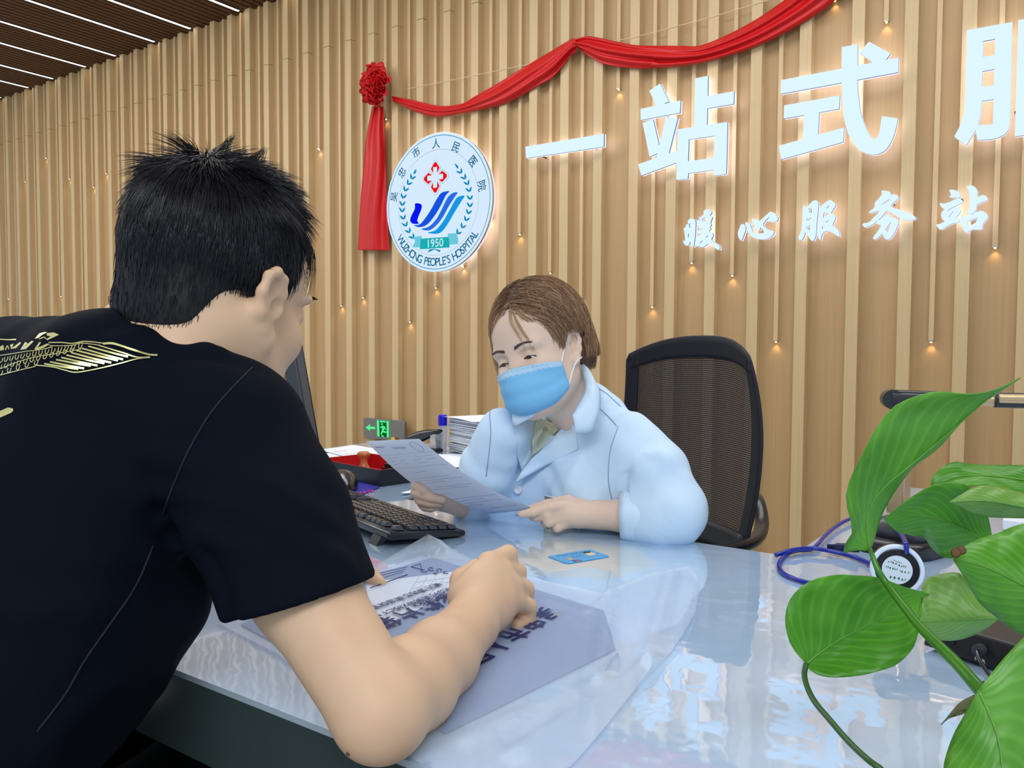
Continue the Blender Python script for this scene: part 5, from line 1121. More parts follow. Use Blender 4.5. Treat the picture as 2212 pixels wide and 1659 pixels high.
w.ell(nb_-bf*.01+np.array([0, 0, -.115]), (.105, .065, .07), R=np.stack([bl, bf, [0, 0, 1]], 1), k=.04)                        # upper chest under the coat
# left arm: elbow at the desk edge, forearm along it, hand pinching the page
eL = at(1470, 1118, 1.435); wL = at(1290, 1112, 1.475); kL = at(1222, 1108, 1.478)
w.chain([at(1440, 1030, 1.47), eL, at(1400, 1116, 1.445), wL], [.034, .036, .037, .0235], k=.02, k2=.012)
w.cone(wL, kL, .0215, .0225, k=.014, flat=(FW), ratio=1.0)
w.ell(at(1250, 1112, 1.478), (.034, .026, .022), R=np.stack([RT, FW, UP], 1), k=.012)
tf = 1.452
w.chain([at(1222, 1092, 1.470), at(1188, 1096, tf), at(1150, 1107, tf), at(1126, 1111, tf)], [.0105, .0094, .0080, .0064], k=.006, k2=.003)     # index
w.chain([at(1220, 1104, 1.470), at(1182, 1114, tf), at(1158, 1117, tf+.012), at(1150, 1117, tf+.025)], [.0105, .0092, .0080, .007], k=.006, k2=.003)
w.chain([at(1222, 1117, 1.472), at(1186, 1128, tf), at(1178, 1131, tf+.022), at(1200, 1130, tf+.03)], [.0102, .0090, .0080, .0068], k=.006, k2=.003)
w.chain([at(1230, 1128, 1.476), at(1204, 1140, tf+.008), at(1198, 1142, tf+.024), at(1216, 1140, tf+.032)], [.0092, .0080, .0072, .0062], k=.006, k2=.003)
w.chain([at(1262, 1098, 1.488), at(1225, 1082, 1.492), at(1180, 1090, 1.488), at(1146, 1100, 1.482)], [.013, .0108, .0092, .0072], k=.010, k2=.003)  # thumb on her side of the page
# right hand holding the far edge from below
tR = 1.535; wR = at(1003, 1092, 1.60)
w.chain([at(1030, 1098, 1.66), wR, at(955, 1080, 1.568)], [.030, .0225, .022], k=.015)
w.ell(at(928, 1072, 1.580), (.024, .018, .030), R=np.stack([RT, FW, UP], 1), k=.012)
w.chain([at(900, 1048, 1.565), at(903, 1052, tR), at(918, 1062, tR-.012), at(930, 1068, tR-.010)], [.0105, .0098, .0088, .0070], k=.004, k2=.002)
w.chain([at(898, 1064, 1.565), at(906, 1068, tR-.004), at(930, 1076, tR-.016), at(955, 1081, tR-.014)], [.0105, .0100, .0090, .0074], k=.004, k2=.002)
w.chain([at(905, 1078, 1.565), at(910, 1082, tR-.002), at(928, 1087, tR-.012), at(948, 1089, tR-.010)], [.0102, .0098, .0088, .0072], k=.004, k2=.002)
w.chain([at(913, 1090, 1.565), at(918, 1094, tR+.002), at(930, 1097, tR-.006), at(943, 1096, tR-.004)], [.0094, .0090, .0080, .0066], k=.004, k2=.002)
w.chain([at(915, 1058, 1.585), at(930, 1045, 1.600), at(950, 1045, 1.605), at(966, 1050, 1.605)], [.012, .0105, .009, .0075], k=.008, k2=.003)
w.chain([at(1030, 1098, 1.66), np.array([-1.0, 1.40, .80]), np.array([-.99, 1.45, .93])], [.030, .036, .042], k=.02)
woman = w.build('person', M_skinw, (-1.10, 1.05, .70), (-.45, 1.58, 1.24), .0016, None, 1)
tag(woman, 'woman with short brown hair in a pale blue coat and mask, seated reading a page', 'person')
W_T = bvh(woman)
# eyes, lashes, brows
M_eye = mat('eye_white', (226, 222, 218), .15); M_iris = mat('dark_iris', (26, 16, 14), .08, .7); M_hairdk = mat('dark_brown_brow', (74, 58, 52), .7)
for sx in (1, -1):
    c = hw((sx*.034, .0732, -.002)); m = MB(); d = (RW@np.array([-.20+.02*sx, .93, -.36])); d /= np.linalg.norm(d); q = Vector(d).to_track_quat('Z', 'Y').to_matrix().to_4x4()
    MX = Matrix.Translation(Vector(c)) @ q; R_ = .0122
    prof = [(R_*math.sin(a), R_*math.cos(a)) for a in np.linspace(.02, math.pi-.02, 18)]
    m.lathe(prof, n=24, M=MX); eo = m.build('eye', M_eye, woman, smooth=True)
    m = MB(); m.lathe([(.0003, R_+.0006)]+[((R_+.0004)*math.sin(a), (R_+.0004)*math.cos(a)) for a in np.linspace(.06, .52, 8)], n=24, M=MX); m.build('iris', M_iris, eo, smooth=True)
m = MB()
def facepath(L, R, t, tree, lift=.0008):
    out = []
    for x, z in L:
        o_ = Vector(R@np.array([x, .2, z])+t); d = Vector(R@np.array([0, -1., 0])); h, nn, i, dd = tree.ray_cast(o_, d)
        if h is not None: out.append(h-d*lift)
    return out
for sx in (1, -1):
    p = facepath([(sx*.0205, -.0050), (sx*.026, -.0028), (sx*.034, -.0018), (sx*.042, -.0032), (sx*.049, -.0062)], RW, TW, W_T); m.tube(spline(p, 4), .0010, 6)
m.build('eyelash', mat('black_lash', (30, 22, 22), .6), woman, smooth=True)
# mask
M_mask = cloth('mask_blue', (128, 196, 240), .75, 500, .1); M_maskb = cloth('mask_pale_band', (176, 214, 242), .75, 500, .1)
GN, GM = 46, 34; P = []
for i in range(GN+1):
    a = -1.22+2.44*i/GN; row = []
    for j in range(GM+1):
        v_ = j/GM; zt = -.017-.012*abs(a/1.2)**1.5; zb = -.118+.030*abs(a/1.2)**1.8; a_ = a*(1+.10*v_)
        z = zt+(zb-zt)*v_; bulge = math.sin(math.pi*min(1, v_*1.02))**.7
        r_ = .068+.021*math.cos(a)**2+.012*bulge*math.cos(a)+.016*math.exp(-(a/.28)**2)*(1-v_)**.9*min(1, v_*5+.25)
        d = np.array([math.sin(a_), math.cos(a_), 0]); o_ = np.array([0, .018, z])
        h, nn, ii, dd = W_T.ray_cast(Vector(hw(o_+d*.2)), Vector(RW@(-d)).normalized())
        if h is not None and z > -.125: r_ = max(r_, np.linalg.norm(np.array(h)-hw(o_))/.93+.0028)
        pl = .0011*math.sin(v_*2*math.pi*3.2)*max(0, math.cos(a*1.1)) if .2 < v_ < .9 else 0
        tuck = .030*max(0, (v_-.82)/.18)**2*math.cos(a)
        row.append(tuple(hw(o_+d*(r_+pl-tuck))))
    P.append(row)
for _ in range(2):
    Q_ = np.array(P); Q_[1:-1, 1:-1] = .5*Q_[1:-1, 1:-1]+.125*(Q_[2:, 1:-1]+Q_[:-2, 1:-1]+Q_[1:-1, 2:]+Q_[1:-1, :-2]); P = [[tuple(q) for q in r_] for r_ in Q_]
m = MB(); m.grid(P)
mk = m.build('face_mask', [M_mask, M_maskb, mat('mask_stitch', (120, 150, 170), .8)], woman, smooth=True, solid=.0012, fixn=False)
for p in mk.data.polygons:
    j = p.index % GM
    p.material_index = 1 if j < 5 else 0
m = MB()
for vv in (1.6, 4.6):
    for i in range(2, GN-2):
        if i % 2 == 0:
            a_, b_ = np.array(P[i][int(vv)]), np.array(P[i+1][int(vv)]); q = [np.array(P[i][int(vv)])*(1-vv % 1)+np.array(P[i][int(vv)+1])*(vv % 1), np.array(P[i+1][int(vv)])*(1-vv % 1)+np.array(P[i+1][int(vv)+1])*(vv % 1)]
            off = RW@np.array([0, .0009, .0001]); m.tube([q[0]+off, q[1]+off], .00035, 4)
m.build('stitching', mat('mask_stitch_grey', (110, 140, 160), .8), mk)
m = MB()
eL0, eLm = np.array(P[GN][1]), np.array(P[GN-1][GM-3])
def onface(L):
    out = []
    for p in L:
        w_ = Vector(p); loc, nn, ii, dd = W_T.find_nearest(w_); c_ = hw((0, 0, -.02)); out_ = (np.array(w_)-c_); out_ /= np.linalg.norm(out_); nn = np.array(nn); nn = nn if nn@out_ > 0 else -nn; out.append(np.array(loc)+nn*.0016)
    return out
m.tube(spline(onface([eL0, np.array(eL0)*.67+hw((.076, .008, .016))*.33, np.array(eL0)*.33+hw((.076, .008, .016))*.67, hw((.076, .008, .016)), hw((.074, -.004, .028))]), 5), .0014, 6)
m.tube(spline(onface([eLm, np.array(eLm)*.67+hw((.076, .006, -.036))*.33, np.array(eLm)*.33+hw((.076, .006, -.036))*.67, hw((.077, .002, -.036)), hw((.080, -.014, -.030))]), 5), .0014, 6)
m.build('ear_loop', mat('white_elastic', (244, 246, 250), .6), mk, smooth=True)

# eyebrows: short hairs on the brow ridge
S_, tint = [], []
rnd = random.Random(11)
for sx in (1, -1):
    for k in range(380):
        u = rnd.random(); x = sx*(.012+.038*u); z = .0185+.008*math.sin(u*2.2)-.004*u+rnd.uniform(-.0026, .0026)*(1.15-u)
        p = facepath([(x, z)], RW, TW, W_T, .0003)
        if p: S_.append([np.array(p[0]), np.array(p[0])+RW@np.array([sx*.003, .0012, .0012]), np.array(p[0])+RW@np.array([sx*.006, .0006, .0010])]); tint.append(lin((96, 84, 80)))
strands('eyebrow', S_, .00028, hairmat('brow_hair', .6), woman, tint)

# hair: middle-part short bob, one mesh of strands over a close cap
hb = Body(); hb.frame(RW, TW); hb.ell((0, -.016, .048), (.080, .092, .091), k=0).ell((0, -.075, -.02), (.062, .040, .055), k=.03)
hb.cutin((0, .055, .035), (0, .9, -.45), (0, .1, 0), .12, .012).cutin((0, -.035, -.045), (0, .15, -1), (0, 0, -.08), .14, .02)
hb.ell((.080, -.004, -.012), (.03, .030, .034), k=.006, op='s').ell((-.080, .0, -.02), (.03, .02, .034), k=.006, op='s'); hb.frame()
cap = hb.build('hair', mat('hair_brown_under', (96, 68, 52), .6, .3), TW-.16, TW+.17, .0035, woman, 2)
S_, tint = [], []; rnd = random.Random(4); cols = [(160, 122, 92), (184, 146, 112), (134, 102, 78), (208, 172, 136), (106, 82, 66), (224, 196, 162)]
CT_ = bvh(cap); RiW = np.linalg.inv(RW)
LVw = (np.array([v.co for v in cap.data.vertices])-TW)@RiW.T; LNw = np.array([v.normal for v in cap.data.vertices])@RiW.T; LNw /= np.linalg.norm(LNw, axis=1)[:, None]
keepw = [i for i in range(len(LVw)) if LNw[i]@(LVw[i]-np.array([0, -.02, .03])) > 0 and np.linalg.norm(LVw[i]-np.array([0, -.02, .03])) > .064]
def tint_for(rootness):
    c = np.array(cols[min(5, int(abs(rnd.gauss(0, 1.9))))])*(1+rnd.uniform(-.08, .08)); return lin(tuple(c*rootness))
for k in range(10500):
    i = rnd.choice(keepw); p = LVw[i].copy(); side = 1 if p[0] > .008 else -1; lift = rnd.uniform(.0006, .0065); L = rnd.uniform(.045, .075); off = 0
    if p[2] > .06: L += .02
    dist = abs(p[0]-.008); pts = []; q = p.copy(); n = 9
    for j in range(n):
        w_ = np.array(hw(q)); loc, nn, ii, dd = CT_.find_nearest(Vector(w_)); nl = RiW@np.array(nn); nl /= np.linalg.norm(nl)
        lc = RiW@(np.array(loc)-TW)
        u = j/(n-1); on = np.linalg.norm(q-lc) < .007 and nl[2] > -.55
        if on: q = lc+nl*(lift+.002*math.sin(u*3.1))
        pts.append(hw(q+np.array([rnd.gauss(0, .0003) for _ in range(3)])))
        sd = 1 if q[0] > .008 else -1
        fy = (-.42 if sd > 0 else .10) if q[1] > .0 else -.22; off += 0 if on else 1
        if off > 2 or (q[0] > .05 and q[1] < -.03 and q[2] < -.030) or (abs(q[0]) > .058 and -.036 < q[1] < .022 and q[2] < .024): break
        f_ = np.array([sd*.9*max(.0, min(1, (q[2]-.02)/.07)), fy*max(.15, min(1, (q[2]+.02)/.08)), -.55-.3*(q[2] < .05)])
        if q[1] < -.075: f_[0] *= .5; f_[1] = -.35 if q[2] > .07 else .10
        if not on: f_ = np.array([-.25*sd, .2 if q[1] < -.04 else 0, -1.])
        if on: f_ = f_-nl*(f_@nl)
        f_ /= np.linalg.norm(f_)+1e-6; q = q+f_*L/(n-1)
        if q[2] < -.062: break
    if len(pts) > 3: S_.append(pts); tint.append(tint_for(.78 if dist < .012 and p[2] > .09 else 1.0))
for L, n in (((( .012, .066, .108), (.030, .088, .070), (.044, .088, .030), (.048, .084, .004)), 18), (((.014, .066, .108), (.040, .080, .074), (.062, .056, .045), (.078, .022, .026)), 260), (((.006, .068, .108), (-.028, .082, .080), (-.056, .066, .040), (-.066, .052, -.02)), 260), (((.0, .050, .122), (-.044, .062, .092), (-.076, .052, .030), (-.078, .048, -.044)), 420), (((.0, .030, .128), (-.050, .040, .095), (-.082, .034, .030), (-.080, .034, -.040)), 360), (((.010, .07, .106), (.020, .094, .074), (.030, .095, .04), (.033, .092, .012)), 10)):
    for k in range(n):                                                  # fringe swept to both sides of the part
        j = np.array([rnd.gauss(0, .005), rnd.gauss(0, .004), rnd.gauss(0, .005)]); sc = np.array([1, 1, 1])
        S_.append([hw(np.array(p)+j*(.4+.5*i/20)) for i, p in enumerate(spline(L, 4))]); tint.append(lin(tuple(np.array(cols[rnd.choice([0, 1, 1, 3, 5])])*1.0)))
for k in range(40):
    p0 = np.array([rnd.gauss(0, .03), rnd.uniform(-.06, .03), .138]); jx, jy = rnd.gauss(0, .004), rnd.gauss(0, .004); S_.append([hw(p0+np.array([jx*i, jy*i, .004*i-.0008*i*i])) for i in range(5)]); tint.append(lin((170, 130, 100)))
strands('hair_strands', S_, .0005, hairmat('brown_hair', .42, .4), woman, tint)

# coat
M_coat = cloth('pale_blue_coat', (206, 230, 253), .75, 700, .12, 0, .35, 11)
A = at
def coat_body():
    B = Body(); R3 = np.stack([bl, bf, [0, 0, 1]], 1)
    pel = np.array([-.835, 1.50, .48]); ch = np.array([-.815, 1.425, .80])
    # left sleeve
    sL = at(1362, 952, 1.515)
    B.chain([sL, at(1420, 1020, 1.475), at(1458, 1108, 1.435)], [.046, .050, .048], k=.0, k2=.03)
    B.chain([at(1458, 1108, 1.435), at(1420, 1122, 1.437), at(1368, 1117, 1.452)], [.052, .046, .041], k=.03)
    ax = np.array(at(1330, 1113, 1.463))-np.array(at(1420, 1122, 1.437)); ax /= np.linalg.norm(ax)
    B.cutin(at(1362, 1116, 1.455), ax, at(1340, 1113, 1.46), .085, .004)
    B.cone(at(1300, 1111, 1.472), at(1395, 1118, 1.446), .032, .038, k=.004, op='s')
    B.cone(pel, np.array([-.825, 1.465, .62]), .165, .152, k=.03, flat=bf, ratio=.70).cone(np.array([-.825, 1.465, .62]), ch, .152, .168, k=.05, flat=bf, ratio=.66)
    B.cone(ch, np.array([-.812, 1.412, .905]), .150, .108, k=.035, flat=bf, ratio=.62)
    for s_ in (1, -1): B.ell(ch+bl*s_*.072+bf*.070+np.array([0, 0, .005]), (.062, .055, .065), R=R3, k=.05)
    B.cone(nb_-bl*.12+np.array([0, 0, -.036]), nb_+bl*.13+np.array([0, 0, -.036]), .040, .040, k=.035)
    B.cone(nb_-bf*.005+np.array([0, 0, -.005]), nb_+np.array([0, 0, -.05]), .058, .082, k=.035)
    # right sleeve
    B.ell(at(1350, 1018, 1.505), (.04, .035, .045), k=.04); sR = at(1082, 938, 1.575)
    B.chain([sR, at(1052, 1020, 1.61), at(1050, 1085, 1.66)], [.048, .050, .046], k=.02, k2=.03)
    B.chain([at(1050, 1085, 1.66), at(1025, 1090, 1.62)], [.050, .044], k=.03)
    # neck opening
    up_ = hw((0, -.02, -.03))-nb_; up_ /= np.linalg.norm(up_)
    B.cone(nb_+up_*.10+bf*.02, nb_-up_*.03+bf*.016, .066, .056, k=.012, op='s')
    B.disp(lambda p: .0016*np.sin(p@np.array([52., 31., 68.])+2*np.sin(p@np.array([17., -23., 30.])))+.0014*np.sin(p@np.array([-61., 44., 39.])+1.7*np.sin(p@np.array([21., 26., -19.]))))
    # folds
    for L, w_, h in ((z6([(1560, 1290), (1700, 1180), (1800, 1060)]), .012, .007), (z6([(1750, 1320), (1880, 1250), (2000, 1190)]), .010, .008), (z6([(1640, 1330), (1760, 1380), (1900, 1330)]), .010, .007), (z6([(1820, 1430), (1920, 1380), (2020, 1330)]), .010, .007),
                     (z6([(1900, 1100), (1990, 1220), (2060, 1380)]), .012, .005), (z6([(900, 1000), (860, 1100), (800, 1180)]), .012, .006), (z6([(980, 780), (930, 900), (900, 1060)]), .012, .006), (z6([(1640, 900), (1600, 1050), (1590, 1250)]), .008, -.006), (z6([(1350, 1300), (1400, 1120), (1440, 1000)]), .012, .004), (z6([(960, 1180), (1000, 1000), (1040, 850)]), .010, -.004), (z6([(1700, 960), (1800, 1000), (1900, 1080)]), .014, .005)):
        t_ = 1.45 if L[0][0] > 1280 else 1.5
        B.ridge([at(x, y, t_+(.01 if x < 1330 else -.02)) for x, y in L], w_, h)
    return B
cb = coat_body(); coat = cb.build('coat', M_coat, (-1.10, 1.13, .44), (-.44, 1.66, 1.02), .0032, woman, 1)
CT = bvh(coat)
def panel(name, poly, lift, m, step=7, thick=.0022, parent=None):
    v, f = patch(CT, poly, lift, step, 14); mm = MB(); mm.add(v, f); return mm.build(name, m, parent or coat, smooth=True, solid=thick)
M_shirt = cloth('cream_green_shirt', (214, 222, 198), .8, 600, .1); M_coat2 = cloth('pale_blue_lapel', (210, 233, 254), .75, 700, .12)
panel('inner_shirt', z6([(1205, 830), (1240, 870), (1300, 895), (1350, 885), (1395, 860), (1370, 900), (1240, 1020), (1175, 1080), (1170, 1000), (1190, 900)]), .0012, M_shirt)
panel('lapel', z6([(1085, 905), (1130, 880), (1195, 850), (1212, 835), (1195, 900), (1178, 1000), (1178, 1075), (1125, 1152), (1098, 1060)]), .0035, M_coat2)
panel('lapel', z6([(1395, 858), (1415, 945), (1428, 1030), (1260, 1115), (1092, 1212), (1122, 1152), (1180, 1080), (1260, 1010)]), .0045, M_coat2)
def collar(name, inner, outer, m, ot=None):
    """standing and folded collar: from the neck line (with depths) down to the traced outer edge"""
    I, O = spline([at(*p) for p in inner], 6), []
    O2 = spline(outer, 6); n = len(I); P = []
    for i in range(n):
        q = O2[int(round(i*(len(O2)-1)/(n-1)))]; h = cast(CT, q[0], q[1], .006)
        tt = (I[i]-C0)@FW-.01
        if ot is not None: tt = float(np.interp(i/(n-1), np.linspace(0, 1, len(ot)), ot))
        if h is not None and (np.array(h)-C0)@FW < tt+.03: tt = min(tt, (np.array(h)-C0)@FW)
        h = Vector(at(q[0], q[1], tt))
        a = np.array(I[i]); b_ = np.array(h); P.append([tuple(a*(1-u)+b_*u+np.array([0, 0, .012*math.sin(math.pi*u)])-FW*.008*math.sin(math.pi*u)) for u in np.linspace(0, 1, 7)])
    m_ = MB(); m_.grid(P); return m_.build(name, m, coat, smooth=True, solid=.0025)
collar('collar', [(1236, 800, 1.60), (1252, 797, 1.575), (1264, 826, 1.53), (1260, 853, 1.51), (1234, 901, 1.485)], [(1252, 792), (1271, 805), (1287, 831), (1297, 859), (1291, 900), (1275, 932), (1242, 935)], M_coat2, [1.60, 1.575, 1.535, 1.51, 1.485, 1.47, 1.468])
collar('collar', [(*Z6(1100, 812), 1.53), (*Z6(1150, 830), 1.515), (*Z6(1212, 838), 1.50)], z6([(1075, 840), (1080, 905), (1130, 885), (1190, 852)]), M_coat2)
M_btn = mat('white_button', (230, 234, 238), .2)
def button(x, y, r, m, name='button'):
    h = cast(CT, x, y, .003); d = Vector(C0)-h; d.normalize(); n_ = (d+Vector(bf)*.8).normalized(); MX = Matrix.Translation(h) @ n_.to_track_quat('Z', 'Y').to_matrix().to_4x4()
    MB().lathe([(.0005, .0016), (r*.55, .0014), (r*.7, .0024), (r*.95, .0022), (r, .0008), (r, -.001)], n=24, M=MX).build(name, m, coat, smooth=True)
button(*Z6(1106, 1250), .0085, M_btn); button(*Z6(1250, 930), .0055, mat('shirt_button', (206, 200, 170), .25))
# pocket badge
v, f = patch(CT, [(1176, 1070), (1256, 1084), (1254, 1146), (1175, 1134)], .006, 6, 10); m = MB(); m.add(v, f); bd_ = m.build('name_badge', mat('white_badge', (226, 236, 232), .3), coat, solid=.001)
v, f = patch(CT, [(1179, 1074), (1194, 1077), (1193, 1100), (1178, 1097)], .0075, 4, 10); MB().add(v, f).build('badge_emblem', mat('green_badge', (20, 120, 84), .3), bd_)
v, f = patch(CT, [(1196, 1080), (1250, 1089), (1250, 1096), (1196, 1088)], .0075, 4, 10); MB().add(v, f).build('badge_band', mat('pale_green_band', (110, 170, 160), .3), bd_)
m = MB()
for k, (x, y) in enumerate(((1203, 1104), (1214, 1106), (1226, 1108))):
    q = cast(CT, x, y, .0085); 
    if q is not None: marks(m, q, bl, (0, 0, 1), .007, .006, 20+k)
m.build('badge_print', mat('badge_ink', (40, 50, 60), .5), bd_)
# seams: shoulder, armhole, pocket edge
m = MB()
for L in (z6([(1545, 705), (1590, 735), (1660, 800)]), z6([(1535, 800), (1590, 850), (1640, 905)]), z6([(1650, 905), (1605, 1040), (1595, 1200), (1612, 1300)]), z6([(985, 745), (960, 790), (950, 850), (955, 960), (930, 1180)])):
    p = [cast(CT, x, y, .0006) for x, y in spline(L, 6)]; p = [q for q in p if q is not None]
    if len(p) > 2: m.tube(p, .0009, 5)
m.build('seam', mat('coat_seam', (150, 168, 200), .8), coat, smooth=True)
# turned-up left cuff
ca0, ca1 = np.array(at(1352, 1114, 1.457)), np.array(at(1402, 1119, 1.444)); cd_ = ca1-ca0; cd_ /= np.linalg.norm(cd_); cs_ = np.cross(cd_, [0, 0, 1]); cs_ /= np.linalg.norm(cs_); cu_ = np.cross(cs_, cd_); P = []
for i in range(33):
    a = 2*math.pi*i/32; d = cs_*math.cos(a)+cu_*math.sin(a); wv_ = .0018*math.sin(3*a+1)+.0012*math.sin(7*a)
    P.append([tuple(ca0+cd_*(x+.006*math.cos(a+.6))+d*(r_+wv_)-np.array([0, 0, .002])) for x, r_ in ((.004, .0385), (-.006, .0400), (-.008, .0435), (.004, .0462), (.022, .0472), (.038, .0468), (.042, .0445))])
MB().grid(P).build('cuff', M_coat2, coat, smooth=True, solid=.002)
# ring
rp_ = at(1178, 1129, tf-.0005); q = Vector(at(1186, 1128, tf)-at(1178, 1131, tf+.022)).normalized()
m = MB(); MX = Matrix.Translation(Vector(at(1183, 1128.5, tf+.003))) @ Vector(at(1222, 1117, 1.472)-at(1186, 1128, tf)).to_track_quat('Z', 'Y').to_matrix().to_4x4()
m.lathe([(.0112, -.0014), (.0118, 0), (.0112, .0014)], n=28, M=MX, cap=False); m.build('ring', mat('gold_ring', (226, 176, 84), .2, .5, 1), woman, smooth=True, solid=.0008)
# lap and legs under the desk (mostly hidden): dark trousers
lg = Body()
for s_ in (1, -1): lg.cone(np.array([-.835, 1.52, .50])+bl*s_*.08, np.array([-.835, 1.52, .49])+bl*s_*.10+bf*.34, .085, .065, k=.03).cone(np.array([-.835, 1.52, .49])+bl*s_*.10+bf*.34, np.array([-.835, 1.52, .06])+bl*s_*.10+bf*.34, .062, .045, k=.02)
lg.build('trousers', cloth('dark_trousers', (40, 44, 56)), (-1.15, 1.05, .02), (-.5, 1.66, .60), .008, woman, 1)
m = MB()
sb_ = Body()
for s_ in (1, -1): sb_.cone(np.array([-.835, 1.52, .03])+bl*s_*.10+bf*.32, np.array([-.835, 1.52, .025])+bl*s_*.11+bf*.47, .04, .032, k=.01, flat=(0, 0, 1), ratio=.7)
sb_.build('shoes', mat('black_shoe', (22, 22, 24), .4), (-1.2, .95, 0), (-.5, 1.4, .1), .006, woman, 1)

# ---- page she is reading
pr = np.array([ray(*q) for q in [(790, 953), (905, 948), (1155, 1100), (1020, 1113)]])*np.array([1.628, 1.46, 1.598, 1.762])[:, None]*.925+C0
pn = np.cross(pr[1]-pr[0], pr[3]-pr[0]); pn /= np.linalg.norm(pn)
if pn[2] < 0: pn = -pn
def pgp(u, v_, k=0):
    b_ = pr[0]*(1-u)*(1-v_)+pr[1]*u*(1-v_)+pr[2]*u*v_+pr[3]*(1-u)*v_
    return b_-pn*(.016*math.sin(math.pi*v_)*(1-.3*u)-.002*k)-pn*.0004*0
m_, n, l, b = nt('thin_page'); b.inputs['Base Color'].default_value = (*lin((228, 234, 244)), 1); b.inputs['Roughness'].default_value = .7
tl = n.new('ShaderNodeBsdfTranslucent'); tl.inputs[0].default_value = (*lin((226, 232, 244)), 1); ms = n.new('ShaderNodeMixShader'); ms.inputs[0].default_value = .55
l.new(b.outputs[0], ms.inputs[1]); l.new(tl.outputs[0], ms.inputs[2]); l.new(ms.outputs[0], n['Material Output'].inputs[0])
pgc = np.mean(pr, axis=0)
page = MB().grid([[tuple(pgp(u, v_)) for u in np.linspace(0, 1, 14)] for v_ in np.linspace(0, 1, 24)]).build('printed_page', m_, smooth=True, solid=.00025, fixn=False)
tag(page, 'large white printed page held up in both hands of the woman', 'paper')
M_pale = mat('show_through_print', (176, 186, 202), .7); m = MB(); rnd = random.Random(9)
def pl(u0, u1, v_, w_=.0004, k=-.35): m.tube([pgp(u0+(u1-u0)*q/6, v_+.004*math.sin(q), k) for q in range(7)], w_, 4)
for v_, segs in ((.135, [(.06, .96)]), (.17, [(.1, .28), (.62, .9)]), (.20, [(.08, .2), (.26, .36), (.52, .66), (.74, .92)]), (.235, [(.1, .2), (.3, .38), (.56, .7)]), (.275, [(.05, .95)]), (.33, [(.3, .5)]), (.40, [(.1, .75)]), (.43, [(.1, .9)]), (.46, [(.12, .6)]), (.52, [(.3, .9)]), (.55, [(.2, .8)]), (.62, [(.1, .4)]), (.70, [(.05, .95)]), (.74, [(.1, .7)]), (.78, [(.3, .9)]), (.83, [(.1, .5)]), (.90, [(.5, .9)])):
    for a, b2 in segs: pl(a, b2, v_)
for i in range(9): pl(.08+.018*i, .08+.018*i+.012, .055+.004*(i % 3), .0009)
m.build('print_lines', M_pale, page)
m = MB()
for i in range(16): a = 2*math.pi*i/16; m.tube([pgp(.82+.08*math.cos(a), .075+.05*math.sin(a), -.35), pgp(.82+.08*math.cos(a+.39), .075+.05*math.sin(a+.39), -.35)], .0004, 4)
for i in range(7): a = pgp(.38+.035*i, .065, -.35); b2 = pgp(.40+.035*i, .085, -.35); m.tube([a, b2], .0009, 4)
m.build('print_heading', M_pale, page)

# ---- mesh office chair
cn = np.array([-.41, -.91, 0]); cn /= np.linalg.norm(cn); cl = np.array([cn[1]*-1, cn[0], 0]); cl = -cl if cl@RT < 0 else cl      # cl: to the right in the photo
tc_ = 1.86; base_c = at(1490, 1000, tc_)
chair = empty('office_chair', (base_c[0]-cn[0]*-.15, base_c[1], 0), label='black office chair with mesh back behind the woman', cat='chair')
m_, n, l, b = nt('black_mesh'); b.inputs['Base Color'].default_value = (*lin((26, 29, 38)), 1); b.inputs['Roughness'].default_value = .6
uvn = n.new('ShaderNodeUVMap'); sx_ = n.new('ShaderNodeSeparateXYZ'); l.new(uvn.outputs[0], sx_.inputs[0])
def wv(out, f): 
    a = n.new('ShaderNodeMath'); a.operation = 'MULTIPLY'; a.inputs[1].default_value = f; l.new(out, a.inputs[0]); c = n.new('ShaderNodeMath'); c.operation = 'SINE'; l.new(a.outputs[0], c.inputs[0])
    g_ = n.new('ShaderNodeMath'); g_.operation = 'GREATER_THAN'; g_.inputs[1].default_value = .05; l.new(c.outputs[0], g_.inputs[0]); return g_
g1, g2 = wv(sx_.outputs['X'], 2*math.pi*120), wv(sx_.outputs['Y'], 2*math.pi*110); mm_ = n.new('ShaderNodeMath'); mm_.operation = 'MULTIPLY'; l.new(g1.outputs[0], mm_.inputs[0]); l.new(g2.outputs[0], mm_.inputs[1])
iv = n.new('ShaderNodeMath'); iv.operation = 'MULTIPLY_ADD'; iv.inputs[1].default_value = -.5; iv.inputs[2].default_value = 1; l.new(mm_.outputs[0], iv.inputs[0]); l.new(iv.outputs[0], b.inputs['Alpha'])
M_mesh = m_
CW, CH = .222, .455
def chp(u, v_, d=0): # u -1..1, v 0..1 up the back
    top = 1-.05*u*u*0; hw_ = CW*(.80+.20*math.sin(math.pi*min(1, .25+v_*.62)))
    zz_ = (at(1490, 1165, tc_)[2])+CH*(v_)-.045*(abs(u)**2.6)*(v_ > .5)*(v_-.5)*2
    lean = -.13*v_+.10*v_*v_+.055*(u*u)
    p = np.array([base_c[0], base_c[1], 0])+cl*(u*hw_)+cn*(lean+d); return np.array([p[0], p[1], zz_])
BN, BM = 40, 44
def border(t): # round the outline
    return
P = [[tuple(chp(-1+2*i/BN, -.12+1.12*j/BM)) for i in range(BN+1)] for j in range(BM+1)]
m = MB(); m.grid(P); bo = m.build('backrest_mesh', M_mesh, chair, smooth=True, fixn=False)
uv = bo.data.uv_layers.new(name='UVMap')
for lp in bo.data.loops:
    i, j = lp.vertex_index % (BN+1), lp.vertex_index//(BN+1); uv.data[lp.index].uv = (i/BN, j/BM)
M_frame = mat('black_frame', (24, 26, 34), .3, .6)
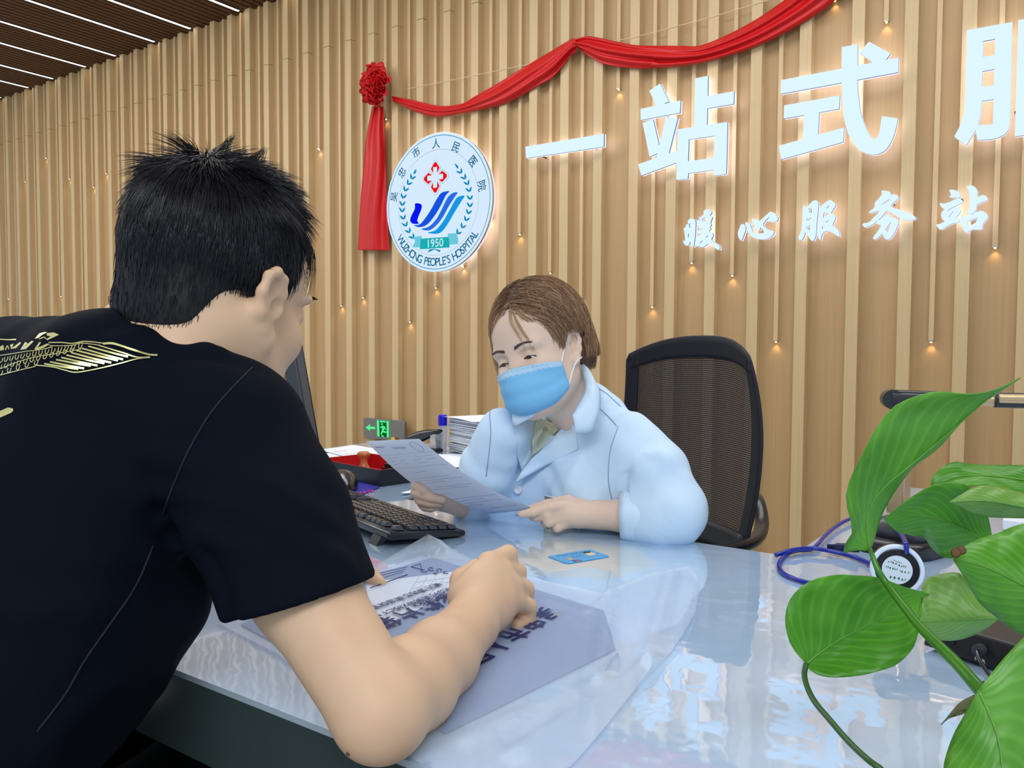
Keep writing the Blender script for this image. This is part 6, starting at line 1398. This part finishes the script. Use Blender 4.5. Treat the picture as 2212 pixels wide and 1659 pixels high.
fr = [chp(-1, v_) for v_ in np.linspace(-.12, .97, 20)]+[chp(u, 1-.0*abs(u)) for u in np.linspace(-.97, .97, 24)]+[chp(1, v_) for v_ in np.linspace(.97, -.12, 20)]
MB().tube(fr, .0045, 10).build('backrest_frame', mat('black_woven_edge', (22, 24, 33), .7), chair, smooth=True)
m = MB(); m.grid([[tuple(chp(-.98+1.96*i/20, .02+.10*j/4, .012)) for i in range(21)] for j in range(5)]); m.build('lumbar_band', mat('dense_mesh', (22, 24, 32), .5), chair, smooth=True, solid=.006)
m = MB(); m.grid([[tuple(chp(s_*(.84+.16*i/4), -.1+1.06*j/20, .004)) for i in range(5)] for j in range(21) for s_ in (1,)]); m.build('dense_edge', mat('dense_mesh_edge', (22, 24, 33), .8), chair, smooth=True, solid=.003)
m = MB(); m.grid([[tuple(chp(-(.86+.14*i/4), -.1+1.06*j/20, .004)) for i in range(5)] for j in range(21)]); m.build('dense_edge', mat('dense_mesh_edge', (22, 24, 33), .8), chair, smooth=True, solid=.003)
m = MB(); m.grid([[tuple(chp(-.96+1.92*i/20, .90+.10*j/4, .004)) for i in range(21)] for j in range(5)]); m.build('dense_edge', mat('dense_mesh_edge', (22, 24, 33), .8), chair, smooth=True, solid=.003)
# armrest pad sweeping forward on the right, seat, post, five-star base
ar = spline([at(1632, 1072, 1.84), at(1640, 1090, 1.80), at(1645, 1140, 1.74), at(1622, 1172, 1.66), at(1560, 1187, 1.60), at(1520, 1188, 1.57)], 8)
MB().tube(ar, [.008+.007*math.sin(math.pi*min(1, .2+i/len(ar)*.8)) for i in range(len(ar))], 12).build('armrest', M_frame, chair, smooth=True)
ce = np.array([base_c[0], base_c[1], 0])+cn*.22
m = MB(); P = []
for i in range(25):
    a = 2*math.pi*i/24; c_, s_ = math.copysign(abs(math.cos(a))**.55, math.cos(a)), math.copysign(abs(math.sin(a))**.55, math.sin(a)); P.append([tuple(ce+cl*c_*.23*k+cn*s_*.22*k+np.array([0, 0, z])) for k, z in ((.02, .455), (.8, .46), (1, .44), (1, .41), (.9, .39), (.02, .39))])
m.grid(P); m.build('seat', mat('black_seat_fabric', (24, 26, 32), .8), chair, smooth=True)
MB().tube([ce+np.array([0, 0, .1]), ce+np.array([0, 0, .40])], .028, 14).build('gas_post', M_frame, chair)
for k in range(5):
    a = 2*math.pi*k/5; d = np.array([math.cos(a), math.sin(a), 0]); m = MB(); m.tube([ce+np.array([0, 0, .10]), ce+d*.15+np.array([0, 0, .095]), ce+d*.29+np.array([0, 0, .07])], [.028, .024, .016], 10); lo_ = m.build('leg', M_frame, chair, smooth=True)
    MB().tube([ce+d*.29+np.array([-.02*d[1], .02*d[0], .03]), ce+d*.29+np.array([.02*d[1], -.02*d[0], .03])], .029, 16).build('caster', M_frame, lo_)
MB().tube(spline([chp(0, .0, -.02), chp(0, -.1, -.06), ce-cn*.12+np.array([0, 0, .38]), ce+np.array([0, 0, .375])], 5), .022, 10).build('back_bracket', M_frame, chair, smooth=True)
# ------------------------------------------------------------------ man in the dark T-shirt leaning on the desk
M_skinm = skinmat('tan_skin', (220, 184, 152), (204, 148, 118))
fm = np.array([-.16, .97, -.19]); fm /= np.linalg.norm(fm); um = np.array([.10, .18, .97]); um -= fm*(um@fm); um /= np.linalg.norm(um); lm = np.cross(um, fm)
RM = np.stack([lm, fm, um], 1)*1.005; TM = np.array([-.751, .535, 1.138])
hm = lambda p: RM@np.array(p, float)+TM
Z2 = lambda x, y: (440+x/2.9105, 1150+y/2.9105)
Rs = at(500, 955, .785); eM = at(822, 1541, .668); wM = at(1019, 1346, .895)
Nb = np.array([-.780, .435, 1.040]); Ls = np.array([-.985, .430, 1.040])
b = Body(); head(b, RM, TM, 1, False); ear(b, RM, TM, 1, 1, 1, .62, .0735); ear(b, RM, TM, -1, 1, 1, .62, .0735)
b.frame(RM, TM).cone((.052, .0, -.065), (.026, .07, -.108), .024, .020, k=.03).cone((-.052, .0, -.065), (-.026, .07, -.108), .024, .020, k=.03).frame()
b.cone(hm((0, -.025, -.05)), Nb+np.array([.01, .01, -.02]), .060, .064, k=.03).cone(hm((0, .03, -.10)), Nb+np.array([.02, .09, -.06]), .03, .05, k=.03)
b.cone(hm((-.03, -.04, -.04)), (Nb*.6+Rs*.4)+np.array([0, 0, .0]), .036, .045, k=.04).cone(hm((.03, -.04, -.04)), (Nb*.6+Ls*.4), .036, .045, k=.04)
# torso kept inside the shirt
b.cone(np.array([-.865, .24, .60]), np.array([-.84, .37, .86]), .13, .14, k=.05, flat=(0, -.86, .5), ratio=.6).cone(np.array([-.84, .37, .86]), Nb+np.array([-.01, .0, -.06]), .14, .10, k=.05, flat=(0, -.86, .5), ratio=.6)
# right arm resting on the desk
b.chain([Rs, at(655, 1270, .725), eM], [.050, .0435, .0375], k=.03, k2=.02)
b.chain([eM+np.array([0, 0, .002]), at(888, 1478, .735), at(948, 1423, .81), wM], [.0375, .0405, .0375, .0285], k=.012, k2=.012)
tP = .975
R3h = np.stack([(at(1113, 1298, .985)-at(1055, 1215, .985)), at(1086, 1240, .975)-wM, [0, 0, 0]], 1)
e1_ = at(1113, 1298, .99)-at(1055, 1215, .985); e1_ /= np.linalg.norm(e1_); e2_ = at(1086, 1245, .98)-wM; e2_ -= e1_*(e1_@e2_); e2_ /= np.linalg.norm(e2_); e3_ = np.cross(e1_, e2_)
R3h = np.stack([e1_, e2_, e3_], 1)
b.cone(wM, at(1052, 1300, .945), .0275, .026, k=.015, flat=e3_, ratio=.85)
b.ell(at(1056, 1285, .948), (.040, .046, .022), R=R3h, k=.015)
mc = [at(1055, 1217, .985), at(1084, 1238, .990), at(1107, 1268, .985), at(1110, 1300, .972)]
pp = [at(1097, 1198, 1.020), at(1116, 1236, 1.030), at(1134, 1274, 1.018), at(1141, 1310, .995)]
for i in range(4):
    r_ = [.0118, .0122, .0115, .0102][i]; dn_ = np.array([0, 0, -1.])
    p2 = pp[i]+(pp[i]-mc[i])*.02+dn_*.021+FW*.002; p3 = mc[i]*.8+pp[i]*.2+dn_*.027
    b.cone(at(1040, 1300, .93)*.35+mc[i]*.65, mc[i], .016, r_*1.08, k=.012)
    b.chain([mc[i], pp[i], p2, p3], [r_*1.05, r_, r_*.92, r_*.80], k=.007, k2=.0035)
b.chain([at(1000, 1290, .935), at(1000, 1255, .975), at(1030, 1232, 1.01), at(1060, 1225, 1.03)], [.018, .0150, .0130, .0105], k=.014, k2=.005)
# left arm behind the body, thumb showing past the sleeve
eLm = np.array([-1.035, .545, .795]); wLm = np.array([-.985, .735, .788])
b.chain([Ls, np.array([-1.025, .47, .92]), eLm], [.05, .047, .041], k=.03, k2=.02).chain([eLm, wLm], [.041, .029], k=.02)
hL = np.array([-.955, .815, .778]); b.cone(wLm, hL, .027, .026, k=.015).ell(hL, (.038, .042, .020), k=.015)
for i, (dx, dy) in enumerate(((.030, .075), (.008, .088), (-.014, .086), (-.034, .072))):
    m0 = hL+np.array([.030-.021*i, .035, .004]); m1 = hL+np.array([dx*.9, dy*.85, .006]); m2 = hL+np.array([dx*1.1, dy*1.18, -.006]); b.chain([m0, m1, m2], [.0112, .0100, .0082], k=.008, k2=.004)
b.chain([hL+np.array([.028, -.012, -.002]), at(772, 1216, 1.172), at(800, 1243, 1.162), at(821, 1260, 1.150)], [.016, .0135, .0118, .0088], k=.012, k2=.004)
man = b.build('person', M_skinm, (-1.16, .10, .55), (-.36, 1.02, 1.33), .0024, None, 1)
tag(man, 'man with short black hair in a dark T-shirt leaning on the desk, seen from behind', 'person')
M_T = bvh(man)
M_mole = mat('mole', (84, 50, 36), .6)
mp0 = cast(M_T, 753, 1627, .0004); 
if mp0 is not None: MB().lathe([(.0018, 0), (.0012, .0006), (.0003, .0008)], n=8, M=Matrix.Translation(mp0) @ Vector(C0-np.array(mp0)).to_track_quat('Z', 'Y').to_matrix().to_4x4()).build('mole', M_mole, man)
# eyes and brows (turned away, still there)
for sx in (1, -1):
    c = hm((sx*.031, .0742, -.002)); q = Vector(RM@np.array([0, .94, -.3])).to_track_quat('Z', 'Y').to_matrix().to_4x4(); MX = Matrix.Translation(Vector(c)) @ q
    m = MB(); m.lathe([(.0124*math.sin(a), .0124*math.cos(a)) for a in np.linspace(.02, math.pi-.02, 14)], n=18, M=MX); eo = m.build('eye', M_eye, man, smooth=True)
    m = MB(); m.lathe([(.0003, .0130)]+[(.0128*math.sin(a), .0128*math.cos(a)) for a in np.linspace(.06, .52, 6)], n=18, M=MX); m.build('iris', M_iris, eo, smooth=True)
S_, tint = [], []; rnd = random.Random(21)
for sx in (1, -1):
    for k in range(130):
        u = rnd.random(); x = sx*(.012+.040*u); z = .0185+.007*math.sin(u*2.2)-.004*u+rnd.uniform(-.003, .003)*(1.15-u)
        p = facepath([(x, z)], RM, TM, M_T, .0003)
        if p: S_.append([np.array(p[0]), np.array(p[0])+RM@np.array([sx*.003, .0014, .001]), np.array(p[0])+RM@np.array([sx*.007, .001, .0008])]); tint.append(lin((30, 26, 26)))
strands('eyebrow', S_, .0004, hairmat('black_brow', .6), man, tint)

# hair
hc = Body(); hc.frame(RM, TM); hc.ell((0, -.020, .046), (.0785, .0975, .0885), k=0).ell((0, -.066, -.028), (.058, .034, .052), k=.03)
hc.cutin((0, .066, .03), (0, .9, -.42), (0, .1, 0), .12, .006).cutin((0, -.02, -.042), (0, .42, -.95), (0, 0, -.09), .15, .012)
hc.ell((.082, .0, -.012), (.03, .034, .036), k=.005, op='s').ell((-.082, .0, -.012), (.03, .034, .036), k=.005, op='s').frame()
cap_m = hc.build('hair', mat('black_hair_under', (20, 18, 22), .55, .4), TM-.17, TM+.17, .0035, man, 2)
S_, tint = [], []; rnd = random.Random(8); whorl = np.array([.006, -.052, .135])
CV = np.array([v.co for v in cap_m.data.vertices]); CN_ = np.array([v.normal for v in cap_m.data.vertices]); Ri = np.linalg.inv(RM); LV = (CV-TM)@Ri.T; LN = CN_@Ri.T; LN /= np.linalg.norm(LN, axis=1)[:, None]
keep = [i for i in range(len(LV)) if LN[i]@(LV[i]-np.array([0, -.02, .03])) > 0 and np.linalg.norm(LV[i]-np.array([0, -.02, .03])) > .062]
for k in range(21000):
    i = rnd.choice(keep); p = LV[i]+np.array([rnd.gauss(0, .0015) for _ in range(3)]); nn = LN[i]
    fl = p-whorl; fl -= nn*(fl@nn); fl /= np.linalg.norm(fl)+1e-6
    cl_ = np.array([noise.noise(Vector(p*52+np.array([k2*9., 0, 0]))) for k2 in range(3)])
    top = max(0, min(1, (p[2]-.050)/.06)); nape = max(0, min(1, (.035-p[2])/.08))
    L = (.016+.024*top)*(1-.45*nape)*rnd.uniform(.7, 1.15); lift_ = .10-.07*nape+.46*top*(.7+.9*cl_[0])
    down = np.array([0, 0, -1.])*(.7*(1-top))
    if p[1] > .03 and p[2] > .03: down = np.array([0, .3, -.35]); L *= 1.15
    dir_ = nn*lift_+fl*.85+down+cl_*(.22+.75*top); dir_ /= np.linalg.norm(dir_); pts = []; q = p-nn*.001; v = dir_.copy()
    for j in range(6):
        pts.append(hm(q)); q = q+v*L/5; v = v*.8+(fl*.6+down-nn*.10)*.25; v /= np.linalg.norm(v)
        e_ = (q-np.array([0, -.02, .046]))/np.array([.0785, .0975, .0885]); r_ = np.linalg.norm(e_)
        if r_ < 1.0 and q[2] > .0: q = np.array([0, -.02, .046])+(q-np.array([0, -.02, .046]))*1.004/r_
    S_.append(pts); g_ = rnd.uniform(.7, 1.4); tint.append(lin((27*g_, 26*g_, 34*g_)))
for c_, hgt, lean in (((-.004, -.044, .132), .030, (.0, .15)), ((-.016, -.020, .133), .027, (-.2, .35))):
    for k in range(34):                                                 # upright tufts at the crown
        a0_ = np.array(c_)+np.array([rnd.gauss(0, .006), rnd.gauss(0, .005), 0]); tip = np.array(c_)+np.array([lean[0]*hgt+rnd.gauss(0, .0015), lean[1]*hgt+rnd.gauss(0, .0015), hgt*rnd.uniform(.7, 1.02)])
        S_.append([hm(a0_*(1-u)+tip*u+np.array([0, .006*u*u, 0])) for u in np.linspace(0, 1, 6)]); tint.append(lin((16, 14, 18)))
for k in range(260):                                                    # loose fringe over the forehead
    x = rnd.uniform(-.055, .045); p = np.array([x, .070-.5*x*x*9, .075]); jx = rnd.gauss(0, .0016); S_.append([hm(p+np.array([jx*i, .0060*i-.0009*i*i, -.0028*i-.0016*i*i])) for i in range(6)]); tint.append(lin((28, 22, 34)))
strands('hair_strands', S_, .00042, hairmat('black_hair', .36, .5), man, tint)

# T-shirt
M_tee = cloth('navy_black_cotton', (5, 12, 25), .85, 800, .12, 0, .25, 7)
M_tee.node_tree.nodes['Principled BSDF'].inputs['Specular IOR Level'].default_value = .1
def tee():
    B = Body(); fl = (0, -.86, .5)
    # right sleeve first, its opening cut before the trunk is added
    hem = at(648, 1290, .728); B.chain([Rs, at(590, 1130, .757), hem, at(690, 1375, .714)], [.074, .066, .0605, .0605], k=0, k2=.03)
    ax = (eM-Rs)/np.linalg.norm(eM-Rs); q1, q2, q3 = at(497, 1333, .745), at(600, 1318, .68), at(790, 1250, .735)
    nn = np.cross(q2-q1, q3-q1); nn /= np.linalg.norm(nn); nn = nn if nn@ax > 0 else -nn
    B.cutin(q1*.5+q3*.5, nn, hem+ax*.07, .125, .003)
    B.cone(at(632, 1245, .733), eM, .047, .047, k=.003, op='s')
    # left sleeve
    hl = np.array([-1.03, .49, .88]); B.chain([Ls, np.array([-1.025, .465, .93]), hl], [.070, .066, .062], k=.03, k2=.03)
    B.cutin(hl, eLm-Ls, hl+(eLm-Ls)*.35, .075, .003)
    # trunk
    B.cone(np.array([-.880, .19, .50]), np.array([-.868, .255, .66]), .185, .175, k=.03, flat=fl, ratio=.72).cone(np.array([-.868, .255, .66]), np.array([-.845, .365, .86]), .172, .172, k=.04, flat=fl, ratio=.70)
    B.cone(at(330, 1300, .80), at(170, 1505, .79), .054, .058, k=.05)
    B.cone(np.array([-.845, .365, .86]), np.array([-.82, .43, .985]), .172, .128, k=.04, flat=fl, ratio=.64)
    B.cone(Rs*.75+Nb*.25, Ls*.75+Nb*.25, .064, .064, k=.05)
    B.cone(Nb+np.array([-.0, -.012, -.012]), Nb+np.array([-.01, -.02, -.07]), .072, .10, k=.04)
    B.cone((Rs*.5+Nb*.5)+np.array([0, -.01, .012]), Nb, .052, .062, k=.04).cone((Ls*.5+Nb*.5)+np.array([0, -.01, .012]), Nb, .052, .062, k=.04)
    up_ = hm((0, -.02, -.05))-Nb; up_ /= np.linalg.norm(up_)
    B.cone(Nb+up_*.12+np.array([.006, .02, 0]), Nb-up_*.012+np.array([.006, .012, 0]), .078, .0665, k=.006, op='s')
    B.cut(np.array([-.88, .18, .52]), (0, -.3, -1), 0)
    for L, t_, w_, h in (([(330, 985), (440, 1010), (560, 1055), (700, 1130)], .72, .013, .007), ([(360, 1060), (480, 1085), (600, 1140), (735, 1215)], .70, .011, .008), ([(380, 1120), (470, 1160), (560, 1190)], .69, .012, .006),
                         ([(60, 1195), (200, 1210), (330, 1205), (420, 1180)], .70, .012, .006), ([(0, 1320), (150, 1320), (290, 1305)], .70, .014, .007), ([(250, 740), (330, 728), (400, 735), (470, 760)], .80, .010, .006), ([(140, 800), (250, 770), (350, 722)], .78, .010, .004), ([(330, 770), (450, 775), (540, 795)], .78, .010, -.004),
                         ([(100, 1600), (200, 1500), (320, 1440)], .72, .016, .006), ([(370, 1400), (350, 1480), (300, 1560)], .76, .012, .005), ([(345, 1110), (380, 1180), (430, 1260)], .72, .012, -.007), ([(450, 1200), (480, 1260), (495, 1320)], .72, .010, -.005)):
        P_ = []
        for x, y in spline(L, 4):
            d = ray(x, y); ts = np.linspace(t_-.12, t_+.22, 60); v = B.value(C0+ts[:, None]*d); k = np.argmax(v < 0); P_.append(C0+d*ts[k if v[k] < 0 else 30])
        B.ridge(P_, w_, h)
    return B
tb = tee(); shirt = tb.build('t_shirt', M_tee, (-1.16, .00, .44), (-.50, .72, 1.14), .0034, man, 1)
ST = bvh(shirt)
M_seam = mat('dark_seam', (12, 16, 26), .8)
for L in ([(545, 795), (500, 840), (450, 900), (405, 980), (375, 1050), (352, 1110)], [(330, 1180), (290, 1270), (235, 1350), (180, 1430), (140, 1500), (80, 1580)]):
    p = [cast(ST, x, y, .0006) for x, y in spline(L, 6)]; p = [q for q in p if q is not None]
    if len(p) > 3: MB().tube(p, .0010, 5).build('seam', M_seam, shirt, smooth=True)
# rib collar
up_ = hm((0, -.02, -.05))-Nb; up_ /= np.linalg.norm(up_); ca_ = np.cross(up_, [0, 1, 0]); ca_ /= np.linalg.norm(ca_); cb_ = np.cross(ca_, up_); P = []
for i in range(41):
    a = 2*math.pi*i/40; d = ca_*math.cos(a)+cb_*math.sin(a); base = Nb+np.array([.006, .013, 0])-up_*.012
    P.append([tuple(base+d*(r_)+up_*h_) for r_, h_ in ((.0735, -.004), (.0728, .010), (.0700, .022), (.0680, .023), (.0668, .008), (.067, -.006))])
MB().grid(P).build('collar', cloth('navy_rib', (18, 25, 40), .8, 500, .4), shirt, smooth=True)
# gold eagle print
ZE = lambda x, y: (x/5.53, 640+y/5.53)
M_goldp = mat('gold_foil_print', (236, 232, 160), .28, .6, .6, var=.12, vscale=90)
mg = MB()
def pr_poly(L, lift=.0012):
    try: v, f = patch(ST, [ZE(*p) for p in L], lift, 5)
    except Exception: return
    mg.add(v, f)
def pr_line(L, w0, w1=None, n=5):
    L = spline(L, n); w1 = w0 if w1 is None else w1; V = []
    for i, p in enumerate(L):
        d = np.array(L[min(i+1, len(L)-1)])-np.array(L[max(i-1, 0)]); d = d/(np.linalg.norm(d)+1e-9); nn = np.array([-d[1], d[0]]); w_ = w0+(w1-w0)*i/(len(L)-1)
        a, b2 = cast(ST, *ZE(*(p+nn*w_/2)), .0012), cast(ST, *ZE(*(p-nn*w_/2)), .0012)
        if a is None or b2 is None: continue
        V.append((a, b2))
    if len(V) > 1: mg.add([q for ab in V for q in ab], [(2*i, 2*i+1, 2*i+3, 2*i+2) for i in range(len(V)-1)])
pr_line([(1240, 575), (1340, 570), (1450, 600), (1600, 648), (1760, 698), (1880, 712)], 26, 20)
pr_line([(1180, 592), (1330, 640), (1500, 690), (1640, 735), (1790, 735)], 14, 18)
for i, (a, c) in enumerate([((1060, 606), (1530, 728)), ((985, 632), (1470, 760)), ((915, 656), (1410, 772)), ((860, 684), (1330, 798)), ((800, 712), (1250, 806)), ((740, 740), (1170, 832)), ((680, 766), (1090, 836)), ((610, 790), (1010, 866)), ((540, 812), (940, 872))]):
    pr_line([a, ((a[0]+c[0])/2, (a[1]+c[1])/2+4), c], 17, 24)
pr_line([(440, 828), (640, 850), (780, 885), (900, 910), (1030, 895), (1130, 876), (1270, 846), (1400, 815), (1540, 780), (1650, 752), (1790, 740)], 12, 14)
pr_line([(590, 562), (750, 562), (870, 572), (1000, 550), (1120, 556), (1240, 570)], 12)
pr_line([(600, 600), (760, 600), (880, 592), (960, 570), (1050, 575), (1180, 592)], 9)
for r_, (A0, A1, A2) in enumerate((((20, 770), (420, 690), (960, 605)), ((10, 850), (420, 760), (860, 650)), ((20, 920), (220, 850), (440, 800)))):
    n_ = [14, 12, 5][r_]
    for i in range(n_):
        u = i/(n_-1); c = np.array(A0)*(1-u)**2+2*np.array(A1)*u*(1-u)+np.array(A2)*u*u; w_ = 26
        pr_line([c+np.array([-8, -w_]), c+np.array([-w_*.6, w_*.7]), c+np.array([w_*.1, w_]), c+np.array([w_*.8, w_*.2]), c+np.array([w_*1.1, -w_])], 9, n=3)
pr_line([(0, 880), (200, 800), (420, 735), (700, 690), (980, 640)], 8); pr_line([(0, 950), (180, 905), (330, 868), (440, 842)], 10); pr_line([(0, 715), (180, 690), (330, 665), (470, 650), (640, 615)], 9)
pr_poly([(415, 505), (470, 442), (540, 425), (560, 432), (500, 462), (455, 500)]); pr_poly([(560, 440), (640, 432), (705, 458), (660, 480), (560, 527), (552, 510), (610, 478), (560, 470)])
pr_poly([(430, 645), (410, 630), (470, 545), (490, 550), (450, 615), (560, 565), (595, 572), (520, 615)]); pr_poly([(120, 580), (160, 565), (145, 615), (240, 545), (250, 560), (190, 620), (130, 630)]); pr_poly([(240, 640), (300, 545), (330, 560), (290, 600), (380, 530), (400, 540), (310, 630)]); pr_line([(480, 520), (540, 500), (560, 520)], 12)
pr_line([(0, 522), (110, 528), (205, 525)], 14); pr_poly([(0, 600), (40, 580), (50, 640), (0, 650)]); pr_line([(80, 650), (100, 600), (120, 640)], 12)
pr_poly([(-60, 1395), (95, 1328), (150, 1338), (160, 1360), (140, 1388), (-60, 1475)])
mg.build('gold_print', M_goldp, shirt, smooth=True, fixn=False)
# trousers, stool under him, shoes
tr_ = Body(); tr_.ell((-.875, .16, .50), (.17, .14, .12), k=0)
for hx, kx in ((-.79, -.895), (-.96, -1.08)):
    tr_.cone((hx, .20, .51), (kx, .60, .535), .092, .072, k=.04).cone((kx, .60, .535), (kx, .55, .10), .066, .050, k=.03)
tr_.build('trousers', cloth('black_trousers', (10, 11, 15), .8), (-1.22, .0, .05), (-.64, .74, .66), .007, man, 1)
sh_ = Body()
for kx in (-.895, -1.08): sh_.cone((kx, .52, .045), (kx, .70, .035), .045, .038, k=.01, flat=(0, 0, 1), ratio=.75)
sh_.build('shoes', mat('black_shoe', (20, 20, 22), .4), (-1.2, .4, .0), (-.8, .82, .1), .006, man, 1)
stl = empty('stool', (-.875, .16, 0), label='low black stool the man sits on at the desk front', cat='stool')
MB().lathe([(.0005, .385), (.17, .385), (.18, .36), (.17, .34), (.0005, .34)], (-.875, .16, 0), 32).build('seat', mat('black_stool_seat', (18, 18, 22), .5), stl, smooth=False)
MB().lathe([(.02, .34), (.02, .03), (.18, .02), (.18, .0005), (.0005, .0005)], (-.875, .16, 0), 28).build('pedestal', M_steel, stl)
